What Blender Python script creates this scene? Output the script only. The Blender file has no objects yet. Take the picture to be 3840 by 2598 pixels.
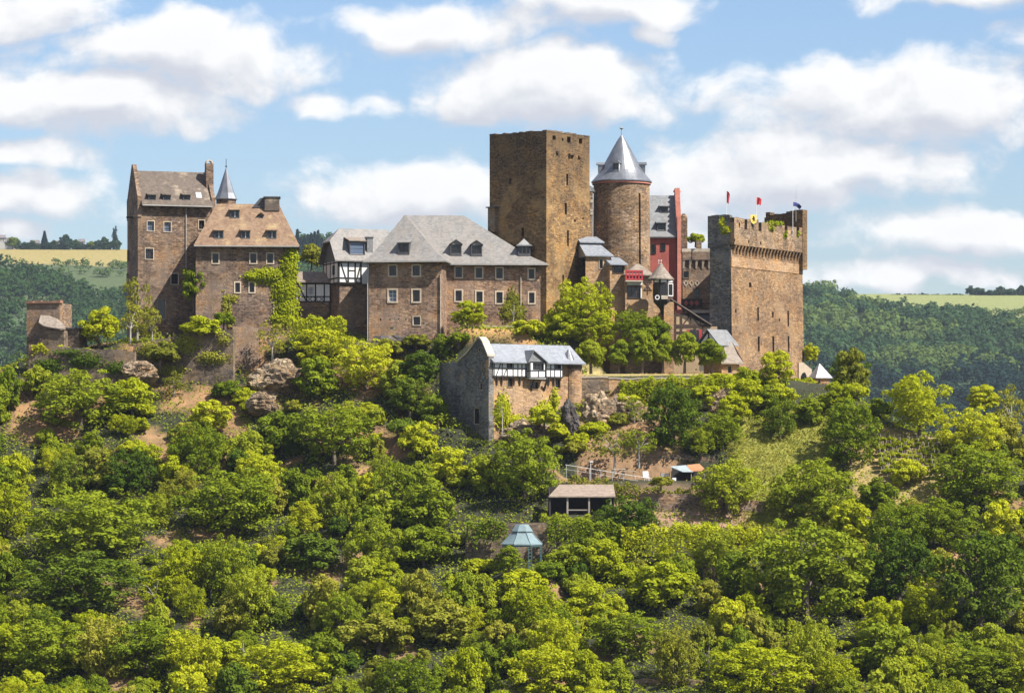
import bpy, math, random
import numpy as np
from mathutils import Vector, Matrix, noise as mnoise

random.seed(7)
sc = bpy.context.scene
col = sc.collection
R = math.radians
PI = math.pi

# ------------------------------------------------------------------ camera
FPX, CX, HY, D0 = 12000.0, 1920.0, 1750.0, 400.0      # focal length in photo pixels, principal column, eye-level row, metres to castle front
cam_d = bpy.data.cameras.new('camera')
cam = bpy.data.objects.new('camera', cam_d)
col.objects.link(cam)
cam.location = (0, -D0, 0)
cam.rotation_euler = (R(90), 0, 0)
cam_d.sensor_width = 36
cam_d.lens = 36 * FPX / 3840
cam_d.shift_y = (HY - 1299) / 3840
cam_d.clip_start = 1
cam_d.clip_end = 12000
sc.camera = cam

# ------------------------------------------------------------------ sun, sky, exposure
SUN_AZ, SUN_EL = 60, 50            # degrees from the viewing side towards the right, and above the horizon
SD = Vector((math.sin(R(SUN_AZ)) * math.cos(R(SUN_EL)), -math.cos(R(SUN_AZ)) * math.cos(R(SUN_EL)), math.sin(R(SUN_EL))))
sun_d = bpy.data.lights.new('sun', 'SUN')
sun_d.energy = 5.0
sun_d.angle = R(0.53)
sun_d.color = (1.0, 0.95, 0.86)
sun = bpy.data.objects.new('sun', sun_d)
col.objects.link(sun)
sun.rotation_euler = SD.to_track_quat('Z', 'Y').to_euler()
sun.location = (60, -80, 120)
sc.view_settings.view_transform = 'Standard'
sc.view_settings.look = 'None'
sc.view_settings.exposure = 1.05
sc.view_settings.gamma = 1
sc.view_settings.use_curve_mapping = False
sc.cycles.use_denoising = True
sc.cycles.max_bounces = 6
sc.cycles.diffuse_bounces = 2
sc.cycles.glossy_bounces = 2
sc.cycles.transmission_bounces = 3
sc.cycles.transparent_max_bounces = 6
sc.cycles.volume_bounces = 0
sc.cycles.caustics_reflective = False
sc.cycles.caustics_refractive = False
SKY_STRENGTH = 0.05

world = bpy.data.worlds.new('World')
sc.world = world
world.use_nodes = True


class NT:
    """tiny helper to wire node trees"""
    def __init__(s, tree):
        s.t = tree
        s.n = tree.nodes
        s.l = tree.links

    def node(s, typ, **kw):
        n = s.n.new(typ)
        for k, v in kw.items():
            setattr(n, k, v)
        return n

    def put(s, sock, v):
        if hasattr(v, 'is_output') or isinstance(v, bpy.types.NodeSocket):
            s.l.new(v, sock)
        elif v is not None:
            if isinstance(v, (tuple, list)) and len(v) == 3 and len(sock.default_value) == 4:
                v = tuple(v) + (1,)
            sock.default_value = v

    def math(s, op, a, b=None, c=None, clamp=False):
        n = s.node('ShaderNodeMath', operation=op, use_clamp=clamp)
        s.put(n.inputs[0], a)
        if b is not None:
            s.put(n.inputs[1], b)
        if c is not None:
            s.put(n.inputs[2], c)
        return n.outputs[0]

    def vmath(s, op, a, b=None, c=None):
        n = s.node('ShaderNodeVectorMath', operation=op)
        s.put(n.inputs[0], a)
        if b is not None:
            s.put(n.inputs[1], b)
        if c is not None:
            s.put(n.inputs[2], c)
        return n.outputs['Value'] if op in ('LENGTH', 'DOT_PRODUCT', 'DISTANCE') else n.outputs[0]

    def noise(s, vec, scale, detail=4, rough=0.55, dist=0.0, out='Fac'):
        n = s.node('ShaderNodeTexNoise')
        s.put(n.inputs['Vector'], vec)
        n.inputs['Scale'].default_value = scale
        n.inputs['Detail'].default_value = detail
        n.inputs['Roughness'].default_value = rough
        n.inputs['Distortion'].default_value = dist
        return n.outputs[out]

    def ramp(s, fac, stops, interp='LINEAR'):
        n = s.node('ShaderNodeValToRGB')
        n.color_ramp.interpolation = interp
        el = n.color_ramp.elements
        while len(el) < len(stops):
            el.new(0.5)
        for e, (p, c) in zip(el, stops):
            e.position = p
            e.color = (c[0], c[1], c[2], 1) if not isinstance(c, (int, float)) else (c, c, c, 1)
        s.put(n.inputs[0], fac)
        return n.outputs[0]

    def mix(s, fac, a, b, blend='MIX'):
        n = s.node('ShaderNodeMix', data_type='RGBA', blend_type=blend)
        s.put(n.inputs[0], fac)
        s.put(n.inputs[6], a)
        s.put(n.inputs[7], b)
        return n.outputs[2]

    def maprange(s, v, a, b, c=0.0, d=1.0, smooth=False):
        n = s.node('ShaderNodeMapRange', interpolation_type='SMOOTHSTEP' if smooth else 'LINEAR')
        s.put(n.inputs[0], v)
        for i, x in enumerate((a, b, c, d)):
            s.put(n.inputs[i + 1], x)
        return n.outputs[0]


# fair-weather clouds: (azimuth centre, elevation centre, half width, half height) in units of 1/12 radian; flat grey bases, white tops
def sk(x0, x1, y0, y1, k=1.0):
    return ((x0 + x1) / 2 - CX) / 1000, (HY - (y0 + y1) / 2) / 1000, (x1 - x0) / 2000, (y1 - y0) / 2000, k


CLOUDS = [sk(120, 1290, 60, 370), sk(-200, 900, 265, 520), sk(-200, 500, -60, 170, .8), sk(1190, 2100, 10, 215, .9), sk(1850, 2720, -80, 120),
          sk(1500, 2600, 165, 480, 1.15), sk(2680, 4100, 200, 600, .95), sk(2230, 3640, 480, 830, .85), sk(-300, 470, 630, 830, .9), sk(-300, 350, 520, 660, .7),
          sk(1060, 2000, 590, 880, .95), sk(3000, 4200, 790, 980, .8), sk(2900, 4100, 980, 1120, .7), sk(3200, 4300, -80, 80, .8),
          sk(1040, 1320, 310, 440, .65), sk(3720, 4100, 90, 240, .7), sk(-40, 180, 810, 920, .6), sk(1340, 1520, 325, 430, .5), sk(2320, 2560, 90, 170, .55), sk(2200, 2800, 640, 980, .6)]
grp = bpy.data.node_groups.new('cloud_density', 'ShaderNodeTree')
grp.interface.new_socket('Vector', in_out='INPUT', socket_type='NodeSocketVector')
grp.interface.new_socket('Density', in_out='OUTPUT', socket_type='NodeSocketFloat')
G = NT(grp)
gi = G.node('NodeGroupInput')
go = G.node('NodeGroupOutput')
q0 = gi.outputs[0]
warp = G.noise(q0, 2.2, 2, .5, out='Color')
q = G.vmath('ADD', q0, G.vmath('SCALE', G.vmath('SUBTRACT', warp, (.5, .5, .5))))
q.node.inputs[1].links[0].from_node.inputs['Scale'].default_value = 0.22
best = None
for (cx_, cy_, hw, hh, k) in CLOUDS:
    r = G.vmath('LENGTH', G.vmath('MULTIPLY_ADD', q, (1 / hw, 1 / hh, 0), (-cx_ / hw, -cy_ / hh, 0)))
    v = G.math('MULTIPLY_ADD', r, -k, k)
    best = v if best is None else G.math('MAXIMUM', best, v)
# the same kind of sky goes on all round, beyond the clouds placed above
sx = G.node('ShaderNodeSeparateXYZ')
G.put(sx.inputs[0], q0)
out = G.math('MAXIMUM', G.maprange(G.math('ABSOLUTE', sx.outputs[0]), 1.7, 3.2, smooth=True), G.maprange(sx.outputs[1], 1.7, 2.9, smooth=True))
gen = G.math('MULTIPLY_ADD', G.noise(G.vmath('MULTIPLY', q0, (.9, 2.0, 1)), 1.0, 3, .5), 4.0, -2.0)
best = G.math('MAXIMUM', best, G.math('SUBTRACT', gen, G.math('MULTIPLY', G.math('SUBTRACT', 1.0, out), 1.7)))
best = G.math('MINIMUM', best, .8)
nz = G.noise(G.vmath('MULTIPLY', q, (1.0, 1.5, 1)), 3.4, 8, .62)
vz = G.node('ShaderNodeTexVoronoi', feature='SMOOTH_F1')
G.put(vz.inputs['Vector'], G.vmath('MULTIPLY', G.vmath('ADD', q0, G.vmath('MULTIPLY', G.noise(q0, 6.0, 3, .6, out='Color'), (.16, .16, 0))), (1.0, 1.35, 0)))
vz.inputs['Scale'].default_value = 6.5
vz.inputs['Smoothness'].default_value = .35
puff = G.math('MULTIPLY_ADD', vz.outputs['Distance'], -.42, .20)
d = G.math('ADD', G.math('ADD', best, puff), G.math('MULTIPLY_ADD', nz, 1.35, -.66))
G.put(go.inputs[0], d)

W = NT(world.node_tree)
for n in list(W.n):
    W.n.remove(n)
tc = W.node('ShaderNodeTexCoord')
sep = W.node('ShaderNodeSeparateXYZ')
W.put(sep.inputs[0], tc.outputs['Generated'])
azim = W.math('ARCTAN2', sep.outputs[0], sep.outputs[1])
hor = W.math('SQRT', W.math('ADD', W.math('MULTIPLY', sep.outputs[0], sep.outputs[0]), W.math('MULTIPLY', sep.outputs[1], sep.outputs[1])))
elev = W.math('ARCTAN2', sep.outputs[2], hor)
cmb = W.node('ShaderNodeCombineXYZ')
W.put(cmb.inputs[0], W.math('MULTIPLY', azim, 12.0))
W.put(cmb.inputs[1], W.math('MULTIPLY', elev, 12.0))
qv = cmb.outputs[0]


def dens(v):
    g = W.node('ShaderNodeGroup')
    g.node_tree = grp
    W.put(g.inputs[0], v)
    return g.outputs[0]


d0 = dens(qv)
d1 = dens(W.vmath('ADD', qv, (.05, .10, 0)))
alpha = W.maprange(d0, -.16, .36, smooth=True)
shade = W.math('MULTIPLY_ADD', W.math('SUBTRACT', d0, d1), 1.15, .60, clamp=True)
thick = W.maprange(d0, .1, .9)
ccol = W.ramp(W.math('SUBTRACT', shade, W.math('MULTIPLY', thick, .12)), [(.08, (6.5, 6.7, 7.4)), (.38, (7.6, 7.7, 8.1)), (.68, (9.0, 9.0, 9.1)), (1.0, (10.4, 10.3, 10.2))])
sky = W.node('ShaderNodeTexSky', sky_type='NISHITA', sun_disc=False)
sky.sun_elevation = R(SUN_EL)
sky.sun_rotation = R(180 - SUN_AZ)
sky.altitude = 150
sky.air_density = 1.3
sky.dust_density = 0.6
sky.ozone_density = 2.2
skyc = W.mix(1.0, sky.outputs[0], (.98, 1.12, 1.45), 'MULTIPLY')
full = W.mix(W.math('MULTIPLY', alpha, .96), skyc, ccol)
bg = W.node('ShaderNodeBackground')
W.put(bg.inputs[0], full)
bg.inputs[1].default_value = SKY_STRENGTH
wo = W.node('ShaderNodeOutputWorld')
W.l.new(bg.outputs[0], wo.inputs[0])

# ------------------------------------------------------------------ materials
MATS = {}


def newmat(name):
    m = bpy.data.materials.new(name)
    m.use_nodes = True
    t = NT(m.node_tree)
    b = m.node_tree.nodes['Principled BSDF']
    MATS[name] = m
    return m, t, b


def stone(name, c1, c2, c3, joint, sc_=(2.6, 2.6, 6.5), stain=(.5, .45, .4), bump=.5, stain_amt=.5, weather=None):
    """rubble masonry: stones by a stretched cell pattern, mortar joints, broad weather stains"""
    m, t, b = newmat(name)
    co = t.node('ShaderNodeTexCoord').outputs['Object']
    wob = t.vmath('ADD', co, t.vmath('MULTIPLY', t.noise(co, 1.3, 2, out='Color'), (.25, .25, .12)))
    v = t.vmath('MULTIPLY', wob, sc_)
    vo = t.node('ShaderNodeTexVoronoi', feature='F1')
    t.put(vo.inputs['Vector'], v)
    vo.inputs['Scale'].default_value = 1
    ve = t.node('ShaderNodeTexVoronoi', feature='DISTANCE_TO_EDGE')
    t.put(ve.inputs['Vector'], v)
    ve.inputs['Scale'].default_value = 1
    sp = t.node('ShaderNodeSeparateColor')
    t.put(sp.inputs[0], vo.outputs['Color'])
    c = t.ramp(sp.outputs[0], [(.15, c1), (.55, c2), (.95, c3)])
    big = t.noise(co, .32, 5, .6)
    c = t.mix(t.maprange(big, .40, .62), c, t.mix(1.0, c, stain, 'MULTIPLY'))
    rep = t.noise(t.vmath('ADD', co, (31, 17, 3)), .22, 3, .5)
    c = t.mix(t.math('MULTIPLY', t.maprange(rep, .56, .60), .45), c, c3)
    fine = t.noise(t.vmath('MULTIPLY', co, (1, 1, .35)), 1.7, 5, .65)
    c = t.mix(t.math('MULTIPLY', t.maprange(fine, .5, .75), stain_amt), c, t.mix(1.0, c, (.45, .42, .40), 'MULTIPLY'))
    crs = t.noise(t.vmath('MULTIPLY', co, (.55, .55, 3.2)), 1.0, 4, .7)
    c = t.mix(t.math('MULTIPLY', t.maprange(crs, .50, .66), .55), c, t.mix(1.0, c, (.52, .50, .49), 'MULTIPLY'))
    c = t.mix(t.math('MULTIPLY', t.maprange(crs, .46, .32), .45), c, t.mix(1.0, c, (1.38, 1.34, 1.26), 'MULTIPLY'))
    dmp = t.noise(t.vmath('MULTIPLY', co, (.9, .9, .10)), 1.0, 4, .6)
    c = t.mix(t.math('MULTIPLY', t.maprange(dmp, .56, .70), .45), c, t.mix(1.0, c, (.55, .55, .56), 'MULTIPLY'))
    pch = t.noise(t.vmath('ADD', co, (11, 5, 8)), .75, 4, .62)
    c = t.mix(t.maprange(pch, .52, .66), c, t.mix(1.0, c, (.80, .86, 1.05), 'MULTIPLY'))
    c = t.mix(t.maprange(pch, .48, .34), c, t.mix(1.0, c, (1.14, .96, .66), 'MULTIPLY'))
    pale = t.noise(t.vmath('ADD', co, (7, 3, 5)), 1.1, 4, .6)
    c = t.mix(t.math('MULTIPLY', t.maprange(pale, .56, .74), .35), c, c3)
    if weather:
        sz_ = t.node('ShaderNodeSeparateXYZ')
        t.put(sz_.inputs[0], co)
        hgt = t.math('MULTIPLY_ADD', t.noise(t.vmath('MULTIPLY', co, (1, 1, .5)), .5, 5, .65), weather[3], sz_.outputs[2])
        c = t.mix(t.maprange(hgt, weather[0], weather[1]), c, t.mix(1.0, c, weather[2], 'MULTIPLY'))
    e = t.maprange(ve.outputs['Distance'], .02, .10)
    c = t.mix(e, joint, c)
    t.put(b.inputs['Base Color'], c)
    b.inputs['Roughness'].default_value = .92
    bp = t.node('ShaderNodeBump')
    bp.inputs['Strength'].default_value = bump
    bp.inputs['Distance'].default_value = .12
    t.put(bp.inputs['Height'], t.math('ADD', t.math('MULTIPLY', e, .6), t.math('ADD', t.math('MULTIPLY', sp.outputs[1], .5), fine)))
    t.put(b.inputs['Normal'], bp.outputs[0])
    return m


def plain(name, c, var=.25, scale=3.0, rough=.85, metal=0.0, bump=.15, c2=None, streak=False, big=.3):
    m, t, b = newmat(name)
    co = t.node('ShaderNodeTexCoord').outputs['Object']
    v = t.vmath('MULTIPLY', co, (1, 1, .25)) if streak else co
    f = t.noise(v, scale, 6, .6)
    c2 = c2 or tuple(x * (1 - var) for x in c)
    k = t.mix(t.maprange(f, .35, .68), c, c2)
    g = t.noise(co, big, 4, .6)
    k = t.mix(t.math('MULTIPLY', t.maprange(g, .4, .7), .6), k, tuple(x * (1 - var * .9) for x in c2))
    t.put(b.inputs['Base Color'], k)
    b.inputs['Roughness'].default_value = rough
    b.inputs['Metallic'].default_value = metal
    if bump:
        bp = t.node('ShaderNodeBump')
        bp.inputs['Strength'].default_value = bump
        bp.inputs['Distance'].default_value = .05
        t.put(bp.inputs['Height'], f)
        t.put(b.inputs['Normal'], bp.outputs[0])
    return m


def slate(name, c1, c2, stain, rough=.6, stain_amt=.7, lich=None):
    """slate courses: small cells, weather streaks running down"""
    m, t, b = newmat(name)
    co = t.node('ShaderNodeTexCoord').outputs['Object']
    vo = t.node('ShaderNodeTexVoronoi', feature='F1')
    t.put(vo.inputs['Vector'], t.vmath('MULTIPLY', co, (3.2, 3.2, 4.5)))
    vo.inputs['Scale'].default_value = 1
    sp = t.node('ShaderNodeSeparateColor')
    t.put(sp.inputs[0], vo.outputs['Color'])
    c = t.mix(sp.outputs[0], c1, c2)
    st = t.noise(t.vmath('MULTIPLY', co, (1.1, .5, .28)), 1.0, 6, .62)
    c = t.mix(t.math('MULTIPLY', t.maprange(st, .45, .7), stain_amt), c, stain)
    if lich:
        li = t.noise(t.vmath('ADD', co, (3, 9, 2)), .55, 6, .66)
        c = t.mix(t.maprange(li, .55, .68), c, lich)
    fn_ = t.noise(co, 6, 4, .7)
    sz_ = t.node('ShaderNodeSeparateXYZ')
    t.put(sz_.inputs[0], co)
    row = t.math('FRACT', t.math('MULTIPLY_ADD', t.noise(co, .8, 2), .25, t.math('MULTIPLY', sz_.outputs[2], 3.6)))
    c = t.mix(t.math('MULTIPLY', t.maprange(row, .75, 1.0), .30), c, tuple(x * .45 for x in c1))
    mos = t.noise(t.vmath('ADD', co, (5, 21, 9)), .8, 6, .68)
    c = t.mix(t.math('MULTIPLY', t.maprange(mos, .56, .72), .5), c, tuple(x * y for x, y in zip(c1, (.62, .62, .5))))
    c = t.mix(t.math('MULTIPLY', fn_, .35), c, tuple(x * .6 for x in c1))
    t.put(b.inputs['Base Color'], c)
    b.inputs['Roughness'].default_value = rough
    bp = t.node('ShaderNodeBump')
    bp.inputs['Strength'].default_value = .35
    bp.inputs['Distance'].default_value = .06
    t.put(bp.inputs['Height'], t.math('ADD', sp.outputs[1], fn_))
    t.put(b.inputs['Normal'], bp.outputs[0])
    return m


def foliage(name, dark, mid, light, trans=.35, obj_var=.5):
    """leaves: each leaf and each plant differs a little; light passes through"""
    m, t, b = newmat(name)
    t.n.remove(b)
    geo = t.node('ShaderNodeNewGeometry')
    oi = t.node('ShaderNodeObjectInfo')
    co = t.node('ShaderNodeTexCoord').outputs['Object']
    f = t.math('ADD', t.math('MULTIPLY', geo.outputs['Random Per Island'], .36), t.math('MULTIPLY', oi.outputs['Random'], .60 * obj_var * 2))
    f = t.math('ADD', f, t.math('MULTIPLY_ADD', t.noise(co, 1.6, 3), .6, -.3), clamp=True)
    c = t.ramp(f, [(.05, dark), (.5, mid), (.95, light)])
    df = t.node('ShaderNodeBsdfDiffuse')
    t.put(df.inputs[0], c)
    tr = t.node('ShaderNodeBsdfTranslucent')
    t.put(tr.inputs[0], t.mix(1.0, c, (1.25, 1.15, .5), 'MULTIPLY'))
    mx = t.node('ShaderNodeMixShader')
    mx.inputs[0].default_value = trans
    t.l.new(df.outputs[0], mx.inputs[1])
    t.l.new(tr.outputs[0], mx.inputs[2])
    t.l.new(mx.outputs[0], t.n['Material Output'].inputs[0])
    return m


stone('stone_brown', (0.1074, 0.0663, 0.0432), (0.2231, 0.1415, 0.0907), (0.3635, 0.2476, 0.1642), (0.157, 0.1149, 0.0778), stain=(.45, .42, .44), stain_amt=.75)
stone('stone_main', (0.1469, 0.0871, 0.0541), (0.3034, 0.183, 0.111), (0.4797, 0.3117, 0.1979), (0.2251, 0.1534, 0.1014), stain=(.48, .44, .44), stain_amt=.7)
stone('stone_keep', (0.1339, 0.0755, 0.0306), (0.2945, 0.167, 0.0611), (0.464, 0.2913, 0.1146), (0.1785, 0.1114, 0.0497), stain=(.42, .38, .36), stain_amt=.8, weather=(20.0, 29.0, (.36, .36, .38), 9.0))
stone('stone_tower', (0.133, 0.081, 0.044), (0.285, 0.1845, 0.104), (0.456, 0.315, 0.188), (0.1995, 0.135, 0.08), stain=(.45, .42, .40), stain_amt=.7)
stone('stone_shield', (0.1465, 0.0834, 0.0397), (0.2852, 0.1676, 0.0832), (0.4239, 0.2719, 0.1408), (0.2004, 0.1266, 0.064), stain=(.55, .52, .54), stain_amt=.6)
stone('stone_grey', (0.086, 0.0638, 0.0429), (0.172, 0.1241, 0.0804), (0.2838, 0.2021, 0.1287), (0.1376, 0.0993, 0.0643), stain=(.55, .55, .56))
stone('stone_warm', (0.2464, 0.1476, 0.077), (0.396, 0.246, 0.133), (0.5104, 0.3362, 0.189), (0.3168, 0.205, 0.1155), stain=(.75, .70, .66), stain_amt=.3)
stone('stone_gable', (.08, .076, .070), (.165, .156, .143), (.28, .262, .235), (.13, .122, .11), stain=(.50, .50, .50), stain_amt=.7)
stone('rock', (.19, .14, .085), (.33, .245, .15), (.46, .35, .225), (.14, .10, .06), sc_=(1.7, 1.7, 3.0), stain=(.55, .45, .38), bump=1.0)
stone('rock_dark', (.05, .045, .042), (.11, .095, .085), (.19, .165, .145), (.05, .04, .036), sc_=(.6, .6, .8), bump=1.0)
plain('sandstone', (.62, .50, .37), .3, 4)
plain('coping', (.56, .47, .37), .35, 3)
plain('plaster_white', (.74, .73, .71), .14, 2.2, streak=True)
plain('plaster_tan', (.48, .34, .20), .25, 2.0)
plain('plaster_red', (.43, .11, .085), .35, 2.2, streak=True)
plain('brick_old', (.33, .17, .11), .45, 4.0)
plain('trim_red', (.60, .24, .17), .3, 3.0)
plain('wood_red', (.45, .04, .05), .3, 4.0)
plain('timber_black', (.022, .020, .020), .4, 5)
plain('timber_brown', (.075, .042, .030), .4, 5)
plain('wood_grey', (.36, .31, .255), .35, 5, streak=True)
plain('wood_dark', (.045, .035, .03), .4, 4)
plain('metal_white', (.72, .72, .70), .15, 3, rough=.5)
plain('metal_green', (.17, .235, .25), .25, 3, rough=.5, big=1.0)
plain('metal_green_dark', (.07, .14, .15), .3, 3, rough=.5)
plain('tin_blue', (.34, .40, .42), .3, 2, rough=.45)
plain('tin_rust', (.46, .22, .10), .35, 2, rough=.7)
plain('zinc', (.27, .28, .30), .40, 1.4, rough=.36, metal=.6, streak=True, bump=.06)
plain('cloth_red', (.55, .03, .03), .25, 2)
plain('cloth_dark_red', (.33, .03, .045), .25, 2)
plain('cloth_blue', (.06, .08, .28), .3, 2)
plain('paint_yellow', (.78, .56, .10), .2, 3)
plain('paint_black', (.02, .018, .016), .3, 3)
plain('gutter', (.42, .40, .37), .3, 4, rough=.5)
plain('bark', (.16, .12, .09), .5, 6, bump=.5)
plain('bark_pale', (.45, .41, .35), .45, 6, bump=.4)
plain('roof_pale', (.46, .46, .47), .25, 2.0, streak=True)
plain('far_wall', (.40, .385, .36), .2, 1)
plain('far_roof', (.17, .15, .15), .3, 1)
slate('slate_main', (0.1462, 0.1376, 0.129), (0.2322, 0.2193, 0.2064), (0.258, 0.2193, 0.1849), stain_amt=.65)
slate('slate_brown', (0.1445, 0.0827, 0.0495), (0.255, 0.161, 0.0945), (0.2805, 0.1958, 0.126), rough=.85, lich=(.36, .26, .13))
slate('slate_old', (.075, .055, .042), (.14, .105, .08), (.11, .085, .066), rough=.8, lich=(.30, .24, .17))
slate('slate_blue', (.17, .185, .21), (.27, .285, .31), (.22, .225, .25), rough=.5)
slate('slate_dark', (.045, .045, .05), (.09, .09, .095), (.07, .068, .066))
slate('slate_grey', (.13, .135, .14), (.22, .225, .23), (.18, .17, .165))
slate('slate_tan', (.16, .125, .10), (.27, .225, .18), (.22, .175, .135), rough=.8)
slate('shingle', (.20, .15, .115), (.31, .245, .19), (.25, .195, .15), rough=.85)

m, t, b = newmat('glass')
b.inputs['Base Color'].default_value = (.018, .018, .02, 1)
b.inputs['Roughness'].default_value = .12
m, t, b = newmat('glass_blue')
b.inputs['Base Color'].default_value = (.10, .13, .19, 1)
b.inputs['Roughness'].default_value = .2
m, t, b = newmat('curtain')
b.inputs['Base Color'].default_value = (.45, .47, .52, 1)
b.inputs['Roughness'].default_value = .6

foliage('leaf_bright', (.20, .24, .010), (.335, .37, .016), (.46, .465, .028), .34)
foliage('leaf_mid', (.105, .155, .012), (.205, .25, .017), (.32, .345, .028), .32)
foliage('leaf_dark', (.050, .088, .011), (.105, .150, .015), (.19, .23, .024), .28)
foliage('leaf_olive', (.14, .155, .020), (.245, .25, .030), (.365, .345, .050), .32)
foliage('leaf_far', (.035, .068, .022), (.075, .12, .034), (.135, .18, .05), .28)
foliage('leaf_deep', (.012, .032, .012), (.028, .060, .018), (.055, .095, .025), .25)
foliage('leaf_blue', (.020, .046, .022), (.045, .085, .035), (.095, .145, .050), .28)  # far-wood greens pushed towards blue, in place of thicker distance haze
foliage('leaf_conifer_and_shade', (.008, .020, .018), (.018, .038, .030), (.035, .062, .042), .2)
foliage('leaf_dry', (.16, .10, .03), (.33, .22, .06), (.48, .33, .10), .35)
foliage('grass', (.12, .15, .018), (.26, .25, .035), (.42, .33, .07), .4)

m, t, b = newmat('ground')
at_ = t.node('ShaderNodeAttribute', attribute_name='tint')
co = t.node('ShaderNodeTexCoord').outputs['Object']
n1 = t.noise(co, .55, 6, .62)
n2 = t.noise(co, 3.0, 4, .6)
cg = t.mix(t.maprange(n1, .38, .66), at_.outputs['Color'], t.mix(1.0, at_.outputs['Color'], (.55, .62, .55), 'MULTIPLY'))
cg = t.mix(t.math('MULTIPLY', t.maprange(n2, .45, .7), .5), cg, t.mix(1.0, cg, (1.35, 1.15, .9), 'MULTIPLY'))
t.put(b.inputs['Base Color'], cg)
b.inputs['Roughness'].default_value = .95
bp = t.node('ShaderNodeBump')
bp.inputs['Strength'].default_value = .8
bp.inputs['Distance'].default_value = .4
t.put(bp.inputs['Height'], t.math('ADD', n1, t.math('MULTIPLY', n2, .4)))
t.put(b.inputs['Normal'], bp.outputs[0])


# ------------------------------------------------------------------ geometry helpers
class MB:
    """collects faces for one mesh"""
    def __init__(s):
        s.v = []
        s.f = []

    def poly(s, pts):
        clean = []
        for p in pts:
            p = tuple(float(c) for c in p)
            if not clean or (Vector(p) - Vector(clean[-1])).length > 1e-5:
                clean.append(p)
        if len(clean) > 1 and (Vector(clean[0]) - Vector(clean[-1])).length < 1e-5:
            clean.pop()
        if len(clean) < 3:
            return
        n = len(s.v)
        s.v += clean
        s.f.append(tuple(range(n, n + len(clean))))

    def hexa(s, a, b_):
        """a, b_: two matching rings of points, closed solid between them"""
        n = len(a)
        s.poly(a[::-1])
        s.poly(b_)
        for i in range(n):
            j = (i + 1) % n
            s.poly([a[i], a[j], b_[j], b_[i]])

    def box(s, x0, x1, y0, y1, z0, z1):
        s.hexa([(x0, y0, z0), (x1, y0, z0), (x1, y1, z0), (x0, y1, z0)], [(x0, y0, z1), (x1, y0, z1), (x1, y1, z1), (x0, y1, z1)])

    def boxf(s, fn, u0, u1, v0, v1, w0, w1):
        s.hexa([fn(u0, v0, w0), fn(u1, v0, w0), fn(u1, v1, w0), fn(u0, v1, w0)], [fn(u0, v0, w1), fn(u1, v0, w1), fn(u1, v1, w1), fn(u0, v1, w1)])

    def bar(s, fn, a, b_, wd, w0, w1):
        dx, dy = b_[0] - a[0], b_[1] - a[1]
        L = math.hypot(dx, dy) or 1
        nx, ny = -dy / L * wd / 2, dx / L * wd / 2
        q = [(a[0] - nx, a[1] - ny), (b_[0] - nx, b_[1] - ny), (b_[0] + nx, b_[1] + ny), (a[0] + nx, a[1] + ny)]
        s.hexa([fn(u, v, w0) for u, v in q], [fn(u, v, w1) for u, v in q])

    def prism(s, fn, pts, w0, w1):
        s.hexa([fn(u, v, w0) for u, v in pts], [fn(u, v, w1) for u, v in pts])

    def loft(s, rings, cap0=True, cap1=True):
        for a, b_ in zip(rings, rings[1:]):
            n = len(a)
            for i in range(n):
                j = (i + 1) % n
                s.poly([a[i], a[j], b_[j], b_[i]])
        if cap0:
            s.poly(rings[0][::-1])
        if cap1:
            s.poly(rings[-1])

    def lathe(s, prof, n=32, c=(0, 0, 0), a0=0.0, cap0=True, cap1=True):
        rings = [[(c[0] + r * math.cos(a0 + 2 * PI * i / n), c[1] + r * math.sin(a0 + 2 * PI * i / n), c[2] + z) for i in range(n)] for r, z in prof]
        s.loft(rings, cap0, cap1)

    def tube(s, pts, rad, n=7):
        pts = [Vector(p) for p in pts]
        rad = rad if isinstance(rad, (list, tuple)) else [rad] * len(pts)
        rings = []
        for i, p in enumerate(pts):
            dv = (pts[min(i + 1, len(pts) - 1)] - pts[max(i - 1, 0)]).normalized()
            up = Vector((0, 0, 1)) if abs(dv.z) < .9 else Vector((1, 0, 0))
            a = dv.cross(up).normalized()
            b_ = dv.cross(a)
            rings.append([tuple(p + (a * math.cos(2 * PI * k / n) + b_ * math.sin(2 * PI * k / n)) * rad[i]) for k in range(n)])
        s.loft(rings)

    def mesh(s, name):
        me = bpy.data.meshes.new(name)
        me.from_pydata(s.v, [], s.f)
        me.update()
        return me


CAM = Vector((0, -D0, 0))


def P(px, py, Y):
    d = Y + D0
    return Vector(((px - CX) * d / FPX, Y, (HY - py) * d / FPX))


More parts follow.
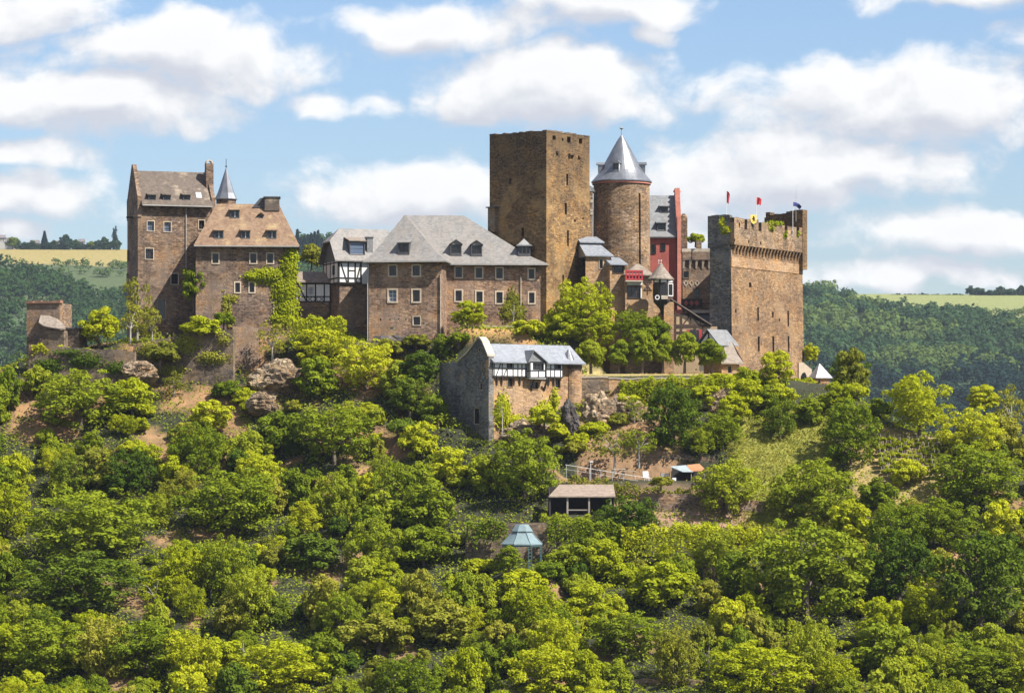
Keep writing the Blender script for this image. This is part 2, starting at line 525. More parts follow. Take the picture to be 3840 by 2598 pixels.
class Thing:
    def __init__(s, name, label, cat, loc, rz=0.0, group=None, kind=None):
        s.o = bpy.data.objects.new(name, None)
        col.objects.link(s.o)
        s.o.empty_display_size = .5
        s.loc = Vector(loc)
        s.rz = R(rz)
        s.o.location = s.loc
        s.o.rotation_euler = (0, 0, s.rz)
        s.o['label'] = label
        if cat:
            s.o['category'] = cat
        if group:
            s.o['group'] = group
        if kind:
            s.o['kind'] = kind
        s.Ri = Matrix.Rotation(-s.rz, 3, 'Z')
        s.Rm = Matrix.Rotation(s.rz, 3, 'Z')

    def ray(s, px, py):
        return s.Ri @ (CAM - s.loc), s.Ri @ Vector(((px - CX) / FPX, 1, (HY - py) / FPX))

    def at(s, px, py, y=0.0):
        o, d_ = s.ray(px, py)
        k = (y - o.y) / d_.y
        return o.x + k * d_.x, o.z + k * d_.z

    def atx(s, px, py, x=0.0):
        o, d_ = s.ray(px, py)
        k = (x - o.x) / d_.x
        return o.y + k * d_.y, o.z + k * d_.z

    def x(s, px, y=0.0):
        return s.at(px, HY, y)[0]

    def z(s, py, y=0.0, x=0.0):
        """height of photo row py at local spot x, y"""
        w = s.loc + s.Rm @ Vector((x, y, 0))
        return (HY - py) * (w.y + D0) / FPX - s.loc.z

    def part(s, name, mb, mat, parent=None, label=None, smooth=False, kind=None):
        me = mb if isinstance(mb, bpy.types.Mesh) else mb.mesh(name)
        if not me.materials:
            me.materials.append(MATS[mat])
        if smooth:
            me.polygons.foreach_set('use_smooth', [True] * len(me.polygons))
        o = bpy.data.objects.new(name, me)
        col.objects.link(o)
        o.parent = parent or s.o
        if label:
            o['label'] = label
        if kind:
            o['kind'] = kind
        return o

    def op(s, px, py, w, h, y=0.0):
        u0, v0 = s.at(px - w / 2, py + h / 2, y)
        u1, v1 = s.at(px + w / 2, py - h / 2, y)
        v0 = s.at(px, py + h / 2, y)[1]
        v1 = s.at(px, py - h / 2, y)[1]
        return (u0, u1, v0, v1)

    def opx(s, px, py, w, h, x=0.0):
        a, _ = s.atx(px - w / 2, py, x)
        b_, _ = s.atx(px + w / 2, py, x)
        v0 = s.atx(px, py + h / 2, x)[1]
        v1 = s.atx(px, py - h / 2, x)[1]
        return (min(a, b_), max(a, b_), v0, v1)


def front(y=0.0):
    return lambda u, v, w: (u, y + w, v)


def left(x=0.0):
    return lambda u, v, w: (x + w, u, v)


def right(x=0.0):
    return lambda u, v, w: (x - w, u, v)


def back(y):
    return lambda u, v, w: (u, y - w, v)


def facade(mb, fn, u0, u1, v0, v1, ops=(), rev=.3):
    """flat wall with real openings and their reveals"""
    us = sorted({u0, u1} | {min(max(o[k], u0), u1) for o in ops for k in (0, 1)})
    vs = sorted({v0, v1} | {min(max(o[k], v0), v1) for o in ops for k in (2, 3)})
    for i in range(len(us) - 1):
        for j in range(len(vs) - 1):
            cu, cv = (us[i] + us[i + 1]) / 2, (vs[j] + vs[j + 1]) / 2
            if any(o[0] < cu < o[1] and o[2] < cv < o[3] for o in ops):
                continue
            mb.poly([fn(us[i], vs[j], 0), fn(us[i + 1], vs[j], 0), fn(us[i + 1], vs[j + 1], 0), fn(us[i], vs[j + 1], 0)])
    for (a, b_, c, d_) in ops:
        mb.poly([fn(a, c, 0), fn(a, d_, 0), fn(a, d_, rev), fn(a, c, rev)])
        mb.poly([fn(b_, c, 0), fn(b_, d_, 0), fn(b_, d_, rev), fn(b_, c, rev)])
        mb.poly([fn(a, c, 0), fn(b_, c, 0), fn(b_, c, rev), fn(a, c, rev)])
        mb.poly([fn(a, d_, 0), fn(b_, d_, 0), fn(b_, d_, rev), fn(a, d_, rev)])


def window(T, fn, o, sur=.14, smat='sandstone', bars=(1, 2), pmat='glass', sash='wood_dark', parent=None, sash_w=.05):
    a, b_, c, d_ = o
    fr = MB()
    e = .012
    if sur:
        fr.boxf(fn, a - sur, a + e, c - sur, d_ + sur, -.06, .14)
        fr.boxf(fn, b_ - e, b_ + sur, c - sur, d_ + sur, -.06, .14)
        fr.boxf(fn, a + e, b_ - e, d_ - e, d_ + sur, -.055, .135)
        fr.boxf(fn, a + e, b_ - e, c - sur, c + e, -.085, .135)
    else:
        k = .05
        fr.boxf(fn, a - .01, a + k, c - .01, d_ + .01, .09, .2)
        fr.boxf(fn, b_ - k, b_ + .01, c - .01, d_ + .01, .09, .2)
        fr.boxf(fn, a + k, b_ - k, d_ - k, d_ + .01, .092, .198)
        fr.boxf(fn, a + k, b_ - k, c - .01, c + k, .092, .198)
    w = T.part('window', fr, smat, parent)
    pn = MB()
    pn.boxf(fn, a - .02, b_ + .02, c - .02, d_ + .02, .235, .26)
    T.part('pane', pn, pmat, w)
    sb = MB()
    for i in range(bars[0]):
        u = a + (b_ - a) * (i + 1) / (bars[0] + 1)
        sb.boxf(fn, u - sash_w / 2, u + sash_w / 2, c, d_, .19, .232)
    for j in range(bars[1]):
        v = c + (d_ - c) * (j + 1) / (bars[1] + 1)
        sb.boxf(fn, a, b_, v - sash_w / 2.5, v + sash_w / 2.5, .195, .230)
    k = .055
    sb.boxf(fn, a - .005, a + k, c, d_, .185, .233)
    sb.boxf(fn, b_ - k, b_ + .005, c, d_, .185, .233)
    sb.boxf(fn, a, b_, c - .005, c + k, .187, .2325)
    sb.boxf(fn, a, b_, d_ - k, d_ + .005, .187, .2325)
    T.part('sash', sb, sash, w)
    return w


def beam(T, fn, a, b_, wd=.18, mat='timber_black', w0=-.05, w1=.03, parent=None):
    mb = MB()
    j = random.uniform(-.006, .006)
    mb.bar(fn, a, b_, wd, w0 + j, w1)
    return T.part('timber_beam', mb, mat, parent)


def hip(x0, x1, y0, y1, ze, ra, rb, zr, th=.16, bell=.0):
    """hip roof solid: eave rectangle, ridge from ra to rb, optional flared eaves"""
    mb = MB()
    rect = [(x0, y0), (x1, y0), (x1, y1), (x0, y1)]
    rid = [ra, rb, rb, ra]
    rings = [[(x, y, ze - th) for x, y in rect], [(x, y, ze) for x, y in rect]]
    if bell:
        for tt in (.12, .26):
            h = tt * (1 - bell * (1 - tt))
            rings.append([(p[0] + (r_[0] - p[0]) * tt, p[1] + (r_[1] - p[1]) * tt, ze + (zr - ze) * h) for p, r_ in zip(rect, rid)])
    rings.append([(r_[0], r_[1], zr) for r_ in rid])
    mb.loft(rings, True, False)
    return mb


def dormer(T, px, py, w, h, yroof, roof='slate_main', body='slate_dark', rise=.25, yg=2.0, style='shed', frame='wood_dark', pmat='glass', bars=(1, 1), back_extra=.8, parent=None):
    """small roof window with cheeks, own roof and pane, standing on the slope y = yroof(z)"""
    for _ in range(3):
        a, b_, c, d_ = T.op(px, py, w, h, yg)
        yg = yroof(c) - .05
    y0 = yg
    y1 = max(yroof(d_ + rise), y0 + .4) + back_extra
    fn = front(y0)
    mb = MB()
    k = .10
    facade(mb, fn, a, b_, c - .25, d_, [(a + k, b_ - k, c + k, d_ - k)], .2)
    mb.poly([(a, y0, c - .25), (a, y1, c - .25), (a, y1, d_), (a, y0, d_)])
    mb.poly([(b_, y0, c - .25), (b_, y1, c - .25), (b_, y1, d_), (b_, y0, d_)])
    dm = T.part('dormer', mb, body, parent)
    rf = MB()
    o = .14
    if style == 'shed':
        rf.hexa([(a - o, y0 - .22, d_), (b_ + o, y0 - .22, d_), (b_ + o, y1, d_ + rise), (a - o, y1, d_ + rise)],
                [(a - o, y0 - .22, d_ + .09), (b_ + o, y0 - .22, d_ + .09), (b_ + o, y1, d_ + rise + .09), (a - o, y1, d_ + rise + .09)])
    elif style == 'gable':
        m_ = (a + b_) / 2
        for sgn, e in ((1, a - o), (-1, b_ + o)):
            rf.hexa([(e, y0 - .2, d_ - .02), (m_, y0 - .2, d_ + rise), (m_, y1, d_ + rise), (e, y1, d_ - .02)],
                    [(e, y0 - .2, d_ + .07), (m_, y0 - .2, d_ + rise + .09), (m_, y1, d_ + rise + .09), (e, y1, d_ + .07)])
        g = MB()
        rf.poly([(a, y0 - .01, d_), (b_, y0 - .01, d_), (m_, y0 - .01, d_ + rise)])
    else:
        m_ = (a + b_) / 2
        ym = y0 + (b_ - a) * .55
        rf = hip(a - .22, b_ + .22, y0 - .3, y1, d_ + .1, (m_, ym), (m_, y1), d_ + rise, .1, .4)
    T.part('dormer_roof', rf, roof, dm)
    pn = MB()
    pn.boxf(fn, a + k - .01, b_ - k + .01, c + k - .01, d_ - k + .01, .14, .16)
    T.part('pane', pn, pmat, dm)
    sb = MB()
    for i in range(bars[0]):
        u = a + (b_ - a) * (i + 1) / (bars[0] + 1)
        sb.boxf(fn, u - .03, u + .03, c + k, d_ - k, .10, .137)
    for j in range(bars[1]):
        v = c + (d_ - c) * (j + 1) / (bars[1] + 1)
        sb.boxf(fn, a + k, b_ - k, v - .02, v + .02, .102, .136)
    T.part('sash', sb, frame, dm)
    return dm


def tag(o, label, cat=None, group=None, kind=None):
    o['label'] = label
    if cat:
        o['category'] = cat
    if group:
        o['group'] = group
    if kind:
        o['kind'] = kind
    return o


# ------------------------------------------------------------------ leaves
def leaf_mesh(name, pos, nrm, size, mat, seed=0, aspect=.55):
    """many small pointed leaf faces: one rhombus for each position"""
    rg = np.random.default_rng(seed)
    n = len(pos)
    nrm = nrm / np.maximum(np.linalg.norm(nrm, axis=1, keepdims=True), 1e-6)
    rv = rg.normal(size=(n, 3))
    a = np.cross(nrm, rv)
    a /= np.maximum(np.linalg.norm(a, axis=1, keepdims=True), 1e-6)
    b_ = np.cross(nrm, a)
    s = (size * rg.uniform(.6, 1.3, n))[:, None] if np.ndim(size) == 0 else (size * rg.uniform(.7, 1.25, n))[:, None]
    droop = nrm * s * .22
    v = np.stack([pos - a * s - droop, pos + b_ * s * aspect, pos + a * s - droop, pos - b_ * s * aspect], 1).reshape(-1, 3)
    me = bpy.data.meshes.new(name)
    me.vertices.add(4 * n)
    me.vertices.foreach_set('co', v.astype(np.float32).ravel())
    me.loops.add(4 * n)
    me.loops.foreach_set('vertex_index', np.arange(4 * n, dtype=np.int32))
    me.polygons.add(n)
    me.polygons.foreach_set('loop_start', np.arange(0, 4 * n, 4, dtype=np.int32))
    me.update(calc_edges=True)
    me.materials.append(MATS[mat])
    return me


def clumps(seed, nclump, per, squash=.85, zmin=-.45, r0=.45, r1=.80, cr=(.24, .42), up=.25, spread=.55, clip=.55):
    """positions and normals of leaves sitting on a set of leaf clumps that fill a unit crown"""
    rg = np.random.default_rng(seed)
    cs = []
    while len(cs) < nclump:
        v = rg.normal(size=3)
        v /= np.linalg.norm(v)
        if v[2] < zmin:
            continue
        rr = rg.uniform(r0, r1) if rg.random() < .8 else rg.uniform(.05, r0)
        cs.append((v * rr * np.array((1, 1, squash)), rg.uniform(*cr)))
    C = np.array([c for c, _ in cs])
    RR = np.array([r_ for _, r_ in cs])
    pos, nr = [], []
    for i in range(nclump):
        k = int(per * (RR[i] / .33) ** 2)
        d_ = rg.normal(size=(k, 3))
        d_ /= np.linalg.norm(d_, axis=1, keepdims=True)
        d_[:, 2] = np.where((d_[:, 2] < -.2) & (rg.random(k) < .65), -d_[:, 2], d_[:, 2])
        rad = RR[i] * (1 - .38 * rg.random((k, 1)) ** 1.5)
        p = C[i] + d_ * rad * np.array((1, 1, .8))
        dd = np.linalg.norm(p[:, None, :] - C[None], axis=2) / RR[None]
        dd[:, i] = 9
        ok = dd.min(axis=1) > clip
        p = p[ok]
        nn = d_[ok] + rg.normal(size=(len(p), 3)) * spread
        nn[:, 2] += up
        pos.append(p)
        nr.append(nn)
    return np.concatenate(pos), np.concatenate(nr), C, RR


def trunk_mesh(name, seed, C, zc, mat='bark', r=.075, lean=.05):
    rg = random.Random(seed)
    mb = MB()
    top = Vector((rg.uniform(-lean, lean), rg.uniform(-lean, lean), zc * .75))
    mb.tube([(0, 0, -.35), (rg.uniform(-.03, .03), 0, zc * .35), top], [r * 1.35, r, r * .75], 7)
    idx = list(range(len(C)))
    rg.shuffle(idx)
    for i in idx[:7]:
        e = Vector(C[i]) + Vector((0, 0, zc))
        mid = top.lerp(e, .5) + Vector((0, 0, .06))
        mb.tube([top - Vector((0, 0, .12)), mid, e], [r * .6, r * .38, r * .12], 5)
    me = mb.mesh(name)
    me.materials.append(MATS[mat])
    me.polygons.foreach_set('use_smooth', [True] * len(me.polygons))
    return me


TREES = {}
MATKEYS = ['leaf_bright', 'leaf_mid', 'leaf_dark', 'leaf_olive', 'leaf_deep']


def proto(kind, var, mat):
    """unit tree (crown radius 1) of one kind; crown and trunk meshes are shared by all its copies"""
    key = (kind, var, mat)
    if key in TREES:
        return TREES[key]
    seed = hash((kind, var)) % 1000 if False else (sum(map(ord, kind)) * 7 + var * 31)
    zc, tr, bark = 1.0, .075, 'bark'
    if kind == 'small':
        p, n, C, RR = clumps(seed, 56, 230, .95, -.9, .42, .80, (.15, .29), spread=.42)
        size, asp, zc, tr = .060, .62, .80, .05
    elif kind == 'big':
        p, n, C, RR = clumps(seed, 170, 300, .95, -.92, .48, .88, (.09, .19), spread=.40)
        size, asp, zc, tr = .036, .64, .84, .045
    elif kind == 'feather':
        p, n, C, RR = clumps(seed, 90, 220, .95, -.9, .42, .84, (.11, .24), up=.5, spread=.6)
        size, asp, tr, zc = .052, .36, .04, .85
    elif kind == 'thin':
        p, n, C, RR = clumps(seed, 20, 70, 1.0, -.8, .45, .8, (.18, .32), spread=.8)
        size, asp, bark, tr = .075, .4, 'bark_pale', .05
    elif kind == 'shrub':
        p, n, C, RR = clumps(seed, 34, 190, .85, -.3, .35, .74, (.19, .33), spread=.45)
        size, asp, zc, tr = .08, .58, .45, .05
    elif kind == 'clipped':
        p, n, C, RR = clumps(seed, 60, 220, 1.0, -.9, .45, .74, (.20, .30), spread=.4)
        size, asp, zc, tr = .062, .6, 1.25, .08
    elif kind == 'conifer':
        rg = np.random.default_rng(seed)
        k = 1500
        h = rg.random(k) ** .8
        a = rg.random(k) * 2 * PI
        lay = 1 - np.floor(h * 9) / 9
        rr = (1 - h) * .38 * (.55 + .45 * rg.random(k)) + .02
        p = np.stack([np.cos(a) * rr, np.sin(a) * rr, h * 2.0 - .7], 1)
        n = np.stack([np.cos(a), np.sin(a), .6 + 0 * a], 1) + rg.normal(size=(k, 3)) * .4
        C, RR = np.array([[0, 0, .2]]), np.array([.3])
        size, asp, zc, tr = .10, .35, .9, .03
    p = p + np.array((0, 0, zc))
    me = leaf_mesh(kind + '_crown', p, n, size, mat, seed, asp)
    tm = trunk_mesh(kind + '_trunk', seed, C, zc, bark, tr)
    TREES[key] = (me, tm)
    return TREES[key]


TREE_N = [0]


def plant(name, label, cat, loc, Rr, sz=1.0, kind='small', mat='leaf_mid', var=None, group=None):
    TREE_N[0] += 1
    var = random.randrange(6 if kind == 'small' else (4 if kind in ('big', 'shrub') else 3)) if var is None else var
    me, tm = proto(kind, var, mat)
    e = bpy.data.objects.new(name, None)
    e.location = loc
    e.rotation_euler = (0, 0, random.uniform(0, 2 * PI))
    kx = random.uniform(.86, 1.16) if group and 'scrub' in group else 1.0
    e.scale = (Rr * kx, Rr / kx, Rr * sz)
    e.empty_display_size = .3
    col.objects.link(e)
    tag(e, label, cat, group)
    for nm, m_ in (('trunk', tm), ('crown', me)):
        o = bpy.data.objects.new(nm, m_)
        o.parent = e
        col.objects.link(o)
    return e

# ------------------------------------------------------------------ terrain
PF = np.array([(-460, 3), (-400, -2.2), (-330, -30), (-250, -54), (-180, -50), (-120, -37), (-80, -23.5), (-66, -18.6), (-52, -12.6), (-38, -6.0), (-25, 2.6), (-15, 9.2), (-6, 15.0), (0, 17.0), (22, 17.0),
               (45, 5), (100, -25), (200, -48), (900, -50), (1100, -30), (1500, 45), (1800, 104), (2000, 130), (2300, 134), (4000, 136)], float)
CXH = np.array([(-400, -46), (-200, -25), (-95, 0), (-70, 8.5), (-62, 12.5), (-52, 15.6), (-40, 16.6), (7.5, 16.6), (12, 11.2), (40, 10.4), (46, 5), (60, 0), (90, -18), (200, -40), (400, -48)], float)
FLAT = [(4.2, 12.0, -41.5, -35.0, -5.4), (6.5, 23.5, -33.5, -28.2, -1.6), (-1.8, 4.2, -55.0, -49.5, -11.5), (8.2, 28.5, -14.2, -6.0, 11.2), (-6.0, 1.5, -6.0, -1.0, 17.0), (-12.5, -6.2, -22.0, -12.5, 4.6)]


def smin(a, b_, k):
    h = np.clip(.5 + .5 * (b_ - a) / k, 0, 1)
    return b_ * (1 - h) + a * h - k * h * (1 - h)


def wob(X, Y, s):
    return (np.sin(X * .9 / s + 1.3 * np.sin(Y * .7 / s)) + np.sin(Y * 1.1 / s + 1.7 * np.sin(X * .6 / s + 2)) + .6 * np.sin((X + Y) * 2.3 / s)) / 2.6


def terrain(X, Y):
    X = np.asarray(X, float)
    Y = np.asarray(Y, float)
    sh = np.interp(X, [-95, -75, -30, -20, -13, -2], [2, 6.5, 6.5, 3.5, 3.0, 0])
    z = np.interp(np.where(Y < 0, Y - sh * np.clip((-1.5 - Y) / 3.5, 0, 1) * np.clip((Y + 60) / 30, 0, 1), Y), PF[:, 0], PF[:, 1])
    c = np.interp(X, CXH[:, 0], CXH[:, 1])
    near = np.clip((300 - Y) / 150, 0, 1)
    zn = smin(z, c, 2.0)
    zn = zn + wob(X, Y, 6.0) * .55 + wob(X, Y, 2.1) * .16
    zn = zn - np.clip(Y + 90, -9e9, 0) * 0
    for (a, b_, c0, d_, h) in FLAT:
        ex = np.maximum(np.maximum(a - X, X - b_), 0)
        ey = np.maximum(np.maximum(c0 - Y, Y - d_), 0)
        k = np.clip(1 - np.hypot(ex, ey) / 1.6, 0, 1)
        k = k * k * (3 - 2 * k)
        zn = zn * (1 - k) + h * k
    # far side of the side valley
    lf = np.clip((150 - X) / 420, 0, 1)
    zf = z + np.clip((Y - 1300) / 500, 0, 1) * 34 * lf + 12 * np.exp(-((X + 138) / 55) ** 2) * np.clip((Y - 1350) / 450, 0, 1)
    zf = zf + wob(X, Y, 90) * 7 * np.clip((Y - 900) / 300, 0, 1) * np.clip((2000 - Y) / 150, .12, 1)
    zf = zf + np.maximum(np.abs(X) - 500, 0) * 0
    return np.where(Y < 150, zn, zn * near + zf * (1 - near))


def T1(x, y):
    return float(terrain(x, y))


def row_of(px, Y):
    X = (px - CX) * (Y + D0) / FPX
    return HY - T1(X, Y) * FPX / (Y + D0)


def ground_at(px, row, y0=-118, y1=4):
    """the spot of the slope seen at photo column px and row"""
    Y = y0
    while Y < y1:
        if row_of(px, Y) <= row:
            break
        Y += .4
    X = (px - CX) * (Y + D0) / FPX
    return Vector((X, Y, T1(X, Y)))


def spread_axis(a, b_, step, lo, hi, k=1.22):
    v = list(np.arange(a, b_ + .01, step))
    s = step
    while v[-1] < hi:
        s *= k
        v.append(v[-1] + min(s, 220))
    s = step
    while v[0] > lo:
        s *= k
        v.insert(0, v[0] - min(s, 220))
    return np.array(v)


gx = spread_axis(-72, 72, 1.2, -1400, 1400)
gy = np.concatenate([spread_axis(-95, 30, 1.1, -900, 1000, 1.2), np.arange(1020, 2080, 22.0), np.array([2150, 2400, 2800, 3200])])
gy = np.array(sorted(set(np.round(gy, 2))))
GX, GY = np.meshgrid(gx, gy)
GZ = terrain(GX, GY)
me = bpy.data.meshes.new('ground')
nx_, ny_ = len(gx), len(gy)
vv = np.stack([GX, GY, GZ], -1).reshape(-1, 3)
ii = (np.arange(ny_ - 1)[:, None] * nx_ + np.arange(nx_ - 1)[None]).ravel()
ff = np.stack([ii, ii + 1, ii + nx_ + 1, ii + nx_], 1)
me.vertices.add(len(vv))
me.vertices.foreach_set('co', vv.astype(np.float32).ravel())
me.loops.add(4 * len(ff))
me.loops.foreach_set('vertex_index', ff.astype(np.int32).ravel())
me.polygons.add(len(ff))
me.polygons.foreach_set('loop_start', np.arange(0, 4 * len(ff), 4, dtype=np.int32))
me.update(calc_edges=True)
me.polygons.foreach_set('use_smooth', [True] * len(ff))


EARTH = [(600, 710, 1480, 1545), (730, 810, 1430, 1490), (975, 1060, 1490, 1570), (30, 115, 1430, 1570), (430, 500, 1460, 1510), (1140, 1190, 1500, 1540), (2330, 2440, 1600, 1660), (840, 900, 1530, 1570), (700, 760, 2300, 2350), (620, 680, 1990, 2020)]


def inpx(X, Y, Z, x0, x1, y0, y1):
    d_ = np.maximum(Y + D0, 1)
    px = CX + X * FPX / d_
    py = HY - Z * FPX / d_
    return (px > x0) & (px < x1) & (py > y0) & (py < y1)


# ground cover colours where the ground itself differs: scrub soil, dry earth, meadow, fields of the far plateau
tint = np.zeros((len(vv), 4), np.float32)
X_, Y_, Z_ = vv[:, 0], vv[:, 1], vv[:, 2]
tint[:] = (.024, .027, .008, 1)
mix_n = wob(X_, Y_, 3.3)
dry = (mix_n > .62) & (Y_ < 60)
tint[dry] = (.26, .155, .075, 1)
near_c = (Y_ > -24) & (Y_ < 8) & (X_ < 2) & (wob(X_ + 5, Y_, 2.4) > .12)
tint[near_c] = (.25, .14, .07, 1)
tint[(Y_ > -14.5) & (Y_ < -5) & (X_ > 8) & (X_ < 29)] = (.44, .34, .14, 1)
tint[(Y_ > -7) & (Y_ < -1) & (X_ > -7) & (X_ < 3)] = (.42, .24, .09, 1)
MEADOW = (22.0, 37.0, -42.0, -22.0)
mead = (X_ > 26) & (X_ < 37.5) & (Y_ > -42) & (Y_ < -19)
tint[mead] = (.20, .20, .03, 1)
vine = (X_ > 39) & (X_ < 50) & (Y_ > -37) & (Y_ < -22)
tint[vine] = (.30, .22, .085, 1)
wallz = (X_ > 10) & (X_ < 27) & (Y_ > -40) & (Y_ < -33.4)
tint[wallz] = (.28, .17, .115, 1)
rks = (X_ > 8) & (X_ < 20) & (Y_ > -28) & (Y_ < -15.5)
tint[rks] = (.23, .135, .075, 1)
for er in EARTH:
    tint[inpx(X_, Y_, Z_, *er) & (Y_ < 10)] = (.27, .155, .072, 1)
tint[(X_ > 33) & (X_ < 42) & (Y_ > -9) & (Y_ < 5)] = (.25, .165, .08, 1)
far = Y_ > 600
tint[far] = (.05, .085, .025, 1)
fieldL = far & (Y_ > 1850 + 25 * wob(X_, X_ * 0, 40)) & (X_ < -195)
tint[fieldL] = (.27, .21, .065, 1)
tint[far & (Y_ > 1640) & (Y_ <= 1850) & (X_ < -40)] = (.06, .085, .025, 1)
fieldR = far & (Y_ > 1790) & (X_ >= -80)
tint[fieldR] = (.20, .215, .065, 1)
ca = me.color_attributes.new('tint', 'FLOAT_COLOR', 'POINT')
ca.data.foreach_set('color', tint.ravel())
me.materials.append(MATS['ground'])
ground = bpy.data.objects.new('ground', me)
col.objects.link(ground)
tag(ground, 'steep scrubby castle hill with valley and far plateau', kind='structure')

# ------------------------------------------------------------------ west wing: tall gabled house on the far left
b0 = P(517, 1290, 4)
T = Thing('gabled_house', 'tall brown stone house with stepped-up gable and small bell arch, leftmost of the castle', 'house', b0, 17)
DA = 7.5
xr = T.x(806)
ze = T.z(768)
zr = T.z(640, DA / 2)
ops = [T.op(565, 848, 26, 37), T.op(628, 851, 26, 37), T.op(560, 952, 30, 40), T.op(655, 1046, 27, 40), T.op(606, 1158, 32, 76), T.op(756, 843, 22, 34)]
sops = [T.opx(481, 960, 9, 46), T.opx(478, 1050, 8, 52)]
w = MB()
facade(w, front(), 0, xr, -6, ze, ops)
facade(w, left(), 0, DA, -6, ze, sops)
facade(w, right(xr), 0, DA, -6, ze)
facade(w, back(DA), 0, xr, -6, ze)
T.part('wall', w, 'stone_brown')
for i, o in enumerate(ops):
    window(T, front(), o, .07 if i != 4 else 0, bars=(1, 2) if i != 4 else (0, 1), pmat='glass_blue' if i in (0, 1) else 'glass')
for o in sops:
    window(T, left(), o, 0, bars=(0, 1))
rf = MB()
ov = .65
prof = [(-ov, ze - .1), (-ov, ze + .06), (DA / 2, zr), (DA + ov, ze + .06), (DA + ov, ze - .1)]
rf.prism(lambda u, v, ww: (ww, u, v), prof, .42, xr - .42)
T.part('roof', rf, 'slate_old')
for x0, x1, top in ((-.05, .45, .75), (xr - .45, xr + .05, .55)):
    g = MB()
    g.prism(lambda u, v, ww: (ww, u, v), [(-.12, ze - 1.5), (-.12, ze + 1.1), (.25, ze + 1.3), (DA / 2 - .35, zr + top), (DA / 2 + .35, zr + top), (DA - .25, ze + 1.3), (DA + .12, ze + 1.1), (DA + .12, ze - 1.5)], x0, x1)
    T.part('gable_parapet', g, 'stone_brown')
yr = lambda z: -ov + (z - ze) / (zr - ze) * (DA / 2 + ov)
for px in (571, 626, 700):
    dormer(T, px, 742, 29, 20, yr, 'slate_old', rise=.35, bars=(1, 0))
sk_ = MB()
a, b2, c, d2 = T.op(742, 733, 20, 22, 1.2)
sk_.hexa([(a, yr(c) - .1, c), (b2, yr(c) - .1, c), (b2, yr(d2) - .1, d2), (a, yr(d2) - .1, d2)], [(a, yr(c) + .3, c), (b2, yr(c) + .3, c), (b2, yr(d2) + .3, d2), (a, yr(d2) + .3, d2)])
T.part('skylight', sk_, 'curtain')
bc = MB()
cx0, cx1 = xr - .78, xr + .16
ytop = T.z(607, DA / 2 - 1.6)
bc.box(cx0, cx1, DA / 2 - 2.1, DA / 2 - 1.1, ze - .5, ytop)
ch = T.part('chimney', bc, 'stone_brown')
ar = MB()
n = 10
xm, rad = (cx0 + cx1) / 2, (cx1 - cx0) / 2
for i in range(n):
    a0, a1 = PI * i / n, PI * (i + 1) / n
    q = [(xm + rad * math.cos(a0), ytop + rad * 1.1 * math.sin(a0)), (xm + rad * math.cos(a1), ytop + rad * 1.1 * math.sin(a1)), (xm + rad * .6 * math.cos(a1), ytop + rad * .72 * math.sin(a1)), (xm + rad * .6 * math.cos(a0), ytop + rad * .72 * math.sin(a0))]
    ar.prism(front(DA / 2 - 2.0), q, 0, .8)
T.part('bell_arch', ar, 'coping', ch)
tx = T.x(848, 7.2)
zt0, zt1, ztop = T.z(764, 7.2, 9), T.z(744, 7.2, 9), T.z(628, 7.2, 9)
tr_ = 42 / 30
mb = MB()
mb.lathe([(tr_ * .93, ze - 8), (tr_ * .93, zt1)], 8, (tx, 7.2, 0))
tu = T.part('turret_wall', mb, 'stone_brown')
mb = MB()
mb.lathe([(tr_ * 1.06, zt1 - .1), (tr_ * 1.06, zt1), (tr_ * .80, zt1 + .75), (.05, ztop), (.04, ztop + .05)], 8, (tx, 7.2, 0))
tr2 = T.part('turret_roof', mb, 'zinc', label='pale grey eight-sided spire')
mb = MB()
mb.tube([(tx, 7.2, ztop - .2), (tx, 7.2, ztop + 1.2)], .04, 6)
mb.lathe([(.02, 0), (.16, .12), (.02, .26)], 8, (tx, 7.2, ztop + .1))
T.part('finial', mb, 'paint_black', tr2)
dp = MB()
xd = T.x(697)
dp.tube([(xd, -.12, ze - .3), (xd, -.12, T.z(1010))], .06, 6)
T.part('drainpipe', dp, 'gutter')
gt = MB()
gt.box(.46, xr - .46, -ov - .14, -ov - .02, ze - .14, ze + .0)
T.part('gutter', gt, 'gutter')
br = MB()
br.box(-.9, .0, 3.0, 3.25, T.z(812), T.z(812) + .2)
T.part('bracket', br, 'wood_dark')

# ------------------------------------------------------------------ hip-roofed brown house
b0 = P(734, 1240, 0)
T = Thing('hip_roofed_house', 'brown stone house with tan hip roof and ivy on its right corner', 'house', b0, 4)
xr = T.x(1113)
DB = 8.5
ze = T.z(921)
zr = T.z(766, DB / 2)
ops = [T.op(808, 969, 23, 36), T.op(950, 969, 23, 36), T.op(1013, 969, 23, 36), T.op(891, 1078, 19, 37), T.op(945, 1078, 19, 37)]
w = MB()
facade(w, front(), 0, xr, -8, ze, ops)
facade(w, left(), 0, DB, -8, ze)
facade(w, right(xr), 0, DB, -8, ze)
facade(w, back(DB), 0, xr, -8, ze)
T.part('wall', w, 'stone_brown')
for o in ops:
    window(T, front(), o, .13, bars=(1, 2))
ov = .70
x0, x1 = T.x(726, -.7), T.x(1123, -.7)
ra, rb = (T.x(812, 3.4), DB / 2 - .7), (T.x(1046, 3.4), DB / 2 - .7)
rf = hip(x0, x1, -ov, DB + ov, ze, ra, rb, zr)
rid = T.part('roof', rf, 'slate_brown')
yr = lambda z: -ov + (z - ze) / (zr - ze) * (ra[1] + ov)
for px, py in ((821, 880), (921, 880), (1020, 880), (881, 803)):
    dormer(T, px, py, 34, 29, yr, 'slate_brown', rise=.42, frame='plaster_white', bars=(1, 0))
dormer(T, 978, 812, 18, 10, yr, 'slate_brown', rise=.28, style='gable', bars=(0, 0))
mb = MB()
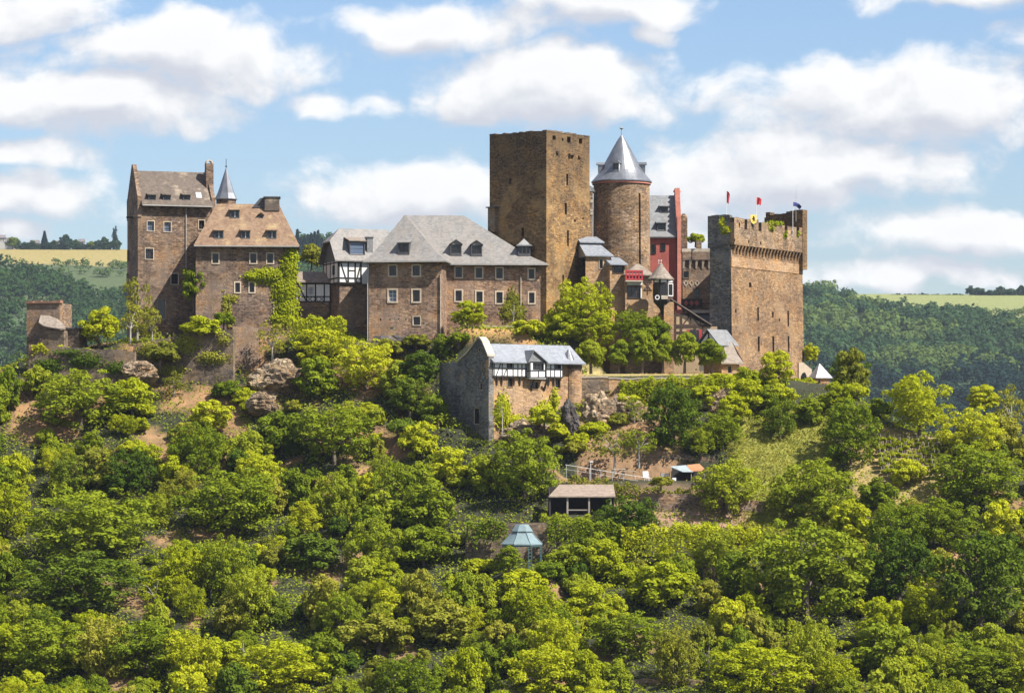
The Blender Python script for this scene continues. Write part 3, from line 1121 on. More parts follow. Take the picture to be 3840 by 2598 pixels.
mb.box(T.x(993, 4), T.x(1048, 4), ra[1] - .9, ra[1] + 1.6, zr - .9, zr + .75)
ch = T.part('chimney', mb, 'slate_old')
mb = MB()
mb.box(T.x(988, 4), T.x(1052, 4), ra[1] - 1.0, ra[1] + 1.7, zr + .75, zr + .9)
T.part('chimney_cap', mb, 'slate_dark', ch)
mb = MB()
mb.hexa([(T.x(945, 4), ra[1] - .5, zr - .5), (T.x(993, 4), ra[1] - .5, zr - .5), (T.x(993, 4), ra[1] + .8, zr - .5), (T.x(945, 4), ra[1] + .8, zr - .5)],
        [(T.x(975, 4), ra[1] - .5, zr + .7), (T.x(993, 4), ra[1] - .5, zr + .8), (T.x(993, 4), ra[1] + .8, zr + .8), (T.x(975, 4), ra[1] + .8, zr + .7)])
T.part('roof_hatch', mb, 'slate_dark')
mb = MB()
mb.box(x0 + .05, x1 - .05, -ov - .13, -ov - .015, ze - .16, ze - .03)
T.part('gutter', mb, 'gutter')
HB = T

# ------------------------------------------------------------------ low half-timbered link
b0 = P(1108, 1215, 5.5)
T = Thing('timbered_link', 'low half-timbered passage with grey roof between the ivy corner and the timbered gable house', 'building', b0, 2)
xr = T.x(1236)
zs, ze, zr = T.z(1133), T.z(1060), T.z(1019, 2.5)
w = MB()
facade(w, front(), 0, xr, -5, zs)
facade(w, back(5), 0, xr, -5, ze)
T.part('wall', w, 'stone_grey')
o = T.op(1166, 1091, 20, 30)
w = MB()
facade(w, front(.06), 0, xr, zs, ze, [o], .2)
pw = T.part('plaster_wall', w, 'plaster_white')
window(T, front(.06), o, 0, bars=(1, 2), pmat='curtain', sash='timber_black')
f = front(.06)
xs = [T.x(p) for p in (1120, 1150, 1183, 1216)]
beam(T, f, (0, ze - .1), (xr, ze - .1), .22)
beam(T, f, (0, zs + .05), (xr, zs + .05), .2)
zm = T.z(1112)
beam(T, f, (xs[0], zm), (xr, zm), .14)
for x in xs:
    beam(T, f, (x, zs), (x, ze), .17, w0=-.045)
beam(T, f, (T.x(1122), T.z(1076)), (T.x(1148), T.z(1128)), .17, w0=-.04)
for k in range(3):
    xa, xb = T.x(1152 + k * 22), T.x(1172 + k * 22)
    beam(T, f, (xa, zs + .1), (xb, zm), .08, w0=-.035)
    beam(T, f, (xa, zm), (xb, zs + .1), .08, w0=-.03)
rf = MB()
rf.hexa([(-.3, -.35, ze - .02), (xr + .2, -.35, ze - .02), (xr + .2, 5, ze - .02), (-.3, 5, ze - .02)], [(-.3, -.35, ze + .12), (xr + .2, -.35, ze + .12), (xr + .2, 2.4, zr), (-.3, 2.4, zr)])
T.part('roof', rf, 'slate_tan')

# ------------------------------------------------------------------ half-timbered gable house
b0 = P(1273, 1290, 2.5)
T = Thing('timbered_gable_house', 'black and white half-timbered house with clipped gable beside the big grey-roofed residence', 'house', b0, 20)
xr = T.x(1400)
DD = 6.2
zs, ze, zr = T.z(1063), T.z(978), T.z(861, DD / 2)
w = MB()
facade(w, front(), 0, xr, -4, zs)
facade(w, left(), 0, DD, -4, zs)
facade(w, back(DD), 0, xr, -4, ze)
T.part('wall', w, 'stone_brown')
j = .22
o1 = T.op(1313, 1005, 20, 42, -j)
o1 = (o1[0], o1[1], o1[2], o1[3])
so = T.opx(1250, 1013, 11, 36, -j)
w = MB()
facade(w, front(-j), -j, xr, zs, ze, [], .2)
facade(w, left(-j), -j, DD + j, zs, ze, [so], .2)
T.part('plaster_wall', w, 'plaster_white')
window(T, left(-j), so, 0, bars=(0, 1), smat='timber_black', sash='timber_black')
f, fl = front(-j), left(-j)
xx = [T.x(p, -j) for p in (1275, 1306, 1332, 1355)]
zz = [T.z(p, -j) for p in (1060, 1042, 1014, 986)]
for z_ in (zz[0], zz[1], zz[3] + .1):
    beam(T, f, (-j, z_), (T.x(1357, -j), z_), .17)
    beam(T, fl, (-j, z_ + .0), (DD + j, z_), .17)
for x in (0.0 - j + .09, xx[1], xx[2], xx[3] - .05):
    beam(T, f, (x, zs), (x, ze), .19, w0=-.044)
for y_ in (-j + .09, 1.6, 3.2, 4.9, DD):
    beam(T, fl, (y_, zs), (y_, ze), .18, w0=-.044)
beam(T, f, (xx[0] + .1, zz[3]), (xx[1] - .15, zz[0]), .17, w0=-.038)
beam(T, f, (xx[3] - .05, zz[3]), (xx[2] + .1, zz[0]), .17, w0=-.038)
beam(T, f, (xx[1], zz[2]), (xx[2], zz[2]), .14, w0=-.036)
w = MB()
facade(w, front(.02), T.x(1357, -j) + .02, xr, zs - .3, ze)
T.part('wall', w, 'stone_grey')
gw = MB()
hz = ze + (zr - ze) * .62
gw.prism(lambda u, v, ww: (ww, u, v), [(-j, ze), (DD + j, ze), (DD / 2 + 1.2, hz), (DD / 2 - 1.2, hz)], -j, 0)
T.part('gable_wall', gw, 'slate_dark')
rf = MB()
ov = .45
ym = DD / 2
eL = -j - .55
for (ya, yb) in ((-ov - j, ym), (DD + ov + j, ym)):
    t_ = .62
    yh = ya + (ym - ya) * t_
    lo = [(eL, ya, ze - .1), (xr + 3, ya, ze - .1), (xr + 3, ym, zr), (.9, ym, zr), (eL, yh, ze - .1 + (zr - ze) * t_)]
    hi_ = [(x, y, z_ + .16) for x, y, z_ in lo]
    rf.hexa(lo, hi_)
yh0 = -ov - j + (ym + ov + j) * .62
yh1 = DD + ov + j - (ym + ov + j) * .62
zh = ze - .1 + (zr - ze) * .62
rf.hexa([(eL - .1, yh0, zh - .05), (eL - .1, yh1, zh - .05), (.9, ym, zr)], [(eL - .1, yh0, zh + .12), (eL - .1, yh1, zh + .12), (.9, ym, zr + .17)])
T.part('roof', rf, 'slate_main')
yr = lambda z: -ov - j + (z - ze) / (zr - ze) * (ym + ov + j)
dormer(T, 1340, 931, 58, 52, yr, 'slate_tan', rise=.85, pmat='glass_blue', frame='glass_blue', bars=(0, 1))
mb = MB()
ca_, cb_ = T.x(1374, .6), T.x(1396, .6)
mb.box(ca_, cb_, .3, 1.1, T.z(952, .6), T.z(890, .6))
ch = T.part('chimney', mb, 'slate_grey')
mb = MB()
mb.box(ca_ - .08, cb_ + .08, .22, 1.18, T.z(890, .6), T.z(886, .6))
T.part('chimney_cap', mb, 'slate_dark', ch)

# ------------------------------------------------------------------ residence with the big grey roof: left block E and long block F
b0 = P(1383, 1345, -2)
T = Thing('corner_residence', 'brown stone corner house under a steep grey pyramid roof, left of the long residence', 'house', b0, -8)
xr = T.x(1656)
DE = 9.0
ze = T.z(981)
ops = [T.op(1473, 1015, 27, 38), T.op(1561, 1015, 27, 38), T.op(1472, 1109, 30, 44), T.op(1561, 1109, 28, 44), T.op(1563, 1203, 27, 32)]
w = MB()
hol = [T.op(px, py, w_, h_) for px, py, w_, h_ in ((1427, 1198, 6, 8), (1461, 1198, 9, 6), (1494, 1196, 5, 6), (1522, 1197, 6, 7), (1469, 1230, 13, 8), (1590, 1213, 9, 5))]
facade(w, front(), 0, xr, -6, ze, ops + hol)
facade(w, left(), 0, DE, -6, ze)
facade(w, right(xr), 0, DE, -6, ze)
T.part('wall', w, 'stone_main')
for i, o in enumerate(ops):
    window(T, front(), o, .17 if i < 4 else .08, bars=(1, 2), pmat='glass_blue' if i == 2 else 'glass', sash='metal_white' if i == 2 else 'wood_dark')
axx = T.x(1519, 4.2)
zr = T.z(804, 4.2, axx)
rf = hip(T.x(1361, -.85), T.x(1672, -.85), -.85, DE + .8, ze, (axx, 4.2), (axx, 4.4), zr, bell=.32)
T.part('roof', rf, 'slate_main')
yr = lambda z: -.75 + (z - ze) / (zr - ze) * 4.95
dormer(T, 1514, 930, 41, 38, yr, 'slate_main', rise=.5, yg=1.0, bars=(1, 2))
dp = MB()
dp.tube([(-.12, -.16, ze - .3), (-.12, -.16, -1)], .07, 6)
T.part('drainpipe', dp, 'gutter')
mb = MB()
mb.tube([(xr - .1, -.12, T.z(1030)), (xr - .1, -.12, 0)], .07, 6)
T.part('drainpipe', mb, 'sandstone')
mb = MB()
mb.box(T.x(1361, -.85) + .03, T.x(1672, -.85) - .03, -1.0, -.865, ze - .17, ze - .04)
T.part('gutter', mb, 'gutter')

b0 = P(1662, 1240, .6)
T = Thing('long_residence', 'long brown stone residence with light grey slate roof, beside the square keep', 'house', b0, 2)
xr = T.x(2046)
DF = 9.6
ze = T.z(990)
ops = [T.op(1720, 1021, 24, 38), T.op(1796, 1023, 24, 38), T.op(1873, 1025, 24, 38), T.op(1993, 1027, 21, 36),
       T.op(1720, 1109, 24, 40), T.op(1798, 1113, 24, 40), T.op(1873, 1116, 24, 42), T.op(1994, 1117, 21, 40)]
w = MB()
facade(w, front(), -.3, xr, -6, ze, ops)
facade(w, right(xr), 0, DF, -6, ze)
facade(w, back(DF), -.3, xr, -6, ze)
T.part('wall', w, 'stone_main')
for i, o in enumerate(ops):
    window(T, front(), o, .16, bars=(1, 2))
yrg = 4.8
zr = T.z(808, yrg)
rf = hip(-6.0, T.x(2056, -.7), -.7, DF + .7, ze, (-5.0, yrg), (T.x(1738, yrg), yrg), zr, bell=.3)
T.part('roof', rf, 'slate_main')
yr = lambda z: -.65 + (z - ze) / (zr - ze) * (yrg + .65)
for px, py in ((1710, 934), (1787, 936)):
    dormer(T, px, py, 42, 36, yr, 'slate_main', rise=.55, style='gable', bars=(1, 1))
dormer(T, 1966, 938, 46, 30, yr, 'slate_grey', rise=1.0, style='hip', bars=(2, 0), frame='wood_grey')
mb = MB()
mb.tube([(T.x(1953), -.12, T.z(1035)), (T.x(1953), -.12, T.z(1200))], .06, 6)
T.part('drainpipe', mb, 'sandstone')
mb = MB()
mb.box(.2, T.x(2056, -.7) - .03, -.86, -.715, ze - .17, ze - .04)
T.part('gutter', mb, 'gutter')
FR = T
b0 = P(1738, 1238, -3.4)
T = Thing('terrace_wall', 'low pale-topped garden wall in front of the long residence', 'wall', b0, 2)
xr = T.x(1962)
mb = MB()
mb.box(0, xr, 0, .4, -1.5, T.z(1227))
T.part('wall', mb, 'stone_main')
mb = MB()
mb.box(-.05, xr + .05, -.06, .46, T.z(1227), T.z(1221))
T.part('coping', mb, 'coping')

# ------------------------------------------------------------------ square keep
b0 = P(2049, 1260, .6)
T = Thing('square_keep', 'massive square stone keep with arrow slits, tallest tower of the castle', 'tower', b0, 52.4)
L1 = T.x(2211)
L2 = T.atx(1836, 600)[0]
zt = T.z(491)
ops = [T.op(2127, 674, 7, 42), T.op(2122, 783, 8, 44), T.op(2130, 894, 7, 60), T.op(2112, 1050, 6, 40), T.op(2078, 517, 12, 16), T.op(2133, 524, 13, 22), T.op(2177, 530, 12, 20), T.op(2110, 524, 6, 10), T.op(2156, 828, 7, 8), T.op(2186, 820, 6, 7)]
w = MB()
facade(w, front(), 0, L1, -6, zt, ops, .6)
facade(w, left(), 0, L2, -6, zt, [T.opx(1912, 680, 8, 22), T.opx(1868, 583, 5, 6), T.opx(1960, 872, 10, 34)], .6)
facade(w, right(L1), 0, L2, -6, zt)
facade(w, back(L2), 0, L1, -6, zt)
w.poly([(0, 0, zt - 1.2), (L1, 0, zt - 1.2), (L1, L2, zt - 1.2), (0, L2, zt - 1.2)])
k = .6
for bx in ((.6, L1 - .6, .6, .62), (.6, L1 - .6, L2 - .62, L2 - .6), (.6, .62, .62, L2 - .62), (L1 - .62, L1 - .6, .62, L2 - .62)):
    w.box(bx[0], bx[1], bx[2], bx[3], zt - 9, zt - .01)
w.box(1.0, L1 - 1.0, 1.0, L2 - 1.0, -5, zt - 1.3)
T.part('wall', w, 'stone_keep')
rg = random.Random(5)
mb = MB()
nseg = 16
for i in range(nseg):
    a0, a1 = L1 * i / nseg, L1 * (i + 1) / nseg
    mb.box(a0 + .003, a1 - .003, -.04, .64, zt - .02, zt + rg.uniform(.02, .2))
T.part('coping', mb, 'stone_grey')
mb = MB()
for i in range(nseg):
    a0, a1 = .64 + (L2 - .64) * i / nseg, .64 + (L2 - .64) * (i + 1) / nseg
    mb.box(-.04, .6, a0 + .004, a1 - .003, zt - .02, zt + rg.uniform(.02, .17))
T.part('coping', mb, 'stone_grey')
mb = MB()
a, c = T.at(2140, 580)
mb.box(a - .5, a + .5, -.35, .1, c - .1, c + .1)
for s in (-.3, .3):
    mb.hexa([(a + s - .1, -.3, c - .1), (a + s + .1, -.3, c - .1), (a + s + .1, .05, c - .1), (a + s - .1, .05, c - .1)], [(a + s - .1, -.02, c - .6), (a + s + .1, -.02, c - .6), (a + s + .1, .05, c - .6), (a + s - .1, .05, c - .6)])
T.part('corbel', mb, 'stone_keep')
for px, py in ((2090, 572), (2172, 588)):
    a, c = T.at(px, py)
    mb = MB()
    mb.box(a - .25, a + .25, -.25, .1, c - .12, c + .12)
    T.part('corbel', mb, 'stone_keep')
# bracketed privy on the far left corner
mb = MB()
yy = L2 - .3
mb.box(-.75, .0, yy - 1.1, yy, T.z(872, L2), T.z(782, L2))
T.part('privy', mb, 'stone_grey')
mb = MB()
mb.box(-.95, .02, yy - 1.3, yy + .2, T.z(782, L2), T.z(778, L2))
T.part('privy_roof', mb, 'slate_dark')

# ------------------------------------------------------------------ round tower
Yt = 13.0
b0 = P(2331, 1060, Yt)
T = Thing('round_tower', 'round stone tower with steep conical slate roof and small dormers', 'tower', b0, 0)
s_ = FPX / (Yt + D0)
rt = 105 / s_
zt = T.z(684)
mb = MB()
n = 72
prof = [(rt * 1.03, -8)] + [(rt * (1.03 - .03 * i / 9), T.z(1060 - (1060 - 690) * i / 9)) for i in range(10)]
rings = [[(r_ * math.cos(2 * PI * i / n), r_ * math.sin(2 * PI * i / n), z_) for i in range(n)] for r_, z_ in prof]
ia = int(round((math.atan2(-math.sqrt(1 - (60 / 105) ** 2), 60 / 105) % (2 * PI)) / (2 * PI) * n))
for k_, (A, B_) in enumerate(zip(rings, rings[1:])):
    for i in range(n):
        if i == ia and 2 <= k_ <= 8:
            continue
        jx = (i + 1) % n
        mb.poly([A[i], A[jx], B_[jx], B_[i]])
    if 2 <= k_ <= 8:
        for i in (ia, (ia + 1) % n):
            p0, p1 = A[i], B_[i]
            mb.poly([p0, p1, (p1[0] * .86, p1[1] * .86, p1[2]), (p0[0] * .86, p0[1] * .86, p0[2])])
mb.lathe([(rt * .9, -8), (rt * .9, zt - .6)], 36)
T.part('wall', mb, 'stone_tower')
mb = MB()
mb.lathe([(rt * 1.01, zt - .35), (rt * 1.05, zt - .33), (rt * 1.05, zt - .08), (rt * 1.01, zt - .06)], 64)
T.part('eave_band', mb, 'trim_red')
ztop = T.z(508)
pc = [(114, 686), (114, 682), (101, 668), (90, 655), (80, 642), (60, 605), (38, 565), (18, 530), (3, 508)]
mb = MB()
mb.lathe([(a / s_, T.z(b2)) for a, b2 in pc], 48)
rf = T.part('roof', mb, 'zinc', smooth=False)
mb = MB()
mb.tube([(0, 0, ztop - .2), (0, 0, T.z(484))], .06, 6)
mb.lathe([(.02, 0), (.22, .12), (.26, .22), (.02, .34)], 10, (0, 0, T.z(487)))
T.part('finial', mb, 'gutter', rf)
for ang, nm in ((-PI / 2 - .28, 0), (-PI + .05, 1), (-.12, 2), (PI / 2, 3), (-PI / 2 - .95, 4)):
    if nm in (3, 4):
        continue
    rr = 88 / s_
    ux, uy = math.cos(ang), math.sin(ang)
    fnr = lambda u, v, w, ux=ux, uy=uy, rr=rr: ((rr - w) * ux - u * uy, (rr - w) * uy + u * ux, v)
    za, zb = T.z(645), T.z(620)
    hw = 12 / s_
    mb = MB()
    facade(mb, fnr, -hw, hw, za - .3, zb, [(-hw + .08, hw - .08, za + .05, zb - .08)], .2)
    mb.poly([fnr(-hw, za - .3, 0), fnr(-hw, zb, 0), fnr(-hw, zb, 1.5), fnr(-hw, za - .3, 1.5)])
    mb.poly([fnr(hw, za - .3, 0), fnr(hw, zb, 0), fnr(hw, zb, 1.5), fnr(hw, za - .3, 1.5)])
    dm = T.part('dormer', mb, 'zinc')
    mb = MB()
    mb.prism(fnr, [(-hw - .15, zb), (hw + .15, zb), (hw * .7, zb + .33), (-hw * .7, zb + .33)], -.2, 1.6)
    T.part('dormer_roof', mb, 'zinc', dm)
    mb = MB()
    mb.boxf(fnr, -hw + .07, hw - .07, za + .04, zb - .07, .12, .15)
    T.part('pane', mb, 'glass', dm)
    mb = MB()
    mb.boxf(fnr, -.03, .03, za + .05, zb - .08, .08, .117)
    mb.boxf(fnr, -hw + .08, hw - .08, (za + zb) / 2 - .025, (za + zb) / 2 + .025, .082, .116)
    T.part('sash', mb, 'wood_grey', dm)
# the stair turret edge with a small arch between keep and round tower
b0 = P(2209, 1000, 9)
T = Thing('stair_tower', 'narrow pale-banded stair tower squeezed between the keep and the round tower', 'tower', b0, 0)
mb = MB()
z0_, z1_ = -2, T.z(722)
mb.box(-.8, T.x(2223), 0, 2.0, z0_, z1_)
T.part('wall', mb, 'stone_tower')
mb = MB()
mb.lathe([(.95, z1_), (1.05, z1_ + .15), (.8, z1_ + .7), (.05, z1_ + 1.1)], 12, (.0 - .2, 1.0, 0))
T.part('roof', mb, 'slate_dark')
for zz_ in (T.z(755), T.z(790), T.z(800)):
    mb = MB()
    mb.box(T.x(2213), T.x(2223) + .06, -.06, .5, zz_ - .2, zz_ + .2)
    T.part('quoin', mb, 'coping')

# ------------------------------------------------------------------ red house with stepped gable
b0 = P(2425, 1160, 17)
T = Thing('red_house', 'red plastered house with grey slate roof and stepped gable behind the round tower', 'house', b0, 0)
xr = T.x(2536)
DI = 8.0
ze, zr = T.z(889), T.z(733, DI / 2)
ops = [T.op(2450, 934, 18, 34), T.op(2486, 927, 17, 26)]
w = MB()
facade(w, front(), -2, xr, -8, ze, ops)
facade(w, back(DI), -2, xr, -8, ze)
T.part('wall', w, 'plaster_red')
for o in ops:
    window(T, front(), o, .04, smat='timber_brown', bars=(1, 1))
rf = MB()
rf.prism(lambda u, v, ww: (ww, u, v), [(-.4, ze - .1), (-.4, ze + .06), (DI / 2, zr), (DI + .4, ze + .06), (DI + .4, ze - .1)], -2, xr + .1)
T.part('roof', rf, 'slate_grey')
yr = lambda z: -.4 + (z - ze) / (zr - ze) * (DI / 2 + .4)
dormer(T, 2491, 787, 30, 24, yr, 'slate_grey', rise=.35, bars=(1, 0))
dormer(T, 2481, 852, 34, 30, yr, 'slate_grey', rise=.4, bars=(1, 0))
gw = MB()
gw.prism(lambda u, v, ww: (ww, u, v), [(-.15, -8), (-.15, T.z(838)), (DI / 2, zr + .3), (DI + .15, T.z(838)), (DI + .15, -8)], xr + .12, xr + .5)
gp = T.part('gable_wall', gw, 'plaster_red')
nst = 8
for i in range(nst):
    t0, t1 = i / nst, (i + 1) / nst
    y0_, y1_ = -.55 + (DI / 2 + .3) * t0, -.55 + (DI / 2 + .3) * t1
    zc_ = T.z(838) + (zr + .9 - T.z(838)) * t1
    for yy0, yy1 in ((y0_, y1_), (DI - y1_, DI - y0_)):
        mb = MB()
        mb.box(xr - .02, xr + .62, min(yy0, yy1) + .003, max(yy0, yy1) - .003, zc_ - 1.6, zc_)
        T.part('gable_step', mb, 'trim_red')
mb = MB()
mb.box(xr + .02, xr + .60, DI / 2 - .55, DI / 2 + .55, zr - .4, T.z(722, DI / 2))
mb.lathe([(.5, 0), (.5, .2), (.35, .4), (.05, .5)], 10, (xr + .31, DI / 2, T.z(722, DI / 2)))
T.part('gable_top', mb, 'trim_red')
mb = MB()
mb.box(T.x(2540, -.6), T.x(2554, -.6), -.62, .0, -6, T.z(812, -.6))
T.part('corner_pilaster', mb, 'trim_red', label='sunlit salmon-pink corner strip')
mb = MB()
mb.box(T.x(2553), T.x(2577), -.5, 3, -6, T.z(815))
mb.lathe([(.42, 0), (.42, .15), (.2, .5), (.02, .55)], 10, ((T.x(2553) + T.x(2577)) / 2, .4, T.z(815)))
T.part('end_pier', mb, 'stone_brown')

# ------------------------------------------------------------------ courtyard range with arched frieze, in the shade left of the shield wall
b0 = P(2560, 1200, 5)
T = Thing('courtyard_range', 'shaded brown range with arched corbel frieze left of the tall shield wall', 'building', b0, 0)
xr = T.x(2700)
zt = T.z(945)
ops = [T.op(2573, 1030, 20, 24), T.op(2613, 1098, 18, 36)]
w = MB()
facade(w, front(), 0, xr, -5, zt, ops)
w.box(.01, xr - .01, .3, 3, -4.9, zt - .02)
T.part('wall', w, 'stone_brown')
for o in ops:
    window(T, front(), o, .08, smat='stone_grey', bars=(1, 1))
mb = MB()
mb.box(-.1, xr + .1, -.35, 3.2, zt, T.z(933))
T.part('coping', mb, 'coping')
for i in range(6):
    xa, xb = T.x(2560 + i * 24), T.x(2566 + i * 24)
    mb = MB()
    mb.hexa([(xa, -.32, T.z(975)), (xb + .12, -.32, T.z(975)), (xb + .12, .1, T.z(975)), (xa, .1, T.z(975))], [(xa, -.06, T.z(1008)), (xb, -.06, T.z(1008)), (xb, .1, T.z(1008)), (xa, .1, T.z(1008))])
    T.part('corbel', mb, 'sandstone')
mb = MB()
mb.box(-.05, xr, -.36, -.01, T.z(975), T.z(945) - .01)
T.part('frieze', mb, 'stone_brown')
for i in range(3):
    cx_, cz_ = T.at(2572 + i * 21, 1062)
    mb = MB()
    for k in range(4):
        a0, a1 = 2 * PI * k / 4, 2 * PI * (k + 1) / 4
        q = [(cx_ + .3 * math.cos(a0), cz_ + .42 * math.sin(a0)), (cx_ + .3 * math.cos(a1), cz_ + .42 * math.sin(a1)), (cx_ + .2 * math.cos(a1), cz_ + .3 * math.sin(a1)), (cx_ + .2 * math.cos(a0), cz_ + .3 * math.sin(a0))]
        mb.prism(front(-.06), q, 0, .05)
    T.part('rosette', mb, 'coping')
mb = MB()
mb.box(T.x(2553), T.x(2632), -.7, -.62, T.z(1150), T.z(1122))
bal = T.part('balcony', mb, 'wood_dark')
for i in range(3):
    cx_, cz_ = T.at(2573 + i * 20, 1136, -.7)
    mb = MB()
    mb.prism(front(-.74), [(cx_ + .30 * math.cos(2 * PI * k / 4), cz_ + .38 * math.sin(2 * PI * k / 4)) for k in range(4)], 0, .035)
    T.part('balcony_panel', mb, 'plaster_red', bal)
mb = MB()
mb.box(T.x(2574, -2), T.x(2676, -2), -2.4, 0.0, T.z(1174, -2), T.z(1163, -2))
T.part('ledge', mb, 'coping')
mb = MB()
mb.hexa([(T.x(2560, -3), -4.6, T.z(1225, -4.6)), (T.x(2690, -3), -4.6, T.z(1225, -4.6)), (T.x(2690, -3), -2.0, T.z(1225, -2)), (T.x(2560, -3), -2.0, T.z(1225, -2))],
        [(T.x(2560, -3), -4.6, T.z(1218, -4.6)), (T.x(2690, -3), -4.6, T.z(1218, -4.6)), (T.x(2690, -3), -2.0, T.z(1176, -2)), (T.x(2560, -3), -2.0, T.z(1176, -2))])
T.part('lean_to_roof', mb, 'slate_dark')
mb = MB()
mb.box(T.x(2612), T.x(2632), .5, 1.4, zt, T.z(902))
T.part('chimney', mb, 'stone_grey')

# ------------------------------------------------------------------ shield wall
b0 = P(2741, 1460, -2)
T = Thing('shield_wall', 'huge sunlit shield wall with battlements and row of corbels, far right of the castle', 'tower', b0, 57)
Lx = T.x(3008)
TH = 3.0
zc0, zc1, zp1 = T.z(952), T.z(918), T.z(816)
ops = [T.op(2840, 1178, 6, 50), T.op(2895, 1180, 6, 22), T.op(2952, 1194, 6, 60), T.op(2841, 1290, 7, 56), T.op(2895, 1290, 7, 60), T.op(2952, 1290, 6, 60), T.op(2812, 1068, 9, 18), T.op(2757, 1166, 5, 12), T.op(2920, 1200, 4, 12)]
w = MB()
bt = .35


def batt(y, sgn):
    def fn(u, v, ww):
        k_ = max(0.0, 1 - (v + 4) / (zc0 + 4))
        return (u - bt * .6 * k_ * (1 - 2 * min(1, u / Lx)), y + ww * sgn - bt * k_ * sgn, v)
    return fn


facade(w, batt(0, 1), 0, Lx, -4, zc1, ops, .5)
facade(w, right(Lx), 0, TH, -4, zc1)
facade(w, back(TH), 0, Lx, -4, zc1)
w.poly([(0, 0, zc1 - .3), (Lx, 0, zc1 - .3), (Lx, TH, zc1 - .3), (0, TH, zc1 - .3)])
w.box(.8, Lx - .8, .9, TH - .3, -4, zc1 - .35)
T.part('wall', w, 'stone_shield')
mb = MB()
mb.box(-.02, Lx + .02, -.10, .2, T.z(1000), T.z(962))
T.part('string_course', mb, 'stone_warm')
po = .55
pt = .65
mb = MB()
zm = T.z(856)
facade(mb, front(-po), -.12, Lx + .3, zc1, zm, [T.op(p, y_, 5, 12, -po) for p, y_ in ((2754, 901), (2808, 907), (2853, 912))], .5)
mb.box(-.12, Lx + .3, -po + .5, -po + pt, zc1, zm)
mb.poly([(-.12, -po, zm), (Lx + .3, -po, zm), (Lx + .3, -po + pt, zm), (-.12, -po + pt, zm)])
mb.poly([(-.12, -po, zc1), (Lx + .3, -po, zc1), (Lx + .3, .05, zc1), (-.12, .05, zc1)])
mb.poly([(Lx + .3, -po, zc1), (Lx + .3, -po + pt, zc1), (Lx + .3, -po + pt, zm), (Lx + .3, -po, zm)])
mb.poly([(-.12, -po, zc1), (-.12, -po + pt, zc1), (-.12, -po + pt, zm), (-.12, -po, zm)])
par = T.part('parapet', mb, 'stone_tower')
gaps = [2797, 2850, 2948, 2992]
gx_ = [T.x(p, -po) for p in gaps]
edges = [-.12] + [v for g in gx_ for v in (g - .36, g + .36)] + [Lx + .3]
rg = random.Random(11)
for i in range(0, len(edges), 2):
    a, b2 = edges[i], edges[i + 1]
    zt_ = zp1 + rg.uniform(-.25, .15)
    mb = MB()
    c_ = (a + b2) / 2
    sl = [(c_ - .14, c_ + .14, zm + .15, zm + 1.05)] if b2 - a > 1.5 else []
    facade(mb, front(-po), a, b2, zm + .002, zt_, sl, .3)
    for xe in (a, b2):
        mb.poly([(xe, -po, zm), (xe, -po + pt, zm), (xe, -po + pt, zt_), (xe, -po, zt_)])
    ns = max(2, int((b2 - a) / .6))
    for q in range(ns):
        xa, xb = a + (b2 - a) * q / ns, a + (b2 - a) * (q + 1) / ns
        mb.box(xa, xb, -po + .002, -po + pt, zt_ - .5, zt_ + rg.uniform(-.02, .14))
    mb.box(a + .004, b2 - .004, -po + .32, -po + pt - .002, zm + .002, zt_ - .1)
    T.part('merlon', mb, 'stone_tower')
nC = 22
for i in range(nC):
    x_ = .1 + (Lx - .2) * (i + .5) / nC
    mb = MB()
    hw = .17
    mb.hexa([(x_ - hw, -po + .03, zc1 - .02), (x_ + hw, -po + .03, zc1 - .02), (x_ + hw, .05, zc1 - .02), (x_ - hw, .05, zc1 - .02)],
            [(x_ - hw, -.08, zc0 + .05), (x_ + hw, -.08, zc0 + .05), (x_ + hw, .05, zc0 + .05), (x_ - hw, .05, zc0 + .05)])
    T.part('corbel', mb, 'stone_shield')
# end face rises flush to the top, its shade coloured in with darker stone
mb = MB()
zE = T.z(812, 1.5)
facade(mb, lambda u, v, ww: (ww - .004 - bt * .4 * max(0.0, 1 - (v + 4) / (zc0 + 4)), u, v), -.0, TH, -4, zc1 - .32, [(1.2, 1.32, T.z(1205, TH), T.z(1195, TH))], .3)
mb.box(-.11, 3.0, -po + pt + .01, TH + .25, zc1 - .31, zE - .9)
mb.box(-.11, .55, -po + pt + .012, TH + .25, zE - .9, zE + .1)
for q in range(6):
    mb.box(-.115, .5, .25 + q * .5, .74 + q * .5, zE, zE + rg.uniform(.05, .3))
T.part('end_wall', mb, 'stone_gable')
mb = MB()
x0_, x1_ = T.x(3010, -po) - .1, T.x(3026, -po)
zq = T.z(797, 2, Lx)
mb.box(x0_, x1_, -po - .05, 5.0, zc0 - 1.0, zq - .6)
for q in range(9):
    a_ = -po - .05 + q * .6
    mb.box(x0_ + .002, x1_ - .002, a_, a_ + .6, zq - .6, zq - .15 + rg.uniform(-.2, .35))
T.part('corner_turret', mb, 'stone_keep')
SW = T
SWI = dict(po=po, Lx=Lx, zp1=zp1, zq=zq)


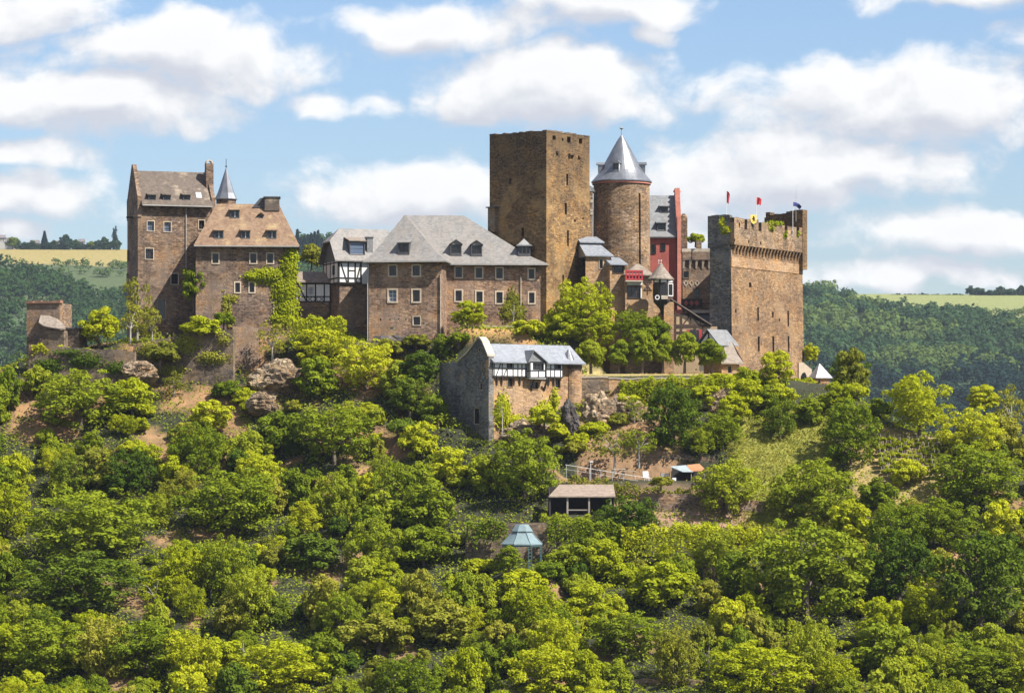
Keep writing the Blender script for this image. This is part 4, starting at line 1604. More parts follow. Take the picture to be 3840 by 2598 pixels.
def flag(px, row0, row1, Y, label, mat, w_, h_, drop, name='flag', wave=.12):
    p0 = P(px, row1, Y)
    T = Thing(name, label, 'flag', p0, 0)
    ht = T.z(row0)
    mb = MB()
    mb.tube([(0, 0, -.6), (0, 0, ht)], [.045, .03], 6)
    T.part('pole', mb, 'metal_white')
    mb = MB()
    nu, nv = 9, 5
    g = [[None] * (nv + 1) for _ in range(nu + 1)]
    for i in range(nu + 1):
        for k in range(nv + 1):
            u, v = i / nu, k / nv
            g[i][k] = (.04 + w_ * u * (1 - .35 * v * drop), wave * math.sin(u * 7 + v * 2) * (.3 + u), ht - .05 - h_ * v * (1 - .25 * u) - drop * u * u * w_ * .9)
    for i in range(nu):
        for k in range(nv):
            mb.poly([g[i][k], g[i + 1][k], g[i + 1][k + 1], g[i][k + 1]])
    T.part('cloth', mb, mat, smooth=True)
    return T


flag(2724, 715, 815, 2.2, 'limp dark red flag on the left end of the shield wall', 'cloth_dark_red', .42, 1.6, 1.2)
flag(2836, 738, 838, 3.5, 'bright red flag flying above the middle of the shield wall', 'cloth_red', .65, 1.0, .5)
flag(2973, 756, 868, 8.5, 'blue flag fluttering near the right corner of the shield wall', 'cloth_blue', 1.1, .55, .6, wave=.22)
p0 = P(2985, 800, 10)
T = Thing('antenna', 'thin antenna mast beside the blue flag', 'antenna', p0, 0)
mb = MB()
mb.tube([(0, 0, -1), (0, 0, T.z(706))], [.035, .015], 5)
T.part('mast', mb, 'gutter')
mb = MB()
for q in range(3):
    mb.box(-.25, .25, -.01, .01, T.z(730 + 12 * q), T.z(730 + 12 * q) + .02)
T.part('crossbar', mb, 'gutter')
# painted crest on the battlements
p0 = P(2826, 838, 1.2)
T = Thing('crest_sign', 'yellow heraldic shield with dark animal emblem on the battlements', 'sign', p0, 20)
zh = T.z(806)
mb = MB()
mb.prism(front(0), [(-.42, zh), (.42, zh), (.42, .42), (.3, .12), (0, -.1), (-.3, .12), (-.42, .42)], 0, .06)
T.part('shield', mb, 'paint_yellow')
mb = MB()
em = [(-.18, .2), (-.08, .36), (-.14, .52), (-.26, .5), (-.2, .62), (-.08, .66), (-.12, .8), (-.02, .92), (.12, .88), (.1, .76), (.2, .62), (.14, .48), (.26, .36), (.18, .22), (.1, .34), (.02, .4), (0, .24)]
mb.prism(front(-.012), [(x, z_ * zh / 1.05) for x, z_ in em], 0, .01)
T.part('emblem', mb, 'paint_black')
mb = MB()
mb.box(-.04, .04, .06, .12, -.8, .6)
T.part('post', mb, 'wood_dark')

# ------------------------------------------------------------------ small houses right of the keep
b0 = P(2213, 1290, 3.0)
T = Thing('small_stone_house', 'small pale stone house with blue-grey slate roof tucked right of the keep', 'house', b0, 14)
xr = T.x(2289)
ze = T.z(961)
ops = [T.op(2254, 990, 14, 34), T.op(2256, 1071, 14, 30), T.op(2257, 1146, 12, 30)]
w = MB()
facade(w, front(), -.6, xr, -9, ze, ops)
facade(w, right(xr), 0, 4.5, -9, ze)
T.part('wall', w, 'stone_warm')
for o in ops:
    window(T, front(), o, .05, bars=(1, 1))
rf = MB()
za, zb = T.z(916, 2.5), T.z(886, 4)
rf.hexa([(-.7, -.35, ze - .05), (T.x(2300), -.35, ze - .05), (T.x(2300), 4.5, ze - .05), (-.7, 4.5, ze - .05)], [(-.7, -.35, ze + .1), (T.x(2300), -.35, ze + .1), (T.x(2252, 2.5), 2.6, za), (-.7, 2.6, za)])
T.part('roof', rf, 'slate_blue')
rf = MB()
rf.hexa([(-.7, 2.3, za + .15), (T.x(2262, 3), 2.3, za + .15), (T.x(2262, 3), 4.5, za + .15), (-.7, 4.5, za + .15)], [(-.7, 2.3, za + .28), (T.x(2262, 3), 2.3, za + .28), (T.x(2240, 4), 4.4, zb), (-.7, 4.4, zb)])
T.part('upper_roof', rf, 'slate_blue')
mb = MB()
mb.box(-.65, T.x(2258, 3), 2.5, 4.4, za - .6, za + .16)
T.part('upper_wall', mb, 'slate_dark')

b0 = P(2287, 1290, 2.2)
T = Thing('bay_house', 'pale stone house with dark window band under a short grey roof, between two slate-roofed houses', 'house', b0, 16)
xr = T.x(2345)
ze = T.z(993)
o = T.op(2318, 1010, 40, 26)
w = MB()
facade(w, front(), 0, xr, -9, ze, [o])
facade(w, right(xr), 0, 4, -9, ze)
facade(w, left(0), 0, 4, -9, ze)
T.part('wall', w, 'stone_warm')
window(T, front(), o, .05, smat='timber_brown', bars=(3, 0), sash='timber_brown')
rf = MB()
rf.hexa([(-.1, -.4, ze - .05), (T.x(2352), -.4, ze - .05), (T.x(2352), 4, ze - .05), (-.1, 4, ze - .05)], [(-.1, -.4, ze + .08), (T.x(2352), -.4, ze + .08), (T.x(2322, 2.5), 2.6, T.z(964, 2.5)), (-.1, 2.6, T.z(964, 2.5))])
T.part('roof', rf, 'slate_blue')

b0 = P(2345, 1290, 1.6)
T = Thing('balcony_house', 'pale stone house with red balcony and wide dark window under a low tan hip roof', 'house', b0, 10)
xr = T.x(2448)
ze = T.z(1030)
o = T.op(2378, 1096, 50, 44)
w = MB()
facade(w, front(), 0, xr, -9, ze, [o])
facade(w, right(xr), 0, 5, -9, ze)
facade(w, left(0), 0, 5, -9, ze)
w.box(xr + .01, T.x(2494), .2, 4, -9, T.z(1120))
T.part('wall', w, 'stone_warm')
window(T, front(), o, .04, smat='timber_brown', bars=(2, 1), sash='timber_brown')
rf = hip(-.3, T.x(2456), -.4, 5.3, ze, (T.x(2388, 2.3), 2.3), (T.x(2398, 2.3), 2.3), T.z(989, 2.3), .12, .2)
T.part('roof', rf, 'slate_tan')
mb = MB()
mb.box(T.x(2346, -.7), T.x(2411, -.7), -.75, .0, T.z(1056, -.7), T.z(1051, -.7))
bal = T.part('balcony', mb, 'coping')
for rz_ in (1016, 1031, 1047):
    mb = MB()
    mb.box(T.x(2345, -.7), T.x(2411, -.7), -.76, -.68, T.z(rz_ + 3, -.7), T.z(rz_ - 3, -.7))
    T.part('railing_board', mb, 'wood_red', bal)
for q in range(6):
    px_ = 2348 + q * 12
    mb = MB()
    mb.box(T.x(px_ - 3, -.7), T.x(px_ + 3, -.7), -.74, -.70, T.z(1050, -.7), T.z(1015, -.7))
    T.part('baluster', mb, 'wood_red', bal)
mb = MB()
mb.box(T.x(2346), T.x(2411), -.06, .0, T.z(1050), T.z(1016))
T.part('shadow_board', mb, 'wood_dark')  # dark sheet on the wall standing in for shade behind the balcony
mb = MB()
mb.box(T.x(2352), T.x(2408), -.14, -.02, T.z(1068), T.z(1058))
T.part('lintel', mb, 'plaster_white')
mb = MB()
mb.box(T.x(2402), T.x(2406), -.12, -.02, T.z(1118), T.z(1080))
T.part('shutter', mb, 'plaster_white')
f = front()
for a_, b_ in (((2416, 1060), (2440, 1085)), ((2440, 1060), (2416, 1085)), ((2412, 1058), (2445, 1058)), ((2412, 1088), (2445, 1088)), ((2428, 1058), (2428, 1105))):
    beam(T, f, T.at(*a_), T.at(*b_), .13, 'timber_brown')

# corner oriel turret
b0 = P(2487, 1185, -.6)
T = Thing('oriel_turret', 'dark timber oriel turret with bell-shaped roof and white ornaments at the castle gate', 'turret', b0, 0)
s_ = FPX / (D0 - .6)
n = 8
mb = MB()
mb.lathe([(.25, T.z(1182)), (.45, T.z(1160)), (36 / s_, T.z(1135)), (40 / s_, T.z(1128))], n, a0=PI / 8)
T.part('corbel_base', mb, 'wood_dark')
mb = MB()
mb.lathe([(39 / s_, T.z(1128)), (39 / s_, T.z(1044))], n, a0=PI / 8)
T.part('wall', mb, 'timber_brown')
rad = 39 / s_ * math.cos(PI / 8)
for k in range(n):
    ang = k * 2 * PI / n
    if math.sin(ang) > .3:
        continue
    ux, uy = math.cos(ang), math.sin(ang)
    fo = lambda u, v, w, ux=ux, uy=uy: ((rad - w) * ux - u * uy, (rad - w) * uy + u * ux, v)
    hw = .36
    mb = MB()
    for (a_, b_, c_, d_) in ((-hw - .05, -hw, T.z(1112), T.z(1064)), (hw, hw + .05, T.z(1112), T.z(1064)), (-hw, hw, T.z(1067), T.z(1064)), (-hw, hw, T.z(1112), T.z(1109))):
        mb.boxf(fo, a_, b_, c_, d_, -.05, .02)
    wn = T.part('window', mb, 'plaster_white' if k >= 7 or k == 0 else 'wood_dark')
    mb = MB()
    mb.boxf(fo, -hw + .002, hw - .002, T.z(1109), T.z(1067), -.02, .01)
    T.part('pane', mb, 'glass', wn)
    mb = MB()
    mb.boxf(fo, -.03, .03, T.z(1109), T.z(1067), -.04, -.022)
    T.part('mullion', mb, 'timber_black', wn)
    mb = MB()
    mb.boxf(fo, -hw, hw, T.z(1060), T.z(1051), -.03, .02)
    T.part('panel', mb, 'plaster_white')
mb = MB()
for q in range(12):
    a0, a1 = 2 * PI * q / 12, 2 * PI * (q + 1) / 12
    c_ = T.at(2465, 1115, -rad)
    qd = [(c_[0] + .3 * math.cos(a0), c_[1] + .3 * math.sin(a0)), (c_[0] + .3 * math.cos(a1), c_[1] + .3 * math.sin(a1)), (c_[0] + .19 * math.cos(a1), c_[1] + .19 * math.sin(a1)), (c_[0] + .19 * math.cos(a0), c_[1] + .19 * math.sin(a0))]
    mb.prism(front(-rad - .1), qd, 0, .06)
T.part('ring_ornament', mb, 'plaster_white')
mb = MB()
mb.box(T.x(2480, -rad), T.x(2504, -rad), -rad - .12, -rad + .05, T.z(1122, -rad), T.z(1108, -rad))
T.part('panel', mb, 'coping')
pr = [(50, 1050), (50, 1046), (38, 1034), (26, 1018), (15, 1004), (9, 996), (7, 990), (1, 986)]
mb = MB()
mb.lathe([(a / s_, T.z(b2)) for a, b2 in pr], 16, (-.3, 0, 0))
rf = T.part('roof', mb, 'slate_tan')
mb = MB()
for q, dx in enumerate((-.25, .05)):
    mb.tube([(-.3 + dx, 0, T.z(992)), (-.3 + dx, 0, T.z(980))], .03, 5)
    mb.lathe([(.02, 0), (.11, .1), (.02, .2)], 8, (-.3 + dx, 0, T.z(981)))
T.part('finial', mb, 'metal_white', rf)

# ------------------------------------------------------------------ timbered hall with long sloping roof beam
b0 = P(2490, 1300, -1.5)
T = Thing('timbered_hall', 'timber-framed hall with a long slanting roof edge and stone pier, left of the shield wall', 'building', b0, 0)
mb = MB()
mb.box(0, T.x(2527), 0, 2.0, -9, T.z(1132))
T.part('stone_pier', mb, 'stone_warm')
fr_ = front(.3)
A = lambda px, py: T.at(px, py, .3)
mb = MB()
mb.prism(front(.35), [A(2527, 1221), A(2527, 1180), A(2565, 1180), A(2655, 1221)], 0, .05)
mb.prism(front(.36), [A(2527, 1420), A(2527, 1224), A(2690, 1224), A(2690, 1420)], 0, .05)
T.part('plaster_wall', mb, 'plaster_tan')
mb = MB()
mb.box(T.x(2530), T.x(2560), .33, .345, T.z(1180), T.z(1160))
T.part('red_panel', mb, 'plaster_red')
for a_, b_, wd in (((2522, 1129), (2664, 1220), .26), ((2526, 1221), (2662, 1221), .3), ((2533, 1140), (2533, 1290), .2), ((2590, 1176), (2590, 1221), .16), ((2590, 1180), (2560, 1219), .16), ((2590, 1180), (2622, 1219), .16),
                   ((2530, 1178), (2580, 1178), .2), ((2556, 1180), (2556, 1290), .17), ((2626, 1198), (2626, 1221), .14), ((2635, 1222), (2635, 1290), .18), ((2605, 1222), (2612, 1250), .14), ((2536, 1245), (2568, 1245), .14)):
    beam(T, fr_, A(*a_), A(*b_), wd, 'timber_brown')
rf = MB()
p = [A(2517, 1124), A(2670, 1222), A(2672, 1228), A(2517, 1130)]
rf.hexa([(p[0][0], -.05, p[0][1]), (p[1][0], -.05, p[1][1]), (p[1][0], 4.5, p[1][1] + .3), (p[0][0], 4.5, p[0][1] + .3)], [(p[0][0], -.05, p[0][1] + .14), (p[1][0], -.05, p[1][1] + .14), (p[1][0], 4.5, p[1][1] + .44), (p[0][0], 4.5, p[0][1] + .44)])
T.part('roof', rf, 'slate_tan')
mb = MB()
mb.boxf(fr_, A(2585, 1280)[0], A(2622, 1280)[0], A(2585, 1285)[1], A(2585, 1236)[1], -.02, .04)
dr = T.part('gate_opening', mb, 'glass')
for xa, xb in ((2574, 2586), (2621, 2632)):
    mb = MB()
    mb.boxf(fr_, A(xa, 1280)[0], A(xb, 1280)[0], A(xa, 1285)[1], A(xa, 1236)[1], -.06, -.022)
    T.part('shutter', mb, 'wood_red')

# ------------------------------------------------------------------ two small slate houses at the foot of the shield wall
b0 = P(2706, 1415, -9.0)
T = Thing('gate_lodge', 'little house with concave slate roof at the foot of the shield wall', 'house', b0, 34)
xr = T.x(2772)
DV = 3.6
ze, zr = T.z(1357), T.z(1281, DV / 2)
ze_ = ze
w = MB()
facade(w, front(), 0, xr, -2, ze, [T.op(2738, 1385, 16, 30)])
facade(w, left(0), 0, DV, -2, ze)
facade(w, right(xr), 0, DV, -2, ze)
w.prism(lambda u, v, ww: (ww, u, v), [(-.05, ze), (DV, ze), (DV / 2, zr - .2)], xr - .25, xr - .002)
T.part('wall', w, 'stone_warm')
window(T, front(), T.op(2738, 1385, 16, 30), 0)
rf = MB()
prof = [(-.55, ze - .12), (-.05, ze + .35), (.7, ze + 1.05), (DV / 2, zr), (DV - .7, ze + 1.05), (DV + .05, ze + .35), (DV + .55, ze - .12)]
n = len(prof)
lo = [(-.45, u, v) for u, v in prof] + [(-.45, u, v - .14) for u, v in prof[::-1]]
hi_ = [(xr + .35, u, v) for u, v in prof] + [(xr + .35, u, v - .14) for u, v in prof[::-1]]
for i in range(n - 1):
    rf.poly([lo[i], lo[i + 1], hi_[i + 1], hi_[i]])
    rf.poly([lo[2 * n - 1 - i], lo[2 * n - 2 - i], hi_[2 * n - 2 - i], hi_[2 * n - 1 - i]])
    for S_ in (lo, hi_):
        rf.poly([S_[i], S_[i + 1], S_[2 * n - 2 - i], S_[2 * n - 1 - i]])
for i in (0, n - 1):
    rf.poly([lo[i], hi_[i], hi_[2 * n - 1 - i], lo[2 * n - 1 - i]])
T.part('roof', rf, 'slate_tan')
mb = MB()
mb.bar(right(xr + .37), (-.5, ze - .2), (DV / 2, zr - .1), .16, 0, .06)
mb.bar(right(xr + .37), (DV + .5, ze - .2), (DV / 2, zr - .1), .16, 0, .06)
T.part('bargeboard', mb, 'timber_brown')

b0 = P(2622, 1330, -5.5)
T = Thing('timbered_porch_house', 'small half-timbered gable with pale slate roof behind the little gate lodge', 'house', b0, -42)
xr = T.x(2660)
DV = 3.4
ze, zr = T.z(1290), T.z(1239, 0)
w = MB()
facade(w, front(), 0, 3.0, -2, ze)
w.prism(front(0), [(0, ze), (3.0, ze), (1.5, zr - .1)], 0, .1)
T.part('wall', w, 'plaster_white')
w = MB()
facade(w, right(2.95), .12, 3.4, -2, ze)
T.part('wall', w, 'stone_warm')
for a_, b_ in (((0, ze), (3.0, ze)), ((0, ze), (1.5, zr - .1)), ((3.0, ze), (1.5, zr - .1)), ((1.5, ze), (1.5, zr - .2)), ((.75, ze), (1.5, ze + .8)), ((2.25, ze), (1.5, ze + .8)), ((.1, 0), (.1, ze)), ((2.9, 0), (2.9, ze))):
    beam(T, front(0), a_, b_, .16, 'timber_black')
for sgn, xe in ((1, -.4), (-1, 3.4)):
    rf = MB()
    rf.hexa([(xe, -.35, ze - .3), (1.5, -.35, zr), (1.5, 3.6, zr), (xe, 3.6, ze - .3)], [(xe, -.35, ze - .18), (1.5, -.35, zr + .13), (1.5, 3.6, zr + .13), (xe, 3.6, ze - .18)])
    T.part('roof_slope', rf, 'slate_grey')

# ------------------------------------------------------------------ gatehouse in front, lower down the slope
b0 = P(1830, 1640, -24)
T = Thing('gatehouse', 'stone gatehouse with curved gable, white half-timbered storey and pale slate roof below the castle', 'house', b0, 33)
xr = T.x(2113)
zs, ze, zb = T.z(1413), T.z(1356), -2.5
GA = lambda px, py: T.atx(px, py, 0.0)
Y2 = GA(1723, 1400)[0]
Y3 = GA(1648, 1500)[0]
zr = GA(1799, 1275)[1]
lops = [T.op(1913, 1434, 20, 32), T.op(2002, 1446, 33, 27), T.op(2091, 1437, 20, 34)]
w = MB()
facade(w, front(), 0, xr, zb, zs, lops, .35)
facade(w, back(Y2), 0, xr, zb, ze)
T.part('wall', w, 'stone_warm')
for o in lops:
    window(T, front(), o, .05, smat='stone_warm', bars=(1, 1))
# gable wall, drawn as its real outline, with slits and a niche
sl = [T.opx(1808, 1370, 8, 26), T.opx(1802, 1449, 11, 28), T.opx(1786, 1560, 22, 60), T.opx(1795, 1312, 9, 14)]
out_ = [GA(*p) for p in ((1833, 1336), (1822, 1310), (1812, 1285), (1803, 1272), (1797, 1270), (1788, 1280), (1775, 1298), (1762, 1316), (1748, 1332), (1730, 1348), (1722, 1355), (1700, 1359), (1672, 1362))]
out_.append((Y3 - .5, GA(1655, 1366)[1]))
out_.append((Y3, GA(1648, 1374)[1]))
w = MB()
us = sorted([p[0] for p in out_] + [o[k] for o in sl for k in (0, 1)])
topf = lambda u: float(np.interp(u, [p[0] for p in out_], [p[1] for p in out_]))
fl = left(-.02)
us = [u for u in us if u >= out_[0][0]]
for a_, b_ in zip(us, us[1:]):
    if b_ - a_ < 1e-4:
        continue
    m_ = (a_ + b_) / 2
    holes = sorted([(o[2], o[3]) for o in sl if o[0] - 1e-4 < m_ < o[1] + 1e-4])
    v_ = zb
    for h0, h1 in holes:
        w.poly([fl(a_, v_, 0), fl(b_, v_, 0), fl(b_, h0, 0), fl(a_, h0, 0)])
        v_ = h1
    w.poly([fl(a_, v_, 0), fl(b_, v_, 0), fl(b_, topf(b_), 0), fl(a_, topf(a_), 0)])
    w.poly([fl(a_, zb, .7), fl(b_, zb, .7), fl(b_, topf(b_), .7), fl(a_, topf(a_), .7)])
    w.poly([fl(a_, topf(a_), 0), fl(b_, topf(b_), 0), fl(b_, topf(b_), .7), fl(a_, topf(a_), .7)])
for o in sl:
    facade(w, fl, o[0], o[0], o[2], o[2], [o], .45)
w.poly([fl(us[0], zb, 0), fl(us[0], topf(us[0]), 0), fl(us[0], topf(us[0]), .7), fl(us[0], zb, .7)])
w.poly([fl(us[-1], zb, 0), fl(us[-1], topf(us[-1]), 0), fl(us[-1], topf(us[-1]), .7), fl(us[-1], zb, .7)])
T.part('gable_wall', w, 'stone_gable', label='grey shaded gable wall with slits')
for o in sl:
    window(T, fl, o, 0, bars=(0, 0))
cp = MB()
for (a_, b_) in zip(out_[:10], out_[1:11]):
    cp.hexa([(-.18, a_[0], a_[1] + .02), (.82, a_[0], a_[1] + .02), (.82, b_[0], b_[1] + .02), (-.18, b_[0], b_[1] + .02)], [(-.18, a_[0], a_[1] + .24), (.82, a_[0], a_[1] + .24), (.82, b_[0], b_[1] + .24), (-.18, b_[0], b_[1] + .24)])
T.part('gable_coping', cp, 'coping')
mb = MB()
mb.box(-.03, T.x(1850) , -.06, .4, zs - .2, ze + .25)
T.part('corner_pier', mb, 'stone_warm')
# timbered storey
j = .28
uo = [T.op(1913, 1370, 18, 32, -j), T.op(2091, 1372, 20, 32, -j)]
w = MB()
facade(w, front(-j), T.x(1850, -j), T.x(2112, -j), zs, ze, uo, .22)
w.poly([(T.x(1850, -j), -j, zs), (T.x(2112, -j), -j, zs), (T.x(2112, -j), 0.02, zs), (T.x(1850, -j), 0.02, zs)])
T.part('plaster_wall', w, 'plaster_white')
for o in uo:
    window(T, front(-j), o, 0, smat='timber_black', sash='timber_black', bars=(1, 0))
f = front(-j)
BX = lambda px: T.x(px, -j)
zm = T.z(1380, -j)
zl, zu = T.z(1410, -j), T.z(1359, -j)
for z_ in (zl, zm, zu):
    for xa, xb in ((1850, 1975), (2046, 2112)):
        beam(T, f, (BX(xa), z_), (BX(xb), z_), .15)
for px in (1853, 1883, 1902, 1924, 1942, 1957, 1971, 2048, 2065, 2080, 2102, 2110):
    beam(T, f, (BX(px), zs), (BX(px), ze), .12, w0=-.044)
beam(T, f, (BX(1878), zu), (BX(1860), zl), .11, w0=-.04)
beam(T, f, (BX(1900), zm), (BX(1888), zl), .10, w0=-.038)
# projecting bay
jb = .85
bo = T.op(2019, 1372, 42, 30, -jb)
xa, xb = T.x(1986, -jb), T.x(2047, -jb)
w = MB()
facade(w, front(-jb), xa, xb, T.z(1417, -jb), ze + .1, [bo], .25)
for xe in (xa, xb):
    w.poly([(xe, -jb, T.z(1417, -jb)), (xe, 0.0, T.z(1417, -jb)), (xe, 0.0, ze + .1), (xe, -jb, ze + .1)])
w.poly([(xa, -jb, T.z(1417, -jb)), (xb, -jb, T.z(1417, -jb)), (xb, 0, T.z(1417, -jb)), (xa, 0, T.z(1417, -jb))])
bay = T.part('bay', w, 'plaster_white')
window(T, front(-jb), bo, 0, smat='timber_black', sash='timber_black', bars=(2, 0), parent=bay)
fb = front(-jb)
for a_, b_ in (((1987, 1415), (2046, 1415)), ((1987, 1389), (2046, 1389)), ((2019, 1389), (2019, 1415)), ((1988, 1358), (1988, 1416)), ((2045, 1358), (2045, 1416)), ((1987, 1357), (2046, 1357))):
    beam(T, fb, T.at(*a_, -jb), T.at(*b_, -jb), .11, parent=bay)
fbl = left(xa)
for y_ in (-.7, -.35):
    beam(T, fbl, (y_, T.z(1417, -jb)), (y_, ze), .12, parent=bay)
beam(T, fbl, (-jb, T.z(1389, -jb)), (0, T.z(1389, -jb)), .12, parent=bay)
# brackets below the overhang
for px in (1862, 1880, 1926, 1948, 2056, 2075):
    x_ = T.x(px)
    mb = MB()
    mb.bar(lambda u, v, ww, x_=x_: (x_ + ww, u, v), (-j + .02, zs - .02), (.0, zs - .95), .16, -.08, .08)
    T.part('bracket', mb, 'timber_brown')
for px in (1992, 2040):
    x_ = T.x(px)
    mb = MB()
    mb.bar(lambda u, v, ww, x_=x_: (x_ + ww, u, v), (-jb + .1, zs - .1), (.0, zs - 1.5), .18, -.09, .09)
    T.part('bracket', mb, 'wood_dark')
# corner turret at the right
tcx, tcy = T.x(2150, .3), .9
mb = MB()
rT = 1.15
mb.box(T.x(2113), tcx + .4, .35, 3, -2.0, ze)
mb.lathe([(rT * 1.1, -2), (rT, T.z(1480)), (rT, ze + .1)], 20, (tcx + .25, tcy, 0))
T.part('corner_tower', mb, 'stone_warm')
mb = MB()
mb.lathe([(rT + .03, T.z(1376)), (rT + .06, T.z(1374)), (rT + .06, ze), (rT + .03, ze + .05)], 20, (tcx + .25, tcy, 0))
T.part('tower_band', mb, 'stone_grey')
ridy = GA(1799, 1290)[0]
zrr = T.z(1291, ridy, 5)
DG = Y2 + .3
x1e = T.x(2196, -.6)
rf = hip(.3, x1e, -.75, 2 * ridy + .75, ze, (.3, ridy), (T.x(2137, ridy), ridy), zrr, .14, .3)
T.part('roof', rf, 'slate_blue')
yr = lambda z: -.7 + (z - ze) / (zrr - ze) * (ridy + .7)
gd = MB()
gx0, gx1 = T.x(1978, -jb), T.x(2052, -jb)
gm = T.x(1999, -jb)
zpk = T.z(1313, 0)
for xe in (gx0, gx1):
    gd.hexa([(xe, -jb - .25, ze - .08), (gm, -jb - .25, zpk), (gm, 3.2, zpk), (xe, 3.2, ze - .08)], [(xe, -jb - .25, ze + .04), (gm, -jb - .25, zpk + .12), (gm, 3.2, zpk + .12), (xe, 3.2, ze + .04)])
gd.poly([(gx0 + .15, -jb - .02, ze), (gx1 - .15, -jb - .02, ze), (gm, -jb - .02, zpk)])
T.part('bay_roof', gd, 'slate_grey')
cone = MB()
cxd = T.x(2134, .4)
cone.lathe([(.95, ze - .05), (.8, ze + .3), (.42, ze + 1.1), (.1, T.z(1302, .5))], 14, (cxd, .5, 0))
T.part('turret_cap', cone, 'zinc')
GH = T
# boulder the turret stands on, and the low wall to its right
def rock(name, label, c, sx, sy, sz, mat, seed, rz=0, tilt=0, group=None):
    me_ = bpy.data.meshes.new(name)
    bmv = []
    import bmesh
    bm = bmesh.new()
    bmesh.ops.create_icosphere(bm, subdivisions=5, radius=1)
    for v in bm.verts:
        p_ = v.co.copy()
        k_ = 1 + .30 * mnoise.noise(p_ * 1.3 + Vector((seed, 0, 0))) + .16 * mnoise.noise(p_ * 3.1 + Vector((0, seed, 0)))
        q_ = 1 + .10 * round(3 * mnoise.noise(p_ * 2.0 + Vector((0, 0, seed)))) / 1.5 + .07 * round(4 * mnoise.noise(Vector((p_.x * 4, p_.y * 4, p_.z * 7)) + Vector((seed, 0, seed)))) / 2 + .03 * mnoise.noise(p_ * 12)
        v.co = Vector((p_.x * sx, p_.y * sy, p_.z * sz)) * k_ * q_
    bm.to_mesh(me_)
    bm.free()
    me_.materials.append(MATS[mat])
    o = bpy.data.objects.new(name, me_)
    o.location = c
    o.rotation_euler = (R(tilt), R(tilt * .6), R(rz))
    col.objects.link(o)
    tag(o, label, 'rock', group)
    return o


rock('boulder', 'big dark slanting boulder under the corner turret of the gatehouse', P(2138, 1560, -27.5), .85, 1.0, 2.0, 'rock_dark', 3, 10, -18)
rock('boulder', 'brown rock outcrop right of the dark boulder below the terrace', P(2235, 1580, -19.5), 2.4, 2.5, 2.9, 'rock', 8)
rock('boulder', 'reddish rock outcrop below the terrace wall, left of the tall dark tree', P(2345, 1560, -18.5), 2.7, 2.6, 2.2, 'rock', 12)
rock('boulder', 'pale bare rock face below the hedge, right of the tall dark tree', P(2690, 1530, -18.0), 2.6, 2.0, 2.4, 'rock', 17)
rock('boulder', 'brown rock under the small white-roofed turret', P(3040, 1505, -4.0), 2.0, 2.0, 1.6, 'rock', 21)
rock('boulder', 'sunlit brown rock patch at the left end of the retaining wall', P(520, 1400, -10), 2.0, 1.6, 1.5, 'rock', 25)
rock('boulder', 'jagged brown rocks right of the shaded wall corner below the hip-roofed house', P(1040, 1440, -9.0), 3.4, 2.4, 2.6, 'rock', 29)
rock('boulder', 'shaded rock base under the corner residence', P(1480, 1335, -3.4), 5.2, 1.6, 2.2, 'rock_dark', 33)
rock('boulder', 'rock shoulder below the gatehouse front wall', P(1975, 1625, -24.5), 2.8, 1.6, 1.5, 'rock', 37)
rock('boulder', 'orange-brown rock outcrop amid scrub below the left retaining wall', P(985, 1515, -15.0), 1.9, 1.4, 1.4, 'rock', 41)
rock('boulder', 'small bare rock among scrub at the far left edge', P(75, 1500, -9.0), 2.0, 1.6, 2.0, 'rock', 45)


def rough_wall(label, pts, Y, base, mat='stone_grey', th=.6, rz=0, cope=None, name='retaining_wall', seed=1):
    """free-standing masonry wall: pts are photo (column, top row) along the wall, base is the bottom row"""
    px0 = pts[0][0]
    b_ = P(px0, base, Y)
    T = Thing(name, label, 'wall', b_, rz)
    rg = random.Random(seed)
    mb = MB()
    cps = []
    xs = [T.x(p[0]) for p in pts]
    zs_ = [T.z(p[1], 0, x) for p, x in zip(pts, xs)]
    n_ = max(4, int((xs[-1] - xs[0]) / .7))
    prev = None
    for i in range(n_ + 1):
        x = xs[0] + (xs[-1] - xs[0]) * i / n_
        z_ = float(np.interp(x, xs, zs_)) + rg.uniform(-.09, .09)
        if prev:
            mb.hexa([(prev[0], -.35, -1.5), (x, -.35, -1.5), (x, th, -1.5), (prev[0], th, -1.5)], [(prev[0], 0, prev[1]), (x, 0, z_), (x, th, z_), (prev[0], th, prev[1])])
            if cope:
                cps.append((prev, (x, z_)))
        prev = (x, z_)
    T.part('wall', mb, mat)
    if cope:
        c_ = MB()
        for (a_, b2) in cps:
            c_.hexa([(a_[0], -.08, a_[1]), (b2[0], -.08, b2[1]), (b2[0], th + .08, b2[1]), (a_[0], th + .08, a_[1])], [(a_[0], -.08, a_[1] + .15), (b2[0], -.08, b2[1] + .15), (b2[0], th + .08, b2[1] + .15), (a_[0], th + .08, a_[1] + .15)])
        T.part('coping', c_, cope)
    return T


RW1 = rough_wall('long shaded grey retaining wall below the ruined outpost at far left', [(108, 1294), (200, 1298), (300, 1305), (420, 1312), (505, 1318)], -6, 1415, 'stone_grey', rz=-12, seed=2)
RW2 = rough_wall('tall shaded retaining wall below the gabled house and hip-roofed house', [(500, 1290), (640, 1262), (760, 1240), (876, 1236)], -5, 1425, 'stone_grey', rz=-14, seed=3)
rough_wall('sunlit stone buttress at the corner below the hip-roofed house', [(872, 1224), (905, 1222), (975, 1226)], -4.8, 1380, 'stone_brown', th=2.5, rz=14, seed=4)
rough_wall('grey stone terrace wall with pale coping right of the gatehouse', [(2178, 1418), (2280, 1418)], -16.2, 1500, 'stone_grey', rz=4, cope='coping', seed=5)
rough_wall('long terrace wall below the clipped trees, overgrown by hedge', [(2282, 1422), (2480, 1420), (2790, 1420)], -16.0, 1520, 'stone_warm', cope='coping', seed=6)
